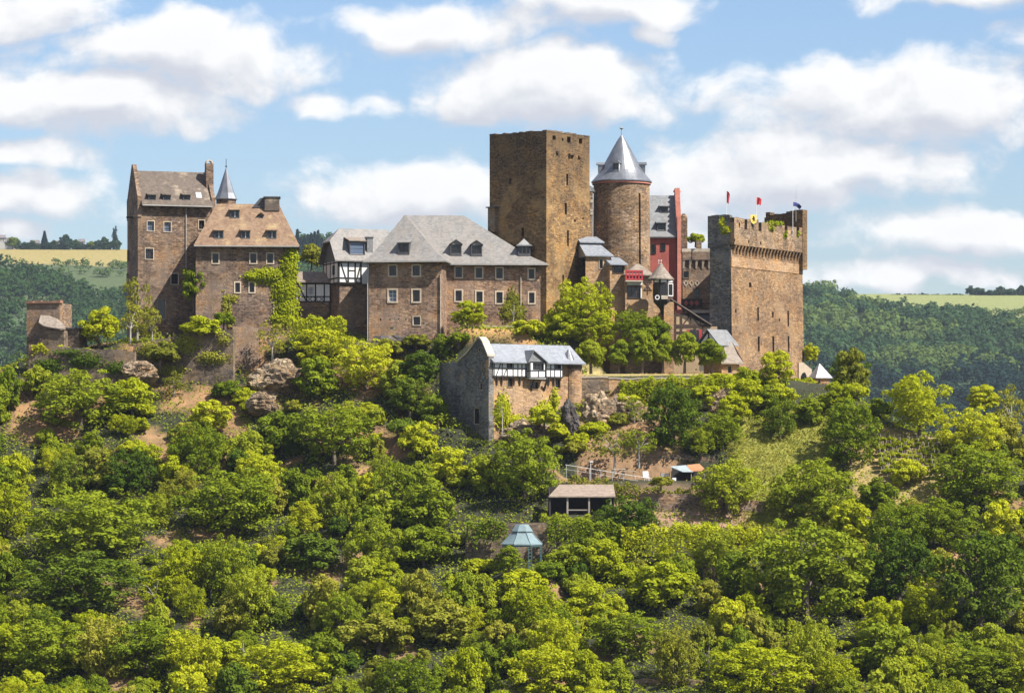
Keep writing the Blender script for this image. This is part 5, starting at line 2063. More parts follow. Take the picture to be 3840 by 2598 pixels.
rough_wall('reddish dry-stone wall below the white railing', [(2400, 1850), (2560, 1850), (2700, 1862), (2860, 1880)], -36.0, 1945, 'stone_brown', seed=7)
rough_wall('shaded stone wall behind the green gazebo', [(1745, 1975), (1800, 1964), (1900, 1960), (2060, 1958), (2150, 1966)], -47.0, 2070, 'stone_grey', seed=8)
rough_wall('brown stone wall at the bottom edge of the picture', [(2330, 2552), (2480, 2540), (2640, 2548)], -76, 2640, 'stone_brown', seed=9)
rough_wall('low wall with pale coping left of the meadow trees, below the white-roofed turret', [(3003, 1563), (3095, 1560)], -14, 1615, 'stone_warm', cope='coping', seed=10)
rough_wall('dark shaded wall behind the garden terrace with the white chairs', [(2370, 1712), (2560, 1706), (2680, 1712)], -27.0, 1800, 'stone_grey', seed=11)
rough_wall('small ruined wall stub among bushes below the dry-stone wall', [(2636, 2106), (2690, 2110)], -52.0, 2170, 'stone_grey', th=.9, seed=12)

# ------------------------------------------------------------------ ruined outpost at the far left
b0 = P(100, 1320, -2)
T = Thing('ruined_outpost', 'ruined dark stone outpost tower with reddish top and sloping grey roof at far left', 'ruin', b0, -14)
xr = T.x(224)
zt = T.z(1138)
w = MB()
facade(w, front(), 0, xr, -4, zt)
facade(w, right(xr), 0, 4.0, -4, zt)
facade(w, left(0), 0, 4.0, -4, zt)
facade(w, back(4.0), 0, xr, -4, zt)
w.poly([(0, 0, zt - .2), (xr, 0, zt - .2), (xr, 4, zt - .2), (0, 4, zt - .2)])
T.part('wall', w, 'stone_brown')
rg = random.Random(3)
mb = MB()
for i in range(9):
    xa, xb = -.15 + (xr + .3) * i / 9, -.15 + (xr + .3) * (i + 1) / 9
    mb.box(xa, xb, -.18, .6 + rg.uniform(0, .2), zt - .02, zt + rg.uniform(.12, .4))
T.part('brick_top', mb, 'brick_old', label='weathered reddish brick top course')
rf = MB()
ra_ = [(148, 1184), (180, 1186), (210, 1198), (232, 1215), (243, 1236)]
top = [T.at(*p, -.5) for p in ra_]
bot = [T.at(*p, -1.8) for p in ((146, 1212), (165, 1224), (190, 1230), (215, 1234), (243, 1237))]
for i in range(4):
    rf.hexa([(top[i][0], -.1, top[i][1]), (top[i + 1][0], -.1, top[i + 1][1]), (bot[i + 1][0], -1.9, bot[i + 1][1]), (bot[i][0], -1.9, bot[i][1])],
            [(top[i][0], -.1, top[i][1] + .12), (top[i + 1][0], -.1, top[i + 1][1] + .12), (bot[i + 1][0], -1.9, bot[i + 1][1] + .12), (bot[i][0], -1.9, bot[i][1] + .12)])
T.part('lean_to_roof', rf, 'slate_tan')
mb = MB()
mb.box(T.x(150, -1.6), T.x(240, -1.6), -1.6, 0, -3, T.z(1240, -1.6))
T.part('lean_to_wall', mb, 'stone_grey')
mb = MB()
mb.box(T.x(240), T.x(298), -.3, 2.6, -3, T.z(1236))
T.part('side_wall', mb, 'stone_grey')
mb = MB()
mb.box(T.x(236), T.x(302), -.5, 2.8, T.z(1236), T.z(1231))
T.part('side_roof', mb, 'slate_dark')
# dead twigs on top
mb = MB()
for i in range(9):
    x_ = rg.uniform(0, xr)
    mb.tube([(x_, .2, zt), (x_ + rg.uniform(-.3, .3), .2, zt + rg.uniform(.4, 1.0))], [.03, .012], 4)
T.part('twigs', mb, 'bark')

# ------------------------------------------------------------------ open shed
b0 = P(2060, 1932, -40)
T = Thing('open_shed', 'open-fronted wooden shed with light brown shingle roof below the railing', 'shed', b0, 2)
xr = T.x(2304)
ze, zr = T.z(1861), T.z(1816, 3)
rf = MB()
rf.hexa([(-.1, -.3, ze - .1), (xr + .1, -.3, ze - .1), (xr + .1, 3.2, zr - .1), (T.x(2098, 3), 3.2, zr - .1)], [(-.1, -.3, ze + .03), (xr + .1, -.3, ze + .03), (xr + .1, 3.2, zr), (T.x(2098, 3), 3.2, zr)])
T.part('roof', rf, 'shingle')
for px, mt in ((2062, 'wood_dark'), (2128, 'wood_grey'), (2209, 'wood_grey'), (2290, 'wood_grey')):
    mb = MB()
    x_ = T.x(px)
    mb.box(x_ - .1, x_ + .1, -.1, .1, -.6, ze - .1)
    T.part('post', mb, mt)
mb = MB()
mb.box(0, xr, 2.9, 3.05, -1, zr - .25)
T.part('back_wall', mb, 'wood_dark')
for xe in (0.02, xr - .1):
    mb = MB()
    mb.hexa([(xe, .12, -1), (xe + .08, .12, -1), (xe + .08, 2.9, -1), (xe, 2.9, -1)], [(xe, .12, ze - .12), (xe + .08, .12, ze - .12), (xe + .08, 2.9, zr - .25), (xe, 2.9, zr - .25)])
    T.part('side_wall', mb, 'wood_dark')
mb = MB()
mb.box(-.05, xr + .05, -.06, .06, ze - .26, ze - .12)
T.part('lintel_beam', mb, 'wood_dark')
mb = MB()
mb.box(T.x(2130), T.x(2208), -.04, .04, .55, .68)
T.part('rail', mb, 'wood_grey')

# ------------------------------------------------------------------ gazebo
b0 = P(1958, 2150, -52)
T = Thing('gazebo', 'grey-green metal gazebo with two-tier hipped roof among the bushes', 'gazebo', b0, 0)
s_ = FPX / (D0 - 52)
def ring(r_, z_, n=8):
    return [(r_ * math.cos(2 * PI * i / n + PI / 8), r_ * math.sin(2 * PI * i / n + PI / 8), z_) for i in range(n)]
mb = MB()
mb.loft([ring(82 / s_, T.z(2042)), ring(82 / s_, T.z(2038)), ring(60 / s_, T.z(2018)), ring(40 / s_, T.z(1996))])
rf = T.part('lower_roof', mb, 'metal_green')
mb = MB()
mb.loft([ring(37 / s_, T.z(1998)), ring(37 / s_, T.z(1988))])
T.part('lantern', mb, 'metal_green_dark')
mb = MB()
mb.loft([ring(43 / s_, T.z(1993)), ring(43 / s_, T.z(1990)), ring(33 / s_, T.z(1976)), ring(24 / s_, T.z(1965))])
T.part('upper_roof', mb, 'metal_green')
for i in range(8):
    a_ = 2 * PI * i / 8 + PI / 8
    mb = MB()
    mb.tube([(82 / s_ * math.cos(a_), 82 / s_ * math.sin(a_), T.z(2037)), (60 / s_ * math.cos(a_), 60 / s_ * math.sin(a_), T.z(2016)), (40 / s_ * math.cos(a_), 40 / s_ * math.sin(a_), T.z(1994))], .045, 5)
    T.part('rib', mb, 'metal_green', rf)
    mb = MB()
    r_ = 76 / s_
    for da in (-.09, .09):
        mb.tube([(r_ * math.cos(a_ + da), r_ * math.sin(a_ + da), -.6), (r_ * math.cos(a_ + da), r_ * math.sin(a_ + da), T.z(2040))], .05, 5)
    for k in range(9):
        z_ = .15 + k * .36
        mb.tube([(r_ * math.cos(a_ - .09), r_ * math.sin(a_ - .09), z_), (r_ * math.cos(a_ + .09), r_ * math.sin(a_ + .09), z_)], .025, 4)
    T.part('post', mb, 'metal_green_dark')
mb = MB()
mb.loft([ring(79 / s_, T.z(2048)), ring(79 / s_, T.z(2041))])
T.part('eave_band', mb, 'metal_green_dark')

# ------------------------------------------------------------------ garden terrace: railing, shelter, chairs
b0 = P(2120, 1775, -33.2)
T = Thing('railing', 'long thin white railing along the garden terrace edge', 'railing', b0, 0)
zt_ = lambda px: T.z(1742 + (px - 2120) * .162)
mb = MB()
mb.tube([(T.x(px), 0, zt_(px)) for px in range(2120, 2605, 60)], .024, 5)
T.part('handrail', mb, 'metal_white')
mb = MB()
mb.tube([(T.x(px), 0, zt_(px) - .5) for px in range(2120, 2605, 60)], .012, 5)
T.part('lower_rail', mb, 'metal_white')
for px in range(2124, 2604, 43):
    mb = MB()
    x_ = T.x(px)
    mb.tube([(x_, 0, zt_(px) - 1.6), (x_, 0, zt_(px))], .018, 5)
    T.part('post', mb, 'metal_white')
b0 = P(2215, 1790, -32.5)
T = Thing('lamp_post', 'thin pale pole rising at the garden terrace railing', 'pole', b0, 0)
mb = MB()
mb.tube([(0, 0, -1), (0, 0, T.z(1732))], .04, 6)
T.part('pole', mb, 'metal_white')
mb = MB()
mb.box(-.12, .3, -.08, .08, T.z(1733), T.z(1728))
T.part('lamp_head', mb, 'metal_white')

b0 = P(2560, 1818, -31.0)
T = Thing('garden_shelter', 'small open shelter with rust and tin sheet roof on the garden terrace', 'shelter', b0, 0)
A = lambda px, py, y: (T.x(px, y), y, T.z(py, y))
def sheet(name, q, mat):
    mb = MB()
    mb.hexa(q, [(x, y, z_ + .06) for x, y, z_ in q])
    T.part(name, mb, mat)
sheet('tin_sheet', [A(2512, 1750, -.4), A(2560, 1770, -.8), A(2600, 1770, -.8), A(2572, 1745, 1.2), ], 'tin_blue')
sheet('tin_sheet', [A(2590, 1768, -.7), A(2650, 1766, -.7), A(2622, 1740, 1.2), A(2575, 1744, 1.2)], 'tin_rust')
for px, y in ((2518, 0.0), (2592, -.6), (2642, -.5)):
    mb = MB()
    mb.tube([(T.x(px, y), y, -.8), (T.x(px, y), y, T.z(1766, y))], .06, 6)
    T.part('post', mb, 'wood_grey')
mb = MB()
mb.box(T.x(2520, 1.3), T.x(2640, 1.3), 1.3, 1.4, -.8, T.z(1752, 1.3))
T.part('back_wall', mb, 'wood_dark')
b0 = P(2494, 1815, -31.0)
T = Thing('slatted_screen', 'blue-grey slatted screen left of the tin-roofed shelter', 'screen', b0, 0)
for k in range(6):
    mb = MB()
    mb.box(-.5, .5, 0, .04, .1 + k * .2, .24 + k * .2)
    T.part('slat', mb, 'tin_blue')
for x_ in (-.5, .5):
    mb = MB()
    mb.box(x_ - .04, x_ + .04, .045, .1, -.6, 1.35)
    T.part('post', mb, 'wood_dark')


def chair(label, px, row, Y, rz, s=1.0):
    T = Thing('garden_chair', label, 'chair', P(px, row, Y), rz, 'white garden chairs on the terrace')
    mb = MB()
    mb.box(-.3 * s, .3 * s, -.3 * s, .3 * s, .40 * s, .46 * s)
    T.part('seat', mb, 'metal_white')
    mb = MB()
    mb.hexa([(-.3 * s, .26 * s, .46 * s), (.3 * s, .26 * s, .46 * s), (.3 * s, .32 * s, .46 * s), (-.3 * s, .32 * s, .46 * s)], [(-.27 * s, .42 * s, 1.05 * s), (.27 * s, .42 * s, 1.05 * s), (.27 * s, .47 * s, 1.05 * s), (-.27 * s, .47 * s, 1.05 * s)])
    T.part('backrest', mb, 'metal_white')
    for sx_ in (-.26, .26):
        for sy in (-.26, .26):
            mb = MB()
            mb.tube([(sx_ * s, sy * s, -.1), (sx_ * s, sy * s, .41 * s)], .03, 5)
            T.part('leg', mb, 'metal_white')
        mb = MB()
        mb.box((sx_ - .04) * s, (sx_ + .04) * s, -.3 * s, .3 * s, .62 * s, .66 * s)
        T.part('armrest', mb, 'metal_white')


chair('large white garden chair in the middle of the terrace', 2424, 1806, -31.8, 10, 1.15)
chair('white garden chair beside the tin-roofed shelter', 2526, 1818, -32.2, -15, .8)


def table(label, px, row, Y, rz):
    T = Thing('garden_table', label, 'table', P(px, row, Y), rz, 'pale tables on the garden terrace')
    mb = MB()
    mb.box(-.8, .8, -.4, .4, .68, .75)
    T.part('tabletop', mb, 'coping')
    for sx_ in (-.65, .65):
        for sy in (-.3, .3):
            mb = MB()
            mb.box(sx_ - .04, sx_ + .04, sy - .04, sy + .04, -.1, .68)
            T.part('leg', mb, 'wood_grey')


table('pale garden table under the slim light-trunked trees', 2318, 1782, -31.2, 8)
table('garden table with bench near the second pale trunk', 2355, 1790, -31.6, -6)

# ------------------------------------------------------------------ small white-roofed turret at the right
b0 = P(3076, 1450, 1.0)
T = Thing('small_turret', 'tiny stone turret with white-grey pyramid roof right of the shield wall', 'turret', b0, 20)
mb = MB()
o = T.op(3073, 1430, 9, 20, -.9)
facade(mb, front(-.9), -.9, .9, -2, T.z(1416), [o], .3)
facade(mb, left(-.9), -.9, .9, -2, T.z(1416))
facade(mb, right(.9), -.9, .9, -2, T.z(1416))
facade(mb, back(.9), -.9, .9, -2, T.z(1416))
T.part('wall', mb, 'stone_warm')
window(T, front(-.9), o, 0, bars=(0, 0))
T.part('roof', hip(-1.15, 1.15, -1.15, 1.15, T.z(1416), (-.12, 0), (-.1, 0), T.z(1362), .1), 'roof_pale')
b0 = P(2996, 1420, 1.5)
T = Thing('arched_wall', 'pale yellow wall stub with dark arch at the right foot of the shield wall', 'wall', b0, 12)
mb = MB()
mb.prism(front(0), [(0, -1), (0, T.z(1360)), (T.x(3012), T.z(1358)), (T.x(3044), T.z(1384)), (T.x(3048), -1)], 0, .6)
T.part('wall', mb, 'sandstone')
mb = MB()
mb.prism(front(-.03), [(.25, -.6), (.25, .35), (.5, .75), (.8, .8), (1.0, .4), (1.0, -.6)], 0, .02)
T.part('arch', mb, 'glass')
b0 = P(3288, 1575, 12)
T = Thing('domed_hut', 'small pale round-topped hut peeping out between trees on the right', 'hut', b0, 0)
mb = MB()
mb.lathe([(.75, -2), (.75, .1), (.68, .45), (.45, .75), (.05, .9)], 18)
T.part('dome', mb, 'plaster_white', smooth=True)

# ------------------------------------------------------------------ climbing plants and hedges
def cling(name, label, T, blobs, y, n, size, mat, thick=.5, seed=1, cat='ivy', side=None):
    """leaves clinging to a wall; blobs are photo ellipses (column, row, half width, half height)"""
    rg = np.random.default_rng(seed)
    area = np.array([b_[2] * b_[3] for b_ in blobs], float)
    pos, nr = [], []
    for bl, k in zip(blobs, (n * area / area.sum()).astype(int)):
        rr = np.sqrt(rg.random(k)) * (1 + .25 * rg.normal(size=k))
        a = rg.random(k) * 2 * PI
        for i in range(k):
            px, py = bl[0] + bl[2] * rr[i] * math.cos(a[i]), bl[1] + bl[3] * rr[i] * math.sin(a[i])
            if side == 'left':
                u, v = T.atx(px, py, y)
                p = Vector((y - rg.random() * thick * max(.15, 1 - rr[i] ** 2), u, v))
                nv = Vector((-1, rg.normal() * .6, .5 + rg.normal() * .5))
            else:
                u, v = T.at(px, py, y)
                p = Vector((u, y - .05 - rg.random() * thick * max(.15, 1 - rr[i] ** 2), v))
                nv = Vector((rg.normal() * .6 + .2, -1, .5 + rg.normal() * .5))
            pos.append(T.loc + T.Rm @ p)
            nr.append(T.Rm @ nv)
    me = leaf_mesh(name, np.array([tuple(p) for p in pos]), np.array([tuple(p) for p in nr]), size, mat, seed, .6)
    o = bpy.data.objects.new(name, me)
    col.objects.link(o)
    return tag(o, label, cat)


cling('ivy', 'bright ivy climbing the right corner of the hip-roofed house', HB,
      [(1085, 1000, 32, 60), (1070, 1085, 48, 60), (1080, 1160, 40, 50), (1010, 1032, 70, 30), (950, 1036, 35, 16), (1095, 960, 20, 40), (1060, 1195, 40, 25)], 0, 4200, .17, 'leaf_bright', .55, 3)
cling('ivy', 'thin yellow-green creeper on the lower wall of the hip-roofed house', HB, [(845, 1150, 10, 50), (870, 1120, 26, 14), (862, 1180, 8, 60)], 0, 420, .15, 'leaf_olive', .2, 5)
cling('ivy', 'yellowish creeper on the wall of the long residence below its right windows', FR, [(1925, 1130, 26, 50), (1905, 1170, 24, 36), (1945, 1175, 26, 40)], 0, 900, .15, 'leaf_olive', .25, 7)
cling('ivy', 'bright weeds hanging on the dark end of the shield wall', SW, [(2708, 834, 12, 20), (2722, 862, 22, 16)], -.1, 260, .18, 'leaf_bright', .35, 9, 'weeds', 'left')
cling('ivy', 'green weeds on the battlements of the shield wall near the blue flag', SW, [(2905, 838, 36, 9), (2890, 856, 12, 14), (2943, 880, 8, 16), (2990, 876, 5, 14)], -.45, 380, .18, 'leaf_mid', .35, 11, 'weeds')


def hedge(label, path, Y, w_, h_, n, mat, size=.13, seed=1, name='hedge', zoff=0.0, group=None):
    """leafy hedge body along photo points (column, top row)"""
    rg = np.random.default_rng(seed)
    pts = [P(px, py, Y) for px, py in path]
    pos, nr = [], []
    seg = [(a, b_) for a, b_ in zip(pts, pts[1:])]
    Ls = np.array([(b_ - a).length for a, b_ in seg])
    for (a, b_), k in zip(seg, (n * Ls / Ls.sum()).astype(int)):
        for i in range(k):
            t_ = rg.random()
            c = a.lerp(b_, t_)
            lump = .22 * math.sin(c.x * 2.1 + seed) + .16 * math.sin(c.x * 5.3 + 1)
            ang = rg.uniform(-PI * .15, PI * 1.0)
            vx, vz = math.cos(ang), math.sin(ang)
            pw = .55
            py_ = -math.copysign(abs(vx) ** pw, vx) * w_ / 2
            pz = (math.copysign(abs(vz) ** pw, vz) - 1) * h_ + lump
            if rg.random() < .45:
                pz -= rg.random() * h_ * .9
                py_ = -w_ / 2 * rg.uniform(.75, 1.05)
            pos.append((c.x + rg.normal() * .05, c.y + py_ + rg.normal() * .08, c.z + pz + rg.normal() * .08))
            nr.append((rg.normal() * .6, -vx + rg.normal() * .5 - .2, vz + .3 + rg.normal() * .5))
    me = leaf_mesh(name, np.array(pos), np.array(nr), size, mat, seed, .6)
    o = bpy.data.objects.new(name, me)
    col.objects.link(o)
    return tag(o, label, 'hedge', group)


hedge('flat-topped box hedge below the timbered link', [(1085, 1196), (1180, 1192), (1300, 1196)], -4.5, 2.2, 1.6, 4200, 'leaf_bright', seed=3)
hedge('long bright hedge spilling over the terrace wall below the clipped trees', [(2320, 1440), (2400, 1424), (2520, 1416), (2640, 1412), (2740, 1416), (2830, 1440)], -17.2, 2.6, 3.0, 11000, 'leaf_bright', .14, seed=5)
hedge('vine hedge along the wall top right of the open shed', [(2330, 1985), (2450, 1975), (2560, 1965), (2700, 1975), (2850, 1980)], -48.5, 1.8, 1.8, 5200, 'leaf_bright', .15, seed=7)
hedge('leafy vine hedge in front of the open shed', [(2030, 1925), (2110, 1935), (2200, 1940), (2330, 1930)], -44.0, 1.5, 1.3, 3600, 'leaf_mid', .14, seed=9)
hedge('dark green creeper hanging over the wall behind the gazebo', [(1750, 1962), (1840, 1955), (1900, 1956)], -48.0, 1.0, 1.0, 1700, 'leaf_dark', .14, seed=19)
hedge('creeper hanging over the wall right of the gazebo', [(2050, 1956), (2110, 1950), (2200, 1952), (2330, 1962)], -48.2, 1.4, 1.5, 3000, 'leaf_mid', .14, seed=23)
hedge('low hedge under the white railing', [(2130, 1790), (2260, 1800), (2400, 1825), (2560, 1840), (2680, 1850)], -34.4, 1.2, 1.0, 3600, 'leaf_olive', .13, seed=11)
hedge('bright low hedge row right below the long residence', [(1940, 1225), (2000, 1218), (2060, 1224), (2130, 1240)], -3.6, 1.6, 1.6, 2200, 'leaf_mid', .14, seed=13)

hedge('bright weeds trailing along the top of the long retaining wall at far left', [(120, 1296), (200, 1300), (290, 1312), (380, 1318)], -6.2, .7, .5, 1500, 'leaf_bright', .13, seed=17)
cling('ivy', 'dark creepers on the long retaining wall below the outpost', RW1, [(180, 1370, 50, 26), (320, 1350, 60, 30), (440, 1380, 40, 24), (250, 1320, 50, 12)], -.2, 1500, .15, 'leaf_dark', .35, 31)
cling('ivy', 'creepers on the tall shaded retaining wall under the gabled house', RW2, [(560, 1310, 46, 30), (700, 1290, 50, 36), (800, 1340, 60, 24), (640, 1390, 60, 20), (840, 1270, 26, 24)], -.2, 1700, .15, 'leaf_olive', .35, 33)
cling('ivy', 'bright creepers climbing the lower front wall of the gatehouse', GH, [(1885, 1545, 28, 60), (1930, 1590, 40, 36), (2045, 1545, 36, 40), (2000, 1590, 60, 30), (2080, 1500, 14, 40)], -.1, 2600, .17, 'leaf_bright', .7, 21)
# ------------------------------------------------------------------ trees placed one by one: (column, row, half width, half height) in the 2324-pixel view of the photograph
V = 3840 / 2324


def tree_at(cx_, cy_, rx, ry, kind, mat, label, Y=None, name='broadleaf_tree', cat='tree', group=None, zc=1.0, var=None, drop=0.0):
    px, py, hw, hh = cx_ * V, cy_ * V, rx * V, ry * V
    zcu = {'shrub': .45, 'clipped': 1.25, 'small': .80, 'big': .84, 'feather': .85}.get(kind, 1.0)
    ext = {'shrub': .85, 'clipped': .95, 'small': .93, 'feather': .95}.get(kind, .95)
    if Y is None:
        g = ground_at(px, py + hh * zcu)
        Y = g.y
    c = P(px, py, Y)
    s = (Y + D0) / FPX
    Rr = hw * s / ext
    sz = (hh * s / ext) / Rr
    base = c - Vector((0, 0, zcu * Rr * sz + drop))
    return plant(name, label, cat, base, Rr, sz, kind, mat, var, group), px, py, hw, hh


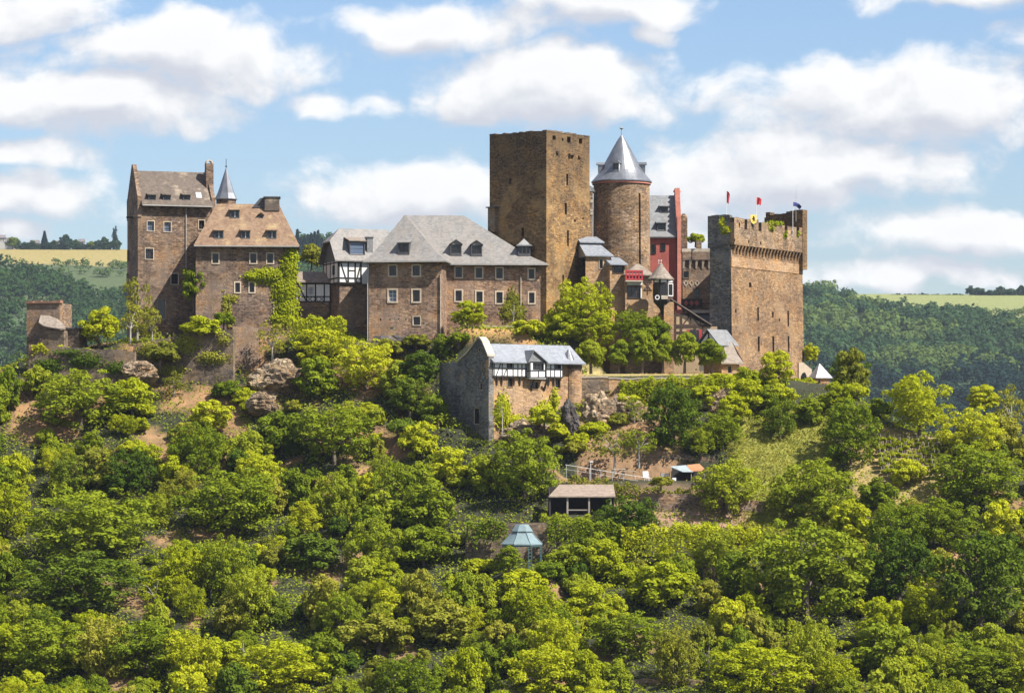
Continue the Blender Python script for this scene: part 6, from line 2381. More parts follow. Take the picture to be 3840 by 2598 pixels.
PLACED = []
HAND = [
    (225, 738, 52, 48, 'small', 'leaf_bright', 'light green tree on the terrace left of the tall gabled house', -3),
    (364, 806, 42, 36, 'shrub', 'leaf_olive', 'olive shrub on the retaining wall below the gabled house', -8),
    (312, 690, 40, 75, 'thin', 'leaf_olive', 'thin straggly olive tree with pale trunk against the gabled house', 1.2),
    (440, 645, 36, 48, 'small', 'leaf_mid', 'bushy green tree between the gabled house and the hip-roofed house', 1.0),
    (455, 748, 55, 34, 'shrub', 'leaf_bright', 'bright shrub hanging over the shaded retaining wall', -6.5),
    (508, 728, 26, 24, 'shrub', 'leaf_mid', 'small shrub at the buttress top below the hip-roofed house', -5.6),
    (85, 868, 42, 46, 'small', 'leaf_mid', 'tree below the left end of the long retaining wall', None),
    (180, 905, 115, 78, 'big', 'leaf_mid', 'large spreading green tree below the ruined outpost', None),
    (300, 905, 60, 50, 'small', 'leaf_bright', 'bright tree right of the large spreading tree on the left', None),
    (20, 890, 40, 60, 'small', 'leaf_mid', 'tree cut by the left picture edge beside the outpost', None),
    (395, 870, 34, 32, 'thin', 'leaf_olive', 'thin shrubby tree on the rocks below the retaining wall', None),
    (618, 768, 44, 44, 'thin', 'leaf_olive', 'grey-green bush beside the sunlit buttress', -6.5),
    (735, 790, 75, 55, 'big', 'leaf_bright', 'bright tree below the box hedge', None),
    (830, 830, 78, 68, 'big', 'leaf_bright', 'bright yellow-green tree left of the shaded gully', None),
    (720, 860, 60, 55, 'small', 'leaf_mid', 'green tree below the bright tree under the box hedge', None),
    (905, 870, 60, 55, 'small', 'leaf_mid', 'tree at the lip of the shaded gully left of the gatehouse', None),
    (1062, 714, 48, 33, 'small', 'leaf_bright', 'small spreading tree with dark trunk in front of the long residence', -3.9),
    (1325, 700, 74, 84, 'big', 'leaf_bright', 'tall bright vine-covered tree at the foot of the keep', -2.5),
    (1350, 748, 60, 44, 'big', 'leaf_bright', 'bright bush filling the foot of the vine-covered tree', -4.2),
    (1268, 730, 36, 44, 'small', 'leaf_bright', 'slim bright bush against the lit face of the keep', -2.2),
    (1285, 745, 50, 40, 'small', 'leaf_bright', 'bright bush left of the vine-covered tree', -4),
    (1200, 752, 48, 30, 'shrub', 'leaf_bright', 'bright shrub above the gatehouse roof', -5),
    (1165, 705, 30, 30, 'thin', 'leaf_olive', 'thin yellowish bush against the long residence', -2.6),
    (1440, 742, 56, 48, 'big', 'leaf_mid', 'dark-hearted round tree between the vine-covered tree and the gate pier', -4.5),
    (1492, 752, 36, 42, 'small', 'leaf_mid', 'small tree hiding the foot of the stone gate pier', -4.0),
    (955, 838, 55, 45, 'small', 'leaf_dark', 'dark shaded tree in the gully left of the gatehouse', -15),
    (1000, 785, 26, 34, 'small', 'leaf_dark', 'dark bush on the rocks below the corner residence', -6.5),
    (1015, 1060, 55, 48, 'small', 'leaf_bright', 'bright tree below the shaded gable of the gatehouse', None),
    (1190, 1055, 88, 92, 'big', 'leaf_mid', 'big round green tree left of the open shed', None),
    (1140, 930, 24, 40, 'thin', 'leaf_bright', 'bright creeper-like shrub at the gatehouse front corner', -26.2),
    (1235, 950, 40, 34, 'shrub', 'leaf_bright', 'bright shrubs below the gatehouse bay', -27),
    (1255, 985, 40, 28, 'shrub', 'leaf_bright', 'low bright shrub below the big dark boulder', None),
    (1395, 1010, 52, 46, 'thin', 'leaf_olive', 'slim olive tree with pale trunk on the garden terrace', -30.0),
    (1450, 1005, 42, 40, 'thin', 'leaf_mid', 'second slim tree with pale trunk on the garden terrace', -30.5),
    (1528, 950, 74, 92, 'big', 'leaf_dark', 'tall dark green tree in the middle of the slope right of the gatehouse', -26),
    (1640, 975, 58, 55, 'feather', 'leaf_mid', 'light feathery tree right of the tall dark tree', None),
    (1690, 900, 50, 45, 'small', 'leaf_bright', 'bright bush on the slope below the shield wall corner', None),
    (1770, 948, 48, 56, 'feather', 'leaf_dark', 'dense dark bush casting a shadow on the meadow', None),
    (1790, 880, 46, 32, 'shrub', 'leaf_bright', 'bright shrub at the base of the shield wall', -8),
    (1930, 985, 76, 90, 'big', 'leaf_mid', 'tall dense tree right of the meadow', None),
    (1895, 905, 46, 40, 'small', 'leaf_bright', 'bright treetop just below the white-roofed turret', None),
    (1928, 848, 50, 52, 'big', 'leaf_dark', 'dark green tree right of the white-roofed turret', 2),
    (1838, 800, 22, 26, 'small', 'leaf_bright', 'small bright tree behind the right edge of the shield wall', 14),
    (2085, 915, 96, 86, 'feather', 'leaf_bright', 'wide feathery yellow-green tree on the right', None),
    (2200, 985, 80, 70, 'big', 'leaf_bright', 'bright broad tree near the right edge', None),
    (2295, 930, 50, 65, 'thin', 'leaf_olive', 'thin brownish tree at the right picture edge', None),
    (2235, 905, 44, 34, 'small', 'leaf_bright', 'small round treetop between the feathery tree and the right edge', None),
    (2215, 1085, 110, 90, 'big', 'leaf_mid', 'large dense tree at the right edge beside the vineyard', None),
    (2140, 1190, 90, 70, 'big', 'leaf_mid', 'dense tree below the vineyard', None),
    (1845, 1115, 105, 86, 'big', 'leaf_mid', 'large dense tree below the meadow', None),
    (1650, 1105, 80, 72, 'big', 'leaf_mid', 'broad tree right of the tin-roofed shelter', None),
    (1830, 1290, 165, 130, 'big', 'leaf_mid', 'very large tree with hanging leaf clusters at lower right', None),
    (2040, 1290, 90, 100, 'big', 'leaf_dark', 'dark conical tree right of the very large tree', None),
    (2225, 1320, 120, 125, 'big', 'leaf_dark', 'huge dark tree at the right picture edge', None),
    (1720, 1530, 125, 84, 'big', 'leaf_bright', 'bright round tree at the bottom right of the picture', None),
    (1232, 1528, 95, 70, 'big', 'leaf_bright', 'bright yellow-green round tree at the bottom middle', None),
    (1190, 1345, 72, 58, 'small', 'leaf_bright', 'vivid yellow-green tree below the gazebo', None),
    (640, 1520, 118, 76, 'big', 'leaf_bright', 'vivid yellow-green tree at the bottom left middle', None),
    (200, 1190, 160, 100, 'big', 'leaf_mid', 'wide green tree on the left slope', None),
    (180, 1320, 150, 80, 'big', 'leaf_dark', 'wide dark tree at the lower left', None),
    (520, 1140, 130, 88, 'big', 'leaf_mid', 'wide green tree in the middle of the left slope', None),
    (760, 985, 100, 80, 'big', 'leaf_mid', 'broad dark-hearted tree above the middle of the left slope', None),
    (640, 985, 70, 58, 'small', 'leaf_mid', 'green tree left of the broad dark-hearted tree', None),
    (480, 945, 60, 42, 'small', 'leaf_bright', 'bright tree on the brown earth below the retaining wall', None),
    (1425, 1190, 84, 80, 'big', 'leaf_dark', 'dark tree below the right end of the open shed', None),
    (1300, 1275, 66, 48, 'small', 'leaf_mid', 'tree right of the gazebo', None),
    (965, 1150, 80, 70, 'small', 'leaf_mid', 'green tree left of the big round tree', None),
    (860, 1165, 60, 60, 'small', 'leaf_mid', 'green tree in the middle of the slope left of the gazebo', None),
    (700, 1255, 85, 55, 'small', 'leaf_dark', 'dark tree above the shaded hollow', None),
    (960, 1240, 70, 55, 'small', 'leaf_mid', 'round tree left of the gazebo over a dark hollow', None),
    (1500, 1330, 90, 64, 'small', 'leaf_bright', 'bright tree left of the very large tree', None),
    (1420, 1440, 100, 66, 'big', 'leaf_mid', 'tree above the bottom wall', None),
    (1000, 1420, 90, 60, 'small', 'leaf_olive', 'olive tree in the lower middle of the slope', None),
    (860, 1440, 90, 60, 'small', 'leaf_olive', 'olive-green tree in the lower left middle', None),
    (330, 1470, 120, 76, 'big', 'leaf_mid', 'dense tree at the bottom left', None),
    (110, 1470, 110, 76, 'big', 'leaf_mid', 'dense tree in the bottom left corner', None),
    (2000, 1480, 90, 70, 'small', 'leaf_mid', 'tree right of the bright round tree at the bottom', None),
    (2230, 1520, 110, 60, 'big', 'leaf_mid', 'dense tree in the bottom right corner', None),
    (1155, 1268, 36, 32, 'small', 'leaf_mid', 'small tree in front of the gazebo, hiding its left posts', -56.5),
    (1095, 1290, 50, 34, 'shrub', 'leaf_bright', 'bright shrub at the left foot of the gazebo', None),
    (600, 870, 40, 30, 'shrub', 'leaf_olive', 'olive shrub on the brown earth left of the jagged rocks', None),
    (520, 890, 38, 32, 'shrub', 'leaf_mid', 'dark green shrub below the shaded wall corner', None),
    (1578, 545, 22, 18, 'shrub', 'leaf_mid', 'small green bush growing on top of the courtyard range', 13.6),
    (707, 582, 30, 30, 'small', 'leaf_olive', 'olive tree behind the hip-roofed house', 24),
    (1450, 885, 40, 26, 'shrub', 'leaf_olive', 'olive shrub on the rocks below the left end of the terrace hedge', None),
    (1420, 915, 34, 26, 'shrub', 'leaf_bright', 'bright shrub between the reddish rocks and the tall dark tree', None),
    (1600, 900, 46, 34, 'small', 'leaf_bright', 'bright tree hanging below the middle of the terrace hedge', None),
    (1690, 862, 40, 32, 'shrub', 'leaf_bright', 'bright shrub below the right end of the terrace hedge', None),
    (1745, 905, 44, 40, 'small', 'leaf_mid', 'green bush on the slope right of the pale rock face', None),
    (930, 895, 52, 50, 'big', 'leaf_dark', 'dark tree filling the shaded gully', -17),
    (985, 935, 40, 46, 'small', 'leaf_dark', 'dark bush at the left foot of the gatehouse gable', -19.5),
    (880, 792, 40, 26, 'shrub', 'leaf_olive', 'olive shrub on the rock base of the corner residence', -6.0),
    (945, 778, 36, 22, 'shrub', 'leaf_olive', 'low olive shrub below the lowest window of the corner residence', -5.2),
    (1040, 770, 30, 22, 'shrub', 'leaf_mid', 'green shrub left of the gatehouse gable top', -7.5),
    (1360, 1255, 60, 50, 'small', 'leaf_mid', 'green tree hiding the wall right of the gazebo', None),
    (1080, 1215, 34, 30, 'small', 'leaf_mid', 'small tree at the left end of the wall behind the gazebo', None),
    (2060, 1075, 44, 40, 'small', 'leaf_bright', 'bright tree at the lower edge of the vineyard', None),
    (1990, 1120, 50, 46, 'small', 'leaf_mid', 'green tree left below the vineyard', None),
    (296, 725, 40, 52, 'thin', 'leaf_olive', 'brownish straggly bush at the left foot of the gabled house', -1.5),
    (345, 735, 30, 46, 'thin', 'leaf_olive', 'second straggly bush before the door of the gabled house', -2.2),
    (1300, 1020, 34, 26, 'shrub', 'leaf_olive', 'olive shrub on the earth left of the railing', None),
    (1350, 975, 36, 28, 'shrub', 'leaf_bright', 'bright shrub on the earth below the reddish rocks', None),
    (1400, 955, 30, 24, 'shrub', 'leaf_olive', 'low olive shrub at the foot of the reddish rocks', None),
    (1300, 945, 28, 24, 'shrub', 'leaf_olive', 'low shrub right of the big dark boulder', None),
    (1440, 930, 34, 30, 'thin', 'leaf_mid', 'sparse green bush left of the tall dark tree', None),
    (1185, 1308, 44, 26, 'shrub', 'leaf_bright', 'bright shrub directly below the gazebo', None),
    (1245, 1300, 40, 30, 'shrub', 'leaf_mid', 'green shrub at the right foot of the gazebo', None),
    (1120, 1245, 32, 26, 'shrub', 'leaf_olive', 'olive shrub on the bank left of the gazebo', None),
    (560, 905, 36, 28, 'shrub', 'leaf_bright', 'bright shrub on the brown earth below the sunlit buttress', None),
    (1765, 905, 48, 36, 'small', 'leaf_bright', 'bright bush left below the base of the shield wall', None),
    (1825, 885, 42, 34, 'small', 'leaf_bright', 'bright bush under the right corner of the shield wall', -9),
    (1835, 935, 40, 34, 'small', 'leaf_mid', 'green bush left of the tall dense tree by the meadow', None),
    (1665, 930, 44, 36, 'small', 'leaf_bright', 'bright bush right of the pale rock face', None),
    (1725, 870, 26, 24, 'shrub', 'leaf_bright', 'bright bush beside the gate lodge', -12.5),
    (1640, 862, 40, 22, 'shrub', 'leaf_bright', 'bright shrub at the terrace wall under the clipped trees', -15.5),
    (950, 1000, 48, 50, 'small', 'leaf_bright', 'bright tree left below the gully', None),
    (1500, 1095, 28, 18, 'shrub', 'leaf_olive', 'olive shrub on the wall below the railing', -36.4),
    (1590, 1000, 40, 40, 'feather', 'leaf_mid', 'feathery tree behind the tin-roofed shelter', -27),
    (1310, 1000, 30, 24, 'shrub', 'leaf_bright', 'bright shrub at the upper end of the railing', None),
]
BIGS = []
for (a, b_, c, d_, kind, mt, lab, Y) in HAND:
    e, px, py, hw, hh = tree_at(a, b_, c, d_, kind, mt, lab, Y, name='shrub' if kind == 'shrub' or 'bush' in lab else 'broadleaf_tree', cat='shrub' if kind == 'shrub' or 'bush' in lab or 'shrub' in lab else 'tree')
    PLACED.append((e.location.x, e.location.y, e.scale.x))
    if hw > 120:
        BIGS.append((px, py, hw, hh))

# six clipped trees on the terrace
order = ['first', 'second', 'third', 'fourth', 'fifth', 'last']
for i, (px, py, hw, hh) in enumerate(((2216, 1322, 54, 42), (2322, 1320, 44, 42), (2409, 1302, 50, 44), (2487, 1306, 40, 38), (2567, 1304, 50, 48), (2668, 1320, 56, 46))):
    Y = -11.5
    c = P(px, py + 4, Y)
    s = (Y + D0) / FPX
    Rr = hw * 1.22 * s / .95
    sz = (c.z - 11.15) / (1.25 * Rr)
    plant('clipped_tree', 'round clipped tree on the terrace, %s from the gatehouse' % order[i], 'tree', (c.x, Y, 11.15), Rr, sz, 'clipped', 'leaf_mid', i % 2, 'clipped trees in a row on the terrace')

# ------------------------------------------------------------------ the rest of the scrub wood on the slope
CLEAR = [(1640, 1980, 1260, 1660), (1980, 2200, 1280, 1560), (2150, 2830, 1230, 1480), (2050, 2310, 1790, 1945), (2120, 2660, 1690, 1850), (1860, 2050, 1950, 2120), (2780, 3085, 1590, 1810),
         (3270, 3520, 1640, 1830), (2430, 2860, 1850, 1935), (380, 1010, 1230, 1370), (90, 520, 1120, 1390), (2380, 2610, 2530, 2600), (1130, 1420, 960, 1190), (430, 1240, 700, 1260), (1360, 1660, 960, 1270),
         (2990, 3120, 1340, 1470), (2200, 2420, 1500, 1650), (2600, 2760, 1480, 1570), (2230, 2420, 1480, 1600), (3000, 3100, 1540, 1620), (950, 1130, 1370, 1480), (1760, 2140, 1975, 2030)]
CLEAR += [(a + 12, b_ - 12, c + 8, d_ - 4) for a, b_, c, d_ in EARTH]
rg = random.Random(77)
FILL = []
TONE = {'leaf_bright': 'bright yellow-green', 'leaf_mid': 'green', 'leaf_dark': 'dark green', 'leaf_olive': 'olive'}
tries = nfill = 0
while tries < 90000 and nfill < 540:
    tries += 1
    Y = rg.uniform(-92, -9)
    X = rg.uniform(-66, 66) * (Y + D0) / 370
    kind = rg.choices(['small', 'shrub', 'feather', 'thin', 'big'], [.44, .24, .12, .04, .16] if nfill < 300 else [.10, .80, .04, .02, 0])[0]
    Rr = {'small': rg.uniform(1.7, 3.1), 'shrub': rg.uniform(1.0, 2.0), 'feather': rg.uniform(1.4, 2.2), 'thin': rg.uniform(1.2, 1.8), 'big': rg.uniform(2.6, 3.6)}[kind]
    if any((X - a) ** 2 + ((Y - b_) * 1.0) ** 2 < ((.44 if nfill < 300 else .35) * (Rr + c)) ** 2 for a, b_, c in PLACED):
        continue
    z = T1(X, Y)
    s = FPX / (Y + D0)
    px = CX + X * s
    sz = rg.uniform(.95, 1.35)
    zc = (.45 if kind == 'shrub' else .82) * Rr * sz
    py = HY - (z + zc) * s
    if any(px + Rr * s * .8 > c[0] and px - Rr * s * .8 < c[1] and py + Rr * s * .6 > c[2] and py - Rr * s * .9 < c[3] for c in CLEAR):
        continue
    if py < 1330 and px < 3100:
        continue
    if py < 1580 and 560 < px < 1300 and (kind != 'shrub' or Rr > 1.7):
        continue
    if any(((px - c[0]) / c[2]) ** 2 + ((py - Rr * s * .5 - c[1]) / c[3]) ** 2 < .72 for c in BIGS):
        continue
    mt = rg.choices(['leaf_bright', 'leaf_mid', 'leaf_dark', 'leaf_olive'], [.34, .42, .07, .17])[0]
    nm = 'shrub' if kind == 'shrub' else 'broadleaf_tree'
    what = {'shrub': 'low shrub', 'feather': 'feathery tree', 'thin': 'sparse tree', 'small': 'bushy tree', 'big': 'broad-crowned tree'}[kind]
    e = plant(nm, 'x', 'shrub' if kind == 'shrub' else 'tree', (X, Y, z - .05 * Rr), Rr, sz, kind, mt, None, 'scrub wood trees and shrubs on the castle slope')
    FILL.append((e, px, py, TONE[mt] + ' ' + what))
    PLACED.append((X, Y, Rr))
    nfill += 1
# each of them is told apart by the landmark it stands nearest to
ANCH = [('the ruined outpost', 170, 1250), ('the gabled house', 620, 1230), ('the sunlit buttress', 920, 1330), ('the corner residence', 1500, 1300), ('the gatehouse', 1830, 1560), ('the dark boulder', 2138, 1560), ('the open shed', 2180, 1880),
        ('the gazebo', 1958, 2050), ('the tin-roofed shelter', 2590, 1790), ('the meadow', 2930, 1700), ('the vineyard', 3390, 1740), ('the shield wall', 2880, 1440), ('the white-roofed turret', 3076, 1420), ('the bottom wall', 2490, 2570),
        ('the wide dark tree at lower left', 297, 2180), ('the wide green tree mid left', 859, 1883), ('the vivid tree at bottom left', 1057, 2511), ('the round tree at bottom middle', 2035, 2524), ('the very large tree at lower right', 3024, 2131),
        ('the huge dark tree at right', 3676, 2181), ('the bottom left corner', 60, 2560), ('the bottom right corner', 3780, 2560), ('the dry-stone wall', 2650, 1900), ('the dark-hearted tree upper left', 1256, 1628), ('the feathery tree at right', 3445, 1512), ('the left picture edge', 20, 1800)]
bins = {}
for (e, px, py, what) in FILL:
    k = min(range(len(ANCH)), key=lambda i: (ANCH[i][1] - px) ** 2 + (ANCH[i][2] - py) ** 2)
    dx, dy = px - ANCH[k][1], py - ANCH[k][2]
    dr = ('right of' if dx > 0 else 'left of') if abs(dx) > abs(dy) else ('below' if dy > 0 else 'above')
    bins.setdefault((what, dr, ANCH[k][0]), []).append((math.hypot(dx, dy), e))
ORD = ['nearest', 'second nearest', 'third nearest', 'fourth nearest', 'fifth nearest', 'sixth nearest', 'seventh nearest', 'eighth nearest', 'ninth nearest', 'tenth nearest', 'eleventh nearest', 'twelfth nearest', 'thirteenth nearest', 'fourteenth nearest', 'fifteenth nearest', 'farthest']
for (what, dr, an), L_ in bins.items():
    for i, (_, e) in enumerate(sorted(L_, key=lambda q: q[0])):
        e['label'] = '%s %s %s' % (what, dr, an) + ('' if len(L_) == 1 else ', %s one' % ORD[min(i, 15)])
print('filled trees', nfill, 'of', TREE_N[0])

# undergrowth that covers the soil between the trees
g = np.random.default_rng(4)
n = 240000
Y = g.uniform(-100, 4, n)
X = g.uniform(-72, 72, n)
Z = terrain(X, Y)
pxs = CX + X * FPX / (Y + D0)
pys = HY - Z * FPX / (Y + D0)
keep = (wob(X, Y, 3.3) < .55 + .25 * g.normal(size=n)) & ~((Y > -24) & (X < 2) & (wob(X + 5, Y, 2.4) > .2) & (g.random(n) < .8))
for c in ((2960, 3135, 1340, 1475), (2780, 3090, 1600, 1800), (3270, 3520, 1640, 1830), (2050, 2310, 1880, 1945), (2120, 2660, 1740, 1850), (2200, 2830, 1380, 1420), (2230, 2440, 1490, 1640)):
    keep &= ~((pxs > c[0]) & (pxs < c[1]) & (pys > c[2]) & (pys < c[3]))
for c in EARTH:
    keep &= ~((pxs > c[0]) & (pxs < c[1]) & (pys > c[2]) & (pys < c[3]) & (g.random(n) < .55))
lump = np.maximum(0, wob(X + 9, Y, 1.3) + .2) * 1.5
pos = np.stack([X, Y, Z + lump * g.random(n) + g.random(n) * .18], 1)[keep]
nr = np.stack([g.normal(size=n) * .6, g.normal(size=n) * .6 - .2, np.ones(n)], 1)[keep]
o = bpy.data.objects.new('undergrowth', leaf_mesh('undergrowth', pos, nr, .18, 'leaf_mid', 5, .5))
col.objects.link(o)
tag(o, 'low bramble and herb undergrowth on the castle slope', kind='stuff')
# dry grass and herbs on the bare earth
n = 16000
Y = g.uniform(-40, 2, n)
X = g.uniform(-66, 60, n)
Z = terrain(X, Y)
keep = g.random(n) < np.clip(.35 + wob(X, Y, 2.5), 0, 1)
pos = np.stack([X, Y, Z + .08], 1)[keep]
nr = np.stack([g.normal(size=n), g.normal(size=n), .3 + 0 * Y], 1)[keep]
o = bpy.data.objects.new('dry_grass', leaf_mesh('dry_grass', pos, nr, .17, 'leaf_dry', 6, .3))
col.objects.link(o)
tag(o, 'tufts of dry yellow grass on the upper slope', kind='stuff')
# meadow
n = 16000
Y = g.uniform(-43, -18, n)
X = g.uniform(25, 38, n)
Z = terrain(X, Y)
pos = np.stack([X, Y, Z + .10], 1)
nr = np.stack([g.normal(size=n), g.normal(size=n), .9 + 0 * Y], 1)
o = bpy.data.objects.new('meadow_grass', leaf_mesh('meadow_grass', pos, nr, .16, 'grass', 8, .25))
col.objects.link(o)
tag(o, 'sunlit yellow-green meadow grass right of the slope', kind='stuff')

# vineyard: small vines in rows, each a plant of its own
vp, vn, vC, vR = clumps(900, 6, 26, 1.3, -.6, .2, .5, (.3, .45))
vme = leaf_mesh('vine_leaves', vp * .42 + np.array((0, 0, .75)), vn, .10, 'leaf_bright', 3, .6)
st = MB()
st.tube([(0, 0, -.2), (0, 0, 1.35)], .03, 5)
sme = st.mesh('stake')
sme.materials.append(MATS['wood_grey'])
NTH = ['first', 'second', 'third', 'fourth', 'fifth', 'sixth', 'seventh', 'eighth', 'ninth', 'tenth', 'eleventh', 'twelfth', 'thirteenth', 'fourteenth']
for r_ in range(7):
    for k in range(14):
        gp_ = ground_at(3285 + k * 17 + r_ * 5, 1685 + r_ * 20)
        e = bpy.data.objects.new('grape_vine', None)
        e.location = gp_
        e.rotation_euler = (0, 0, rg.uniform(0, 6))
        e.scale = [rg.uniform(1.0, 1.5)] * 3
        col.objects.link(e)
        tag(e, 'staked grape vine, %s from left in the %s row of the vineyard' % (NTH[k], NTH[r_]), 'vine', 'grape vines in the small vineyard')
        for nm, m_ in (('stake', sme), ('leaves', vme)):
            c_ = bpy.data.objects.new(nm, m_)
            c_.parent = e
            col.objects.link(c_)

# ------------------------------------------------------------------ far hillside: woods that read as one mass
def far_wood(name, label, n, mask, mat, seed, rad=(4.0, 7.0), leaves=105, tall=1.0, conifer=False):
    g = np.random.default_rng(seed)
    pts = []
    while len(pts) < n:
        Y = g.uniform(1230, 2030, 4000)
        X = g.uniform(-480, 480, 4000)
        ok = mask(X, Y, g)
        pts += list(zip(X[ok], Y[ok]))
    pts = np.array(pts[:n])
    Z = terrain(pts[:, 0], pts[:, 1])
    Rr = g.uniform(rad[0], rad[1], n)
    d_ = g.normal(size=(n, leaves, 3))
    d_ /= np.linalg.norm(d_, axis=2, keepdims=True)
    d_[:, :, 2] = np.abs(d_[:, :, 2]) * g.choice([1, 1, 1, -.4], size=(n, leaves))
    d_[:, :, 1] = -np.abs(d_[:, :, 1]) * g.choice([1, 1, -1], size=(n, leaves))
    lump = 1 + .25 * np.sin(d_[:, :, 0] * 5 + pts[:, :1]) * np.cos(d_[:, :, 2] * 4 + pts[:, 1:2])
    if conifer:
        h = g.random((n, leaves))
        off = np.stack([d_[:, :, 0] * (1 - h) * .42, d_[:, :, 1] * (1 - h) * .42, h * 2.2 - .4], -1)
        off = off * Rr[:, None, None]
    else:
        off = d_ * (Rr[:, None] * lump * g.uniform(.75, 1.05, (n, leaves)))[..., None]
        off[..., 2] *= tall
    pos = np.stack([pts[:, 0], pts[:, 1], Z + Rr * .55], 1)[:, None, :] + off
    nr = d_ + g.normal(size=d_.shape) * .35
    nr[..., 2] += .25
    size = np.repeat(Rr * .21, leaves)
    o = bpy.data.objects.new(name, leaf_mesh(name, pos.reshape(-1, 3), nr.reshape(-1, 3), size, mat, seed, .7))
    col.objects.link(o)
    return tag(o, label, kind='stuff')


def edgeY(X):
    return 1790 + 22 * np.sin(X * .03) + 15 * np.sin(X * .083 + 1)


def m_right(X, Y, g):
    return (X > -60) & (Y < edgeY(X) + 190 * np.clip((262 - X) / 25, 0, 1)) & (Y > 1560 + 50 * np.sin(X * .021)) & (g.random(len(X)) < .95)


def patch(X, Y):
    return np.sin(X * .031 + 1.7 * np.sin(Y * .019)) + np.sin(Y * .043 + X * .012)


def m_cloud_shade(X, Y, g):
    return (X > -40) & (Y <= 1600 + 50 * np.sin(X * .021)) & (Y > 1240)


def m_left(X, Y, g):
    return (X <= -60) & (Y < edgeY(X) - 25 + 25 * np.sin(X * .05) + 230 * np.exp(-((X + 138) / 50) ** 4)) & (Y > 1240)


def m_scatter(X, Y, g):
    return (Y > 1640) & (Y < 1860) & (g.random(len(X)) < .5) & (X > -480) & (np.sin(X * .05) * np.cos(Y * .04) > .1)


far_wood('broadleaf_wood', 'darker green wood patches on the far hillside to the right', 1250, lambda X, Y, g: m_right(X, Y, g) & (patch(X, Y) < .1), 'leaf_blue', 31)
far_wood('light_wood', 'lighter green wood patches on the far hillside to the right', 1150, lambda X, Y, g: m_right(X, Y, g) & (patch(X, Y) >= .1), 'leaf_far', 35)
far_wood('cloud_shade_wood', 'lower far wood to the right, cloud shade in its dark leaf colour', 1500, m_cloud_shade, 'leaf_conifer_and_shade', 32, (4.5, 7.5), 105)  # round crowns; the dark leaf colour stands in for a cloud shadow
far_wood('hillside_wood', 'dark blue-green wood on the far hillside to the left', 2300, m_left, 'leaf_deep', 33, (4.0, 7.0))
far_wood('hillside_scrub', 'light scrub along the edge of the far fields', 900, m_scatter, 'leaf_far', 34, (2.5, 4.5), 50, .7)


def far_tree(px, row_top, row_base, hw, kind, mat, label, Y=1990, name='far_tree'):
    c = P(px, row_base, Y)
    s = (Y + D0) / FPX
    h = (row_base - row_top) * s
    Rr = hw * s
    if kind == 'conifer':
        plant('conifer', label, 'tree', c - Vector((0, 0, h * .05)), Rr / .38, h / 2.2 / (Rr / .38), 'conifer', mat, 0, 'single trees on the far skyline')
    else:
        plant('broadleaf_tree', label, 'tree', c - Vector((0, 0, h * .1)), Rr / .93, h / 1.95 / Rr, kind, mat, None, 'single trees on the far skyline')


far_tree(167, 864, 935, 20, 'conifer', 'leaf_conifer_and_shade', 'pointed dark conifer on the far left skyline')
far_tree(247, 868, 935, 28, 'small', 'leaf_blue', 'round tree right of the pointed conifer on the far skyline')
far_tree(285, 890, 936, 20, 'small', 'leaf_deep', 'small dark round tree on the far left skyline before a white gable')
far_tree(345, 898, 936, 24, 'small', 'leaf_mid', 'light green round tree on the far left skyline')
far_tree(390, 878, 938, 24, 'small', 'leaf_deep', 'dark tree near the gabled house on the far left skyline')
far_tree(430, 828, 925, 14, 'feather', 'leaf_conifer_and_shade', 'tall umbrella-topped pine beside the gabled house on the skyline')
far_tree(435, 880, 938, 24, 'small', 'leaf_deep', 'dark round tree directly left of the gabled house on the skyline')
far_tree(48, 880, 925, 28, 'small', 'leaf_mid', 'green round tree above the white house on the far left skyline')
for i in range(14):
    far_tree(66 + i * 27, 884 + (i * 17) % 26, 940, 18 + (i * 7) % 10, 'small', 'leaf_deep' if i % 3 else 'leaf_blue', 'small dark tree in the belt before the far left houses, %s from left' % NTH[i])
for i, px in enumerate((3022, 3042, 3066, 3092, 3118, 3175, 3215)):
    far_tree(px, 1060 + (i * 11) % 17 + i * 5, 1150, 24, 'small', 'leaf_blue' if i % 2 else 'leaf_deep', 'skyline tree right of the shield wall, %s from the wall' % ['first', 'second', 'third', 'fourth', 'fifth', 'sixth', 'seventh'][i], 1880)
for i, px in enumerate((3560, 3590, 3625, 3655)):
    far_tree(px, 1126 + (i * 5) % 8, 1165, 22, 'shrub', 'leaf_deep', 'bush in the middle of the far right field, %s from left' % ['first', 'second', 'third', 'fourth'][i], 1850)
for i, px in enumerate((3640, 3675, 3712, 3752, 3790, 3830)):
    far_tree(px, 1058 + (i * 37) % 26, 1112, 26 + (i * 5) % 12, 'small', 'leaf_deep' if i % 2 else 'leaf_blue', 'tree %s in the clump on the far right skyline' % ['at the left end', 'second from left', 'third from left', 'third from right', 'second from right', 'at the right end'][i])
for i in range(13):
    far_tree(3350 + i * 21, 1092 - (i * 7) % 9, 1116, 15, 'shrub', 'leaf_deep', 'low dark bush, %s from left in the hedge row on the far right skyline' % NTH[i])
for i in range(10):
    far_tree(1115 + i * 13, 856 + (i * 29) % 34 + (12 if i > 7 else 0), 980, 22, 'conifer', 'leaf_conifer_and_shade', 'slim conifer, %s from left on the wooded skyline behind the timbered link' % NTH[i], 1850)
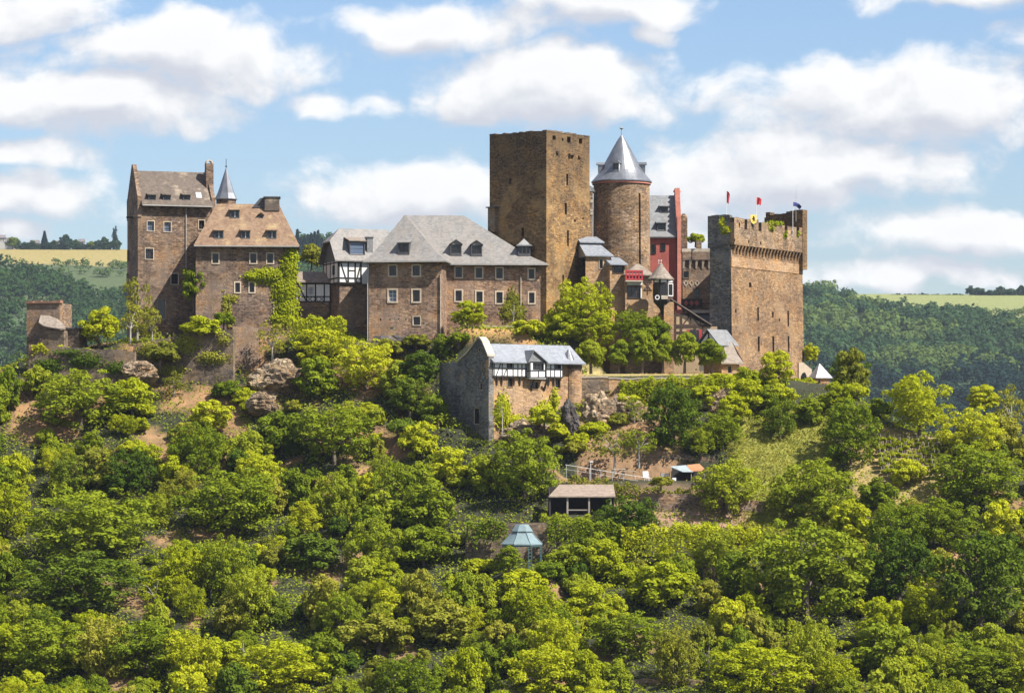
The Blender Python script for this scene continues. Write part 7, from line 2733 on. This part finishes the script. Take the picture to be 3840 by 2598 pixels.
for i, (px, py, w_, h_, rh) in enumerate(((35, 925, 48, 16, 18), (8, 915, 22, 22, 12), (130, 928, 30, 14, 14), (212, 932, 26, 16, 14), (306, 932, 18, 24, 12))):
    b0 = P(px, py, 2000)
    s = 2400 / FPX
    T = Thing('far_house', ['white house with grey roof at the far left skyline', 'grey house cut by the left picture edge on the skyline', 'dark-roofed house left of the pointed conifer on the skyline', 'grey-roofed house right of the pointed conifer on the skyline', 'white gabled house between round trees on the far skyline'][i], 'house', b0, (i * 23) % 40 - 15, 'houses on the far plateau')
    a_, z_, r_ = w_ * s / 2, h_ * s, rh * s
    mb = MB()
    facade(mb, front(-3), -a_, a_, -4, z_, [(-a_ * .6, -a_ * .25, z_ * .3, z_ * .75), (a_ * .2, a_ * .55, z_ * .3, z_ * .75)], .3)
    facade(mb, left(-a_), -3, 3, -4, z_)
    facade(mb, right(a_), -3, 3, -4, z_)
    mb.box(-a_ + .4, a_ - .4, -2.6, 2.8, -3.9, z_ - .05)
    T.part('wall', mb, 'far_wall')
    rf = MB()
    rf.prism(lambda u, v, ww: (ww, u, v), [(-3.6, z_ - .2), (-3.6, z_ + .1), (0, z_ + r_), (3.6, z_ + .1), (3.6, z_ - .2)], -a_ - .5, a_ + .5)
    T.part('roof', rf, 'far_roof')

# ------------------------------------------------------------------ air
HAZE = 0.000045
if HAZE:
    hb = MB()
    hb.box(-1700, 1700, -1150, 3500, -120, 235)
    hm = bpy.data.materials.new('haze')
    hm.use_nodes = True
    t = NT(hm.node_tree)
    t.n.remove(t.n['Principled BSDF'])
    pv = t.node('ShaderNodeVolumePrincipled')
    pv.inputs['Color'].default_value = (.70, .82, 1.0, 1)
    pv.inputs['Density'].default_value = HAZE
    pv.inputs['Anisotropy'].default_value = .2
    t.l.new(pv.outputs[0], t.n['Material Output'].inputs['Volume'])
    hme = hb.mesh('haze')
    hme.materials.append(hm)
    ho = bpy.data.objects.new('haze', hme)
    col.objects.link(ho)
    tag(ho, 'thin blue summer haze over valley and far hills', kind='stuff')
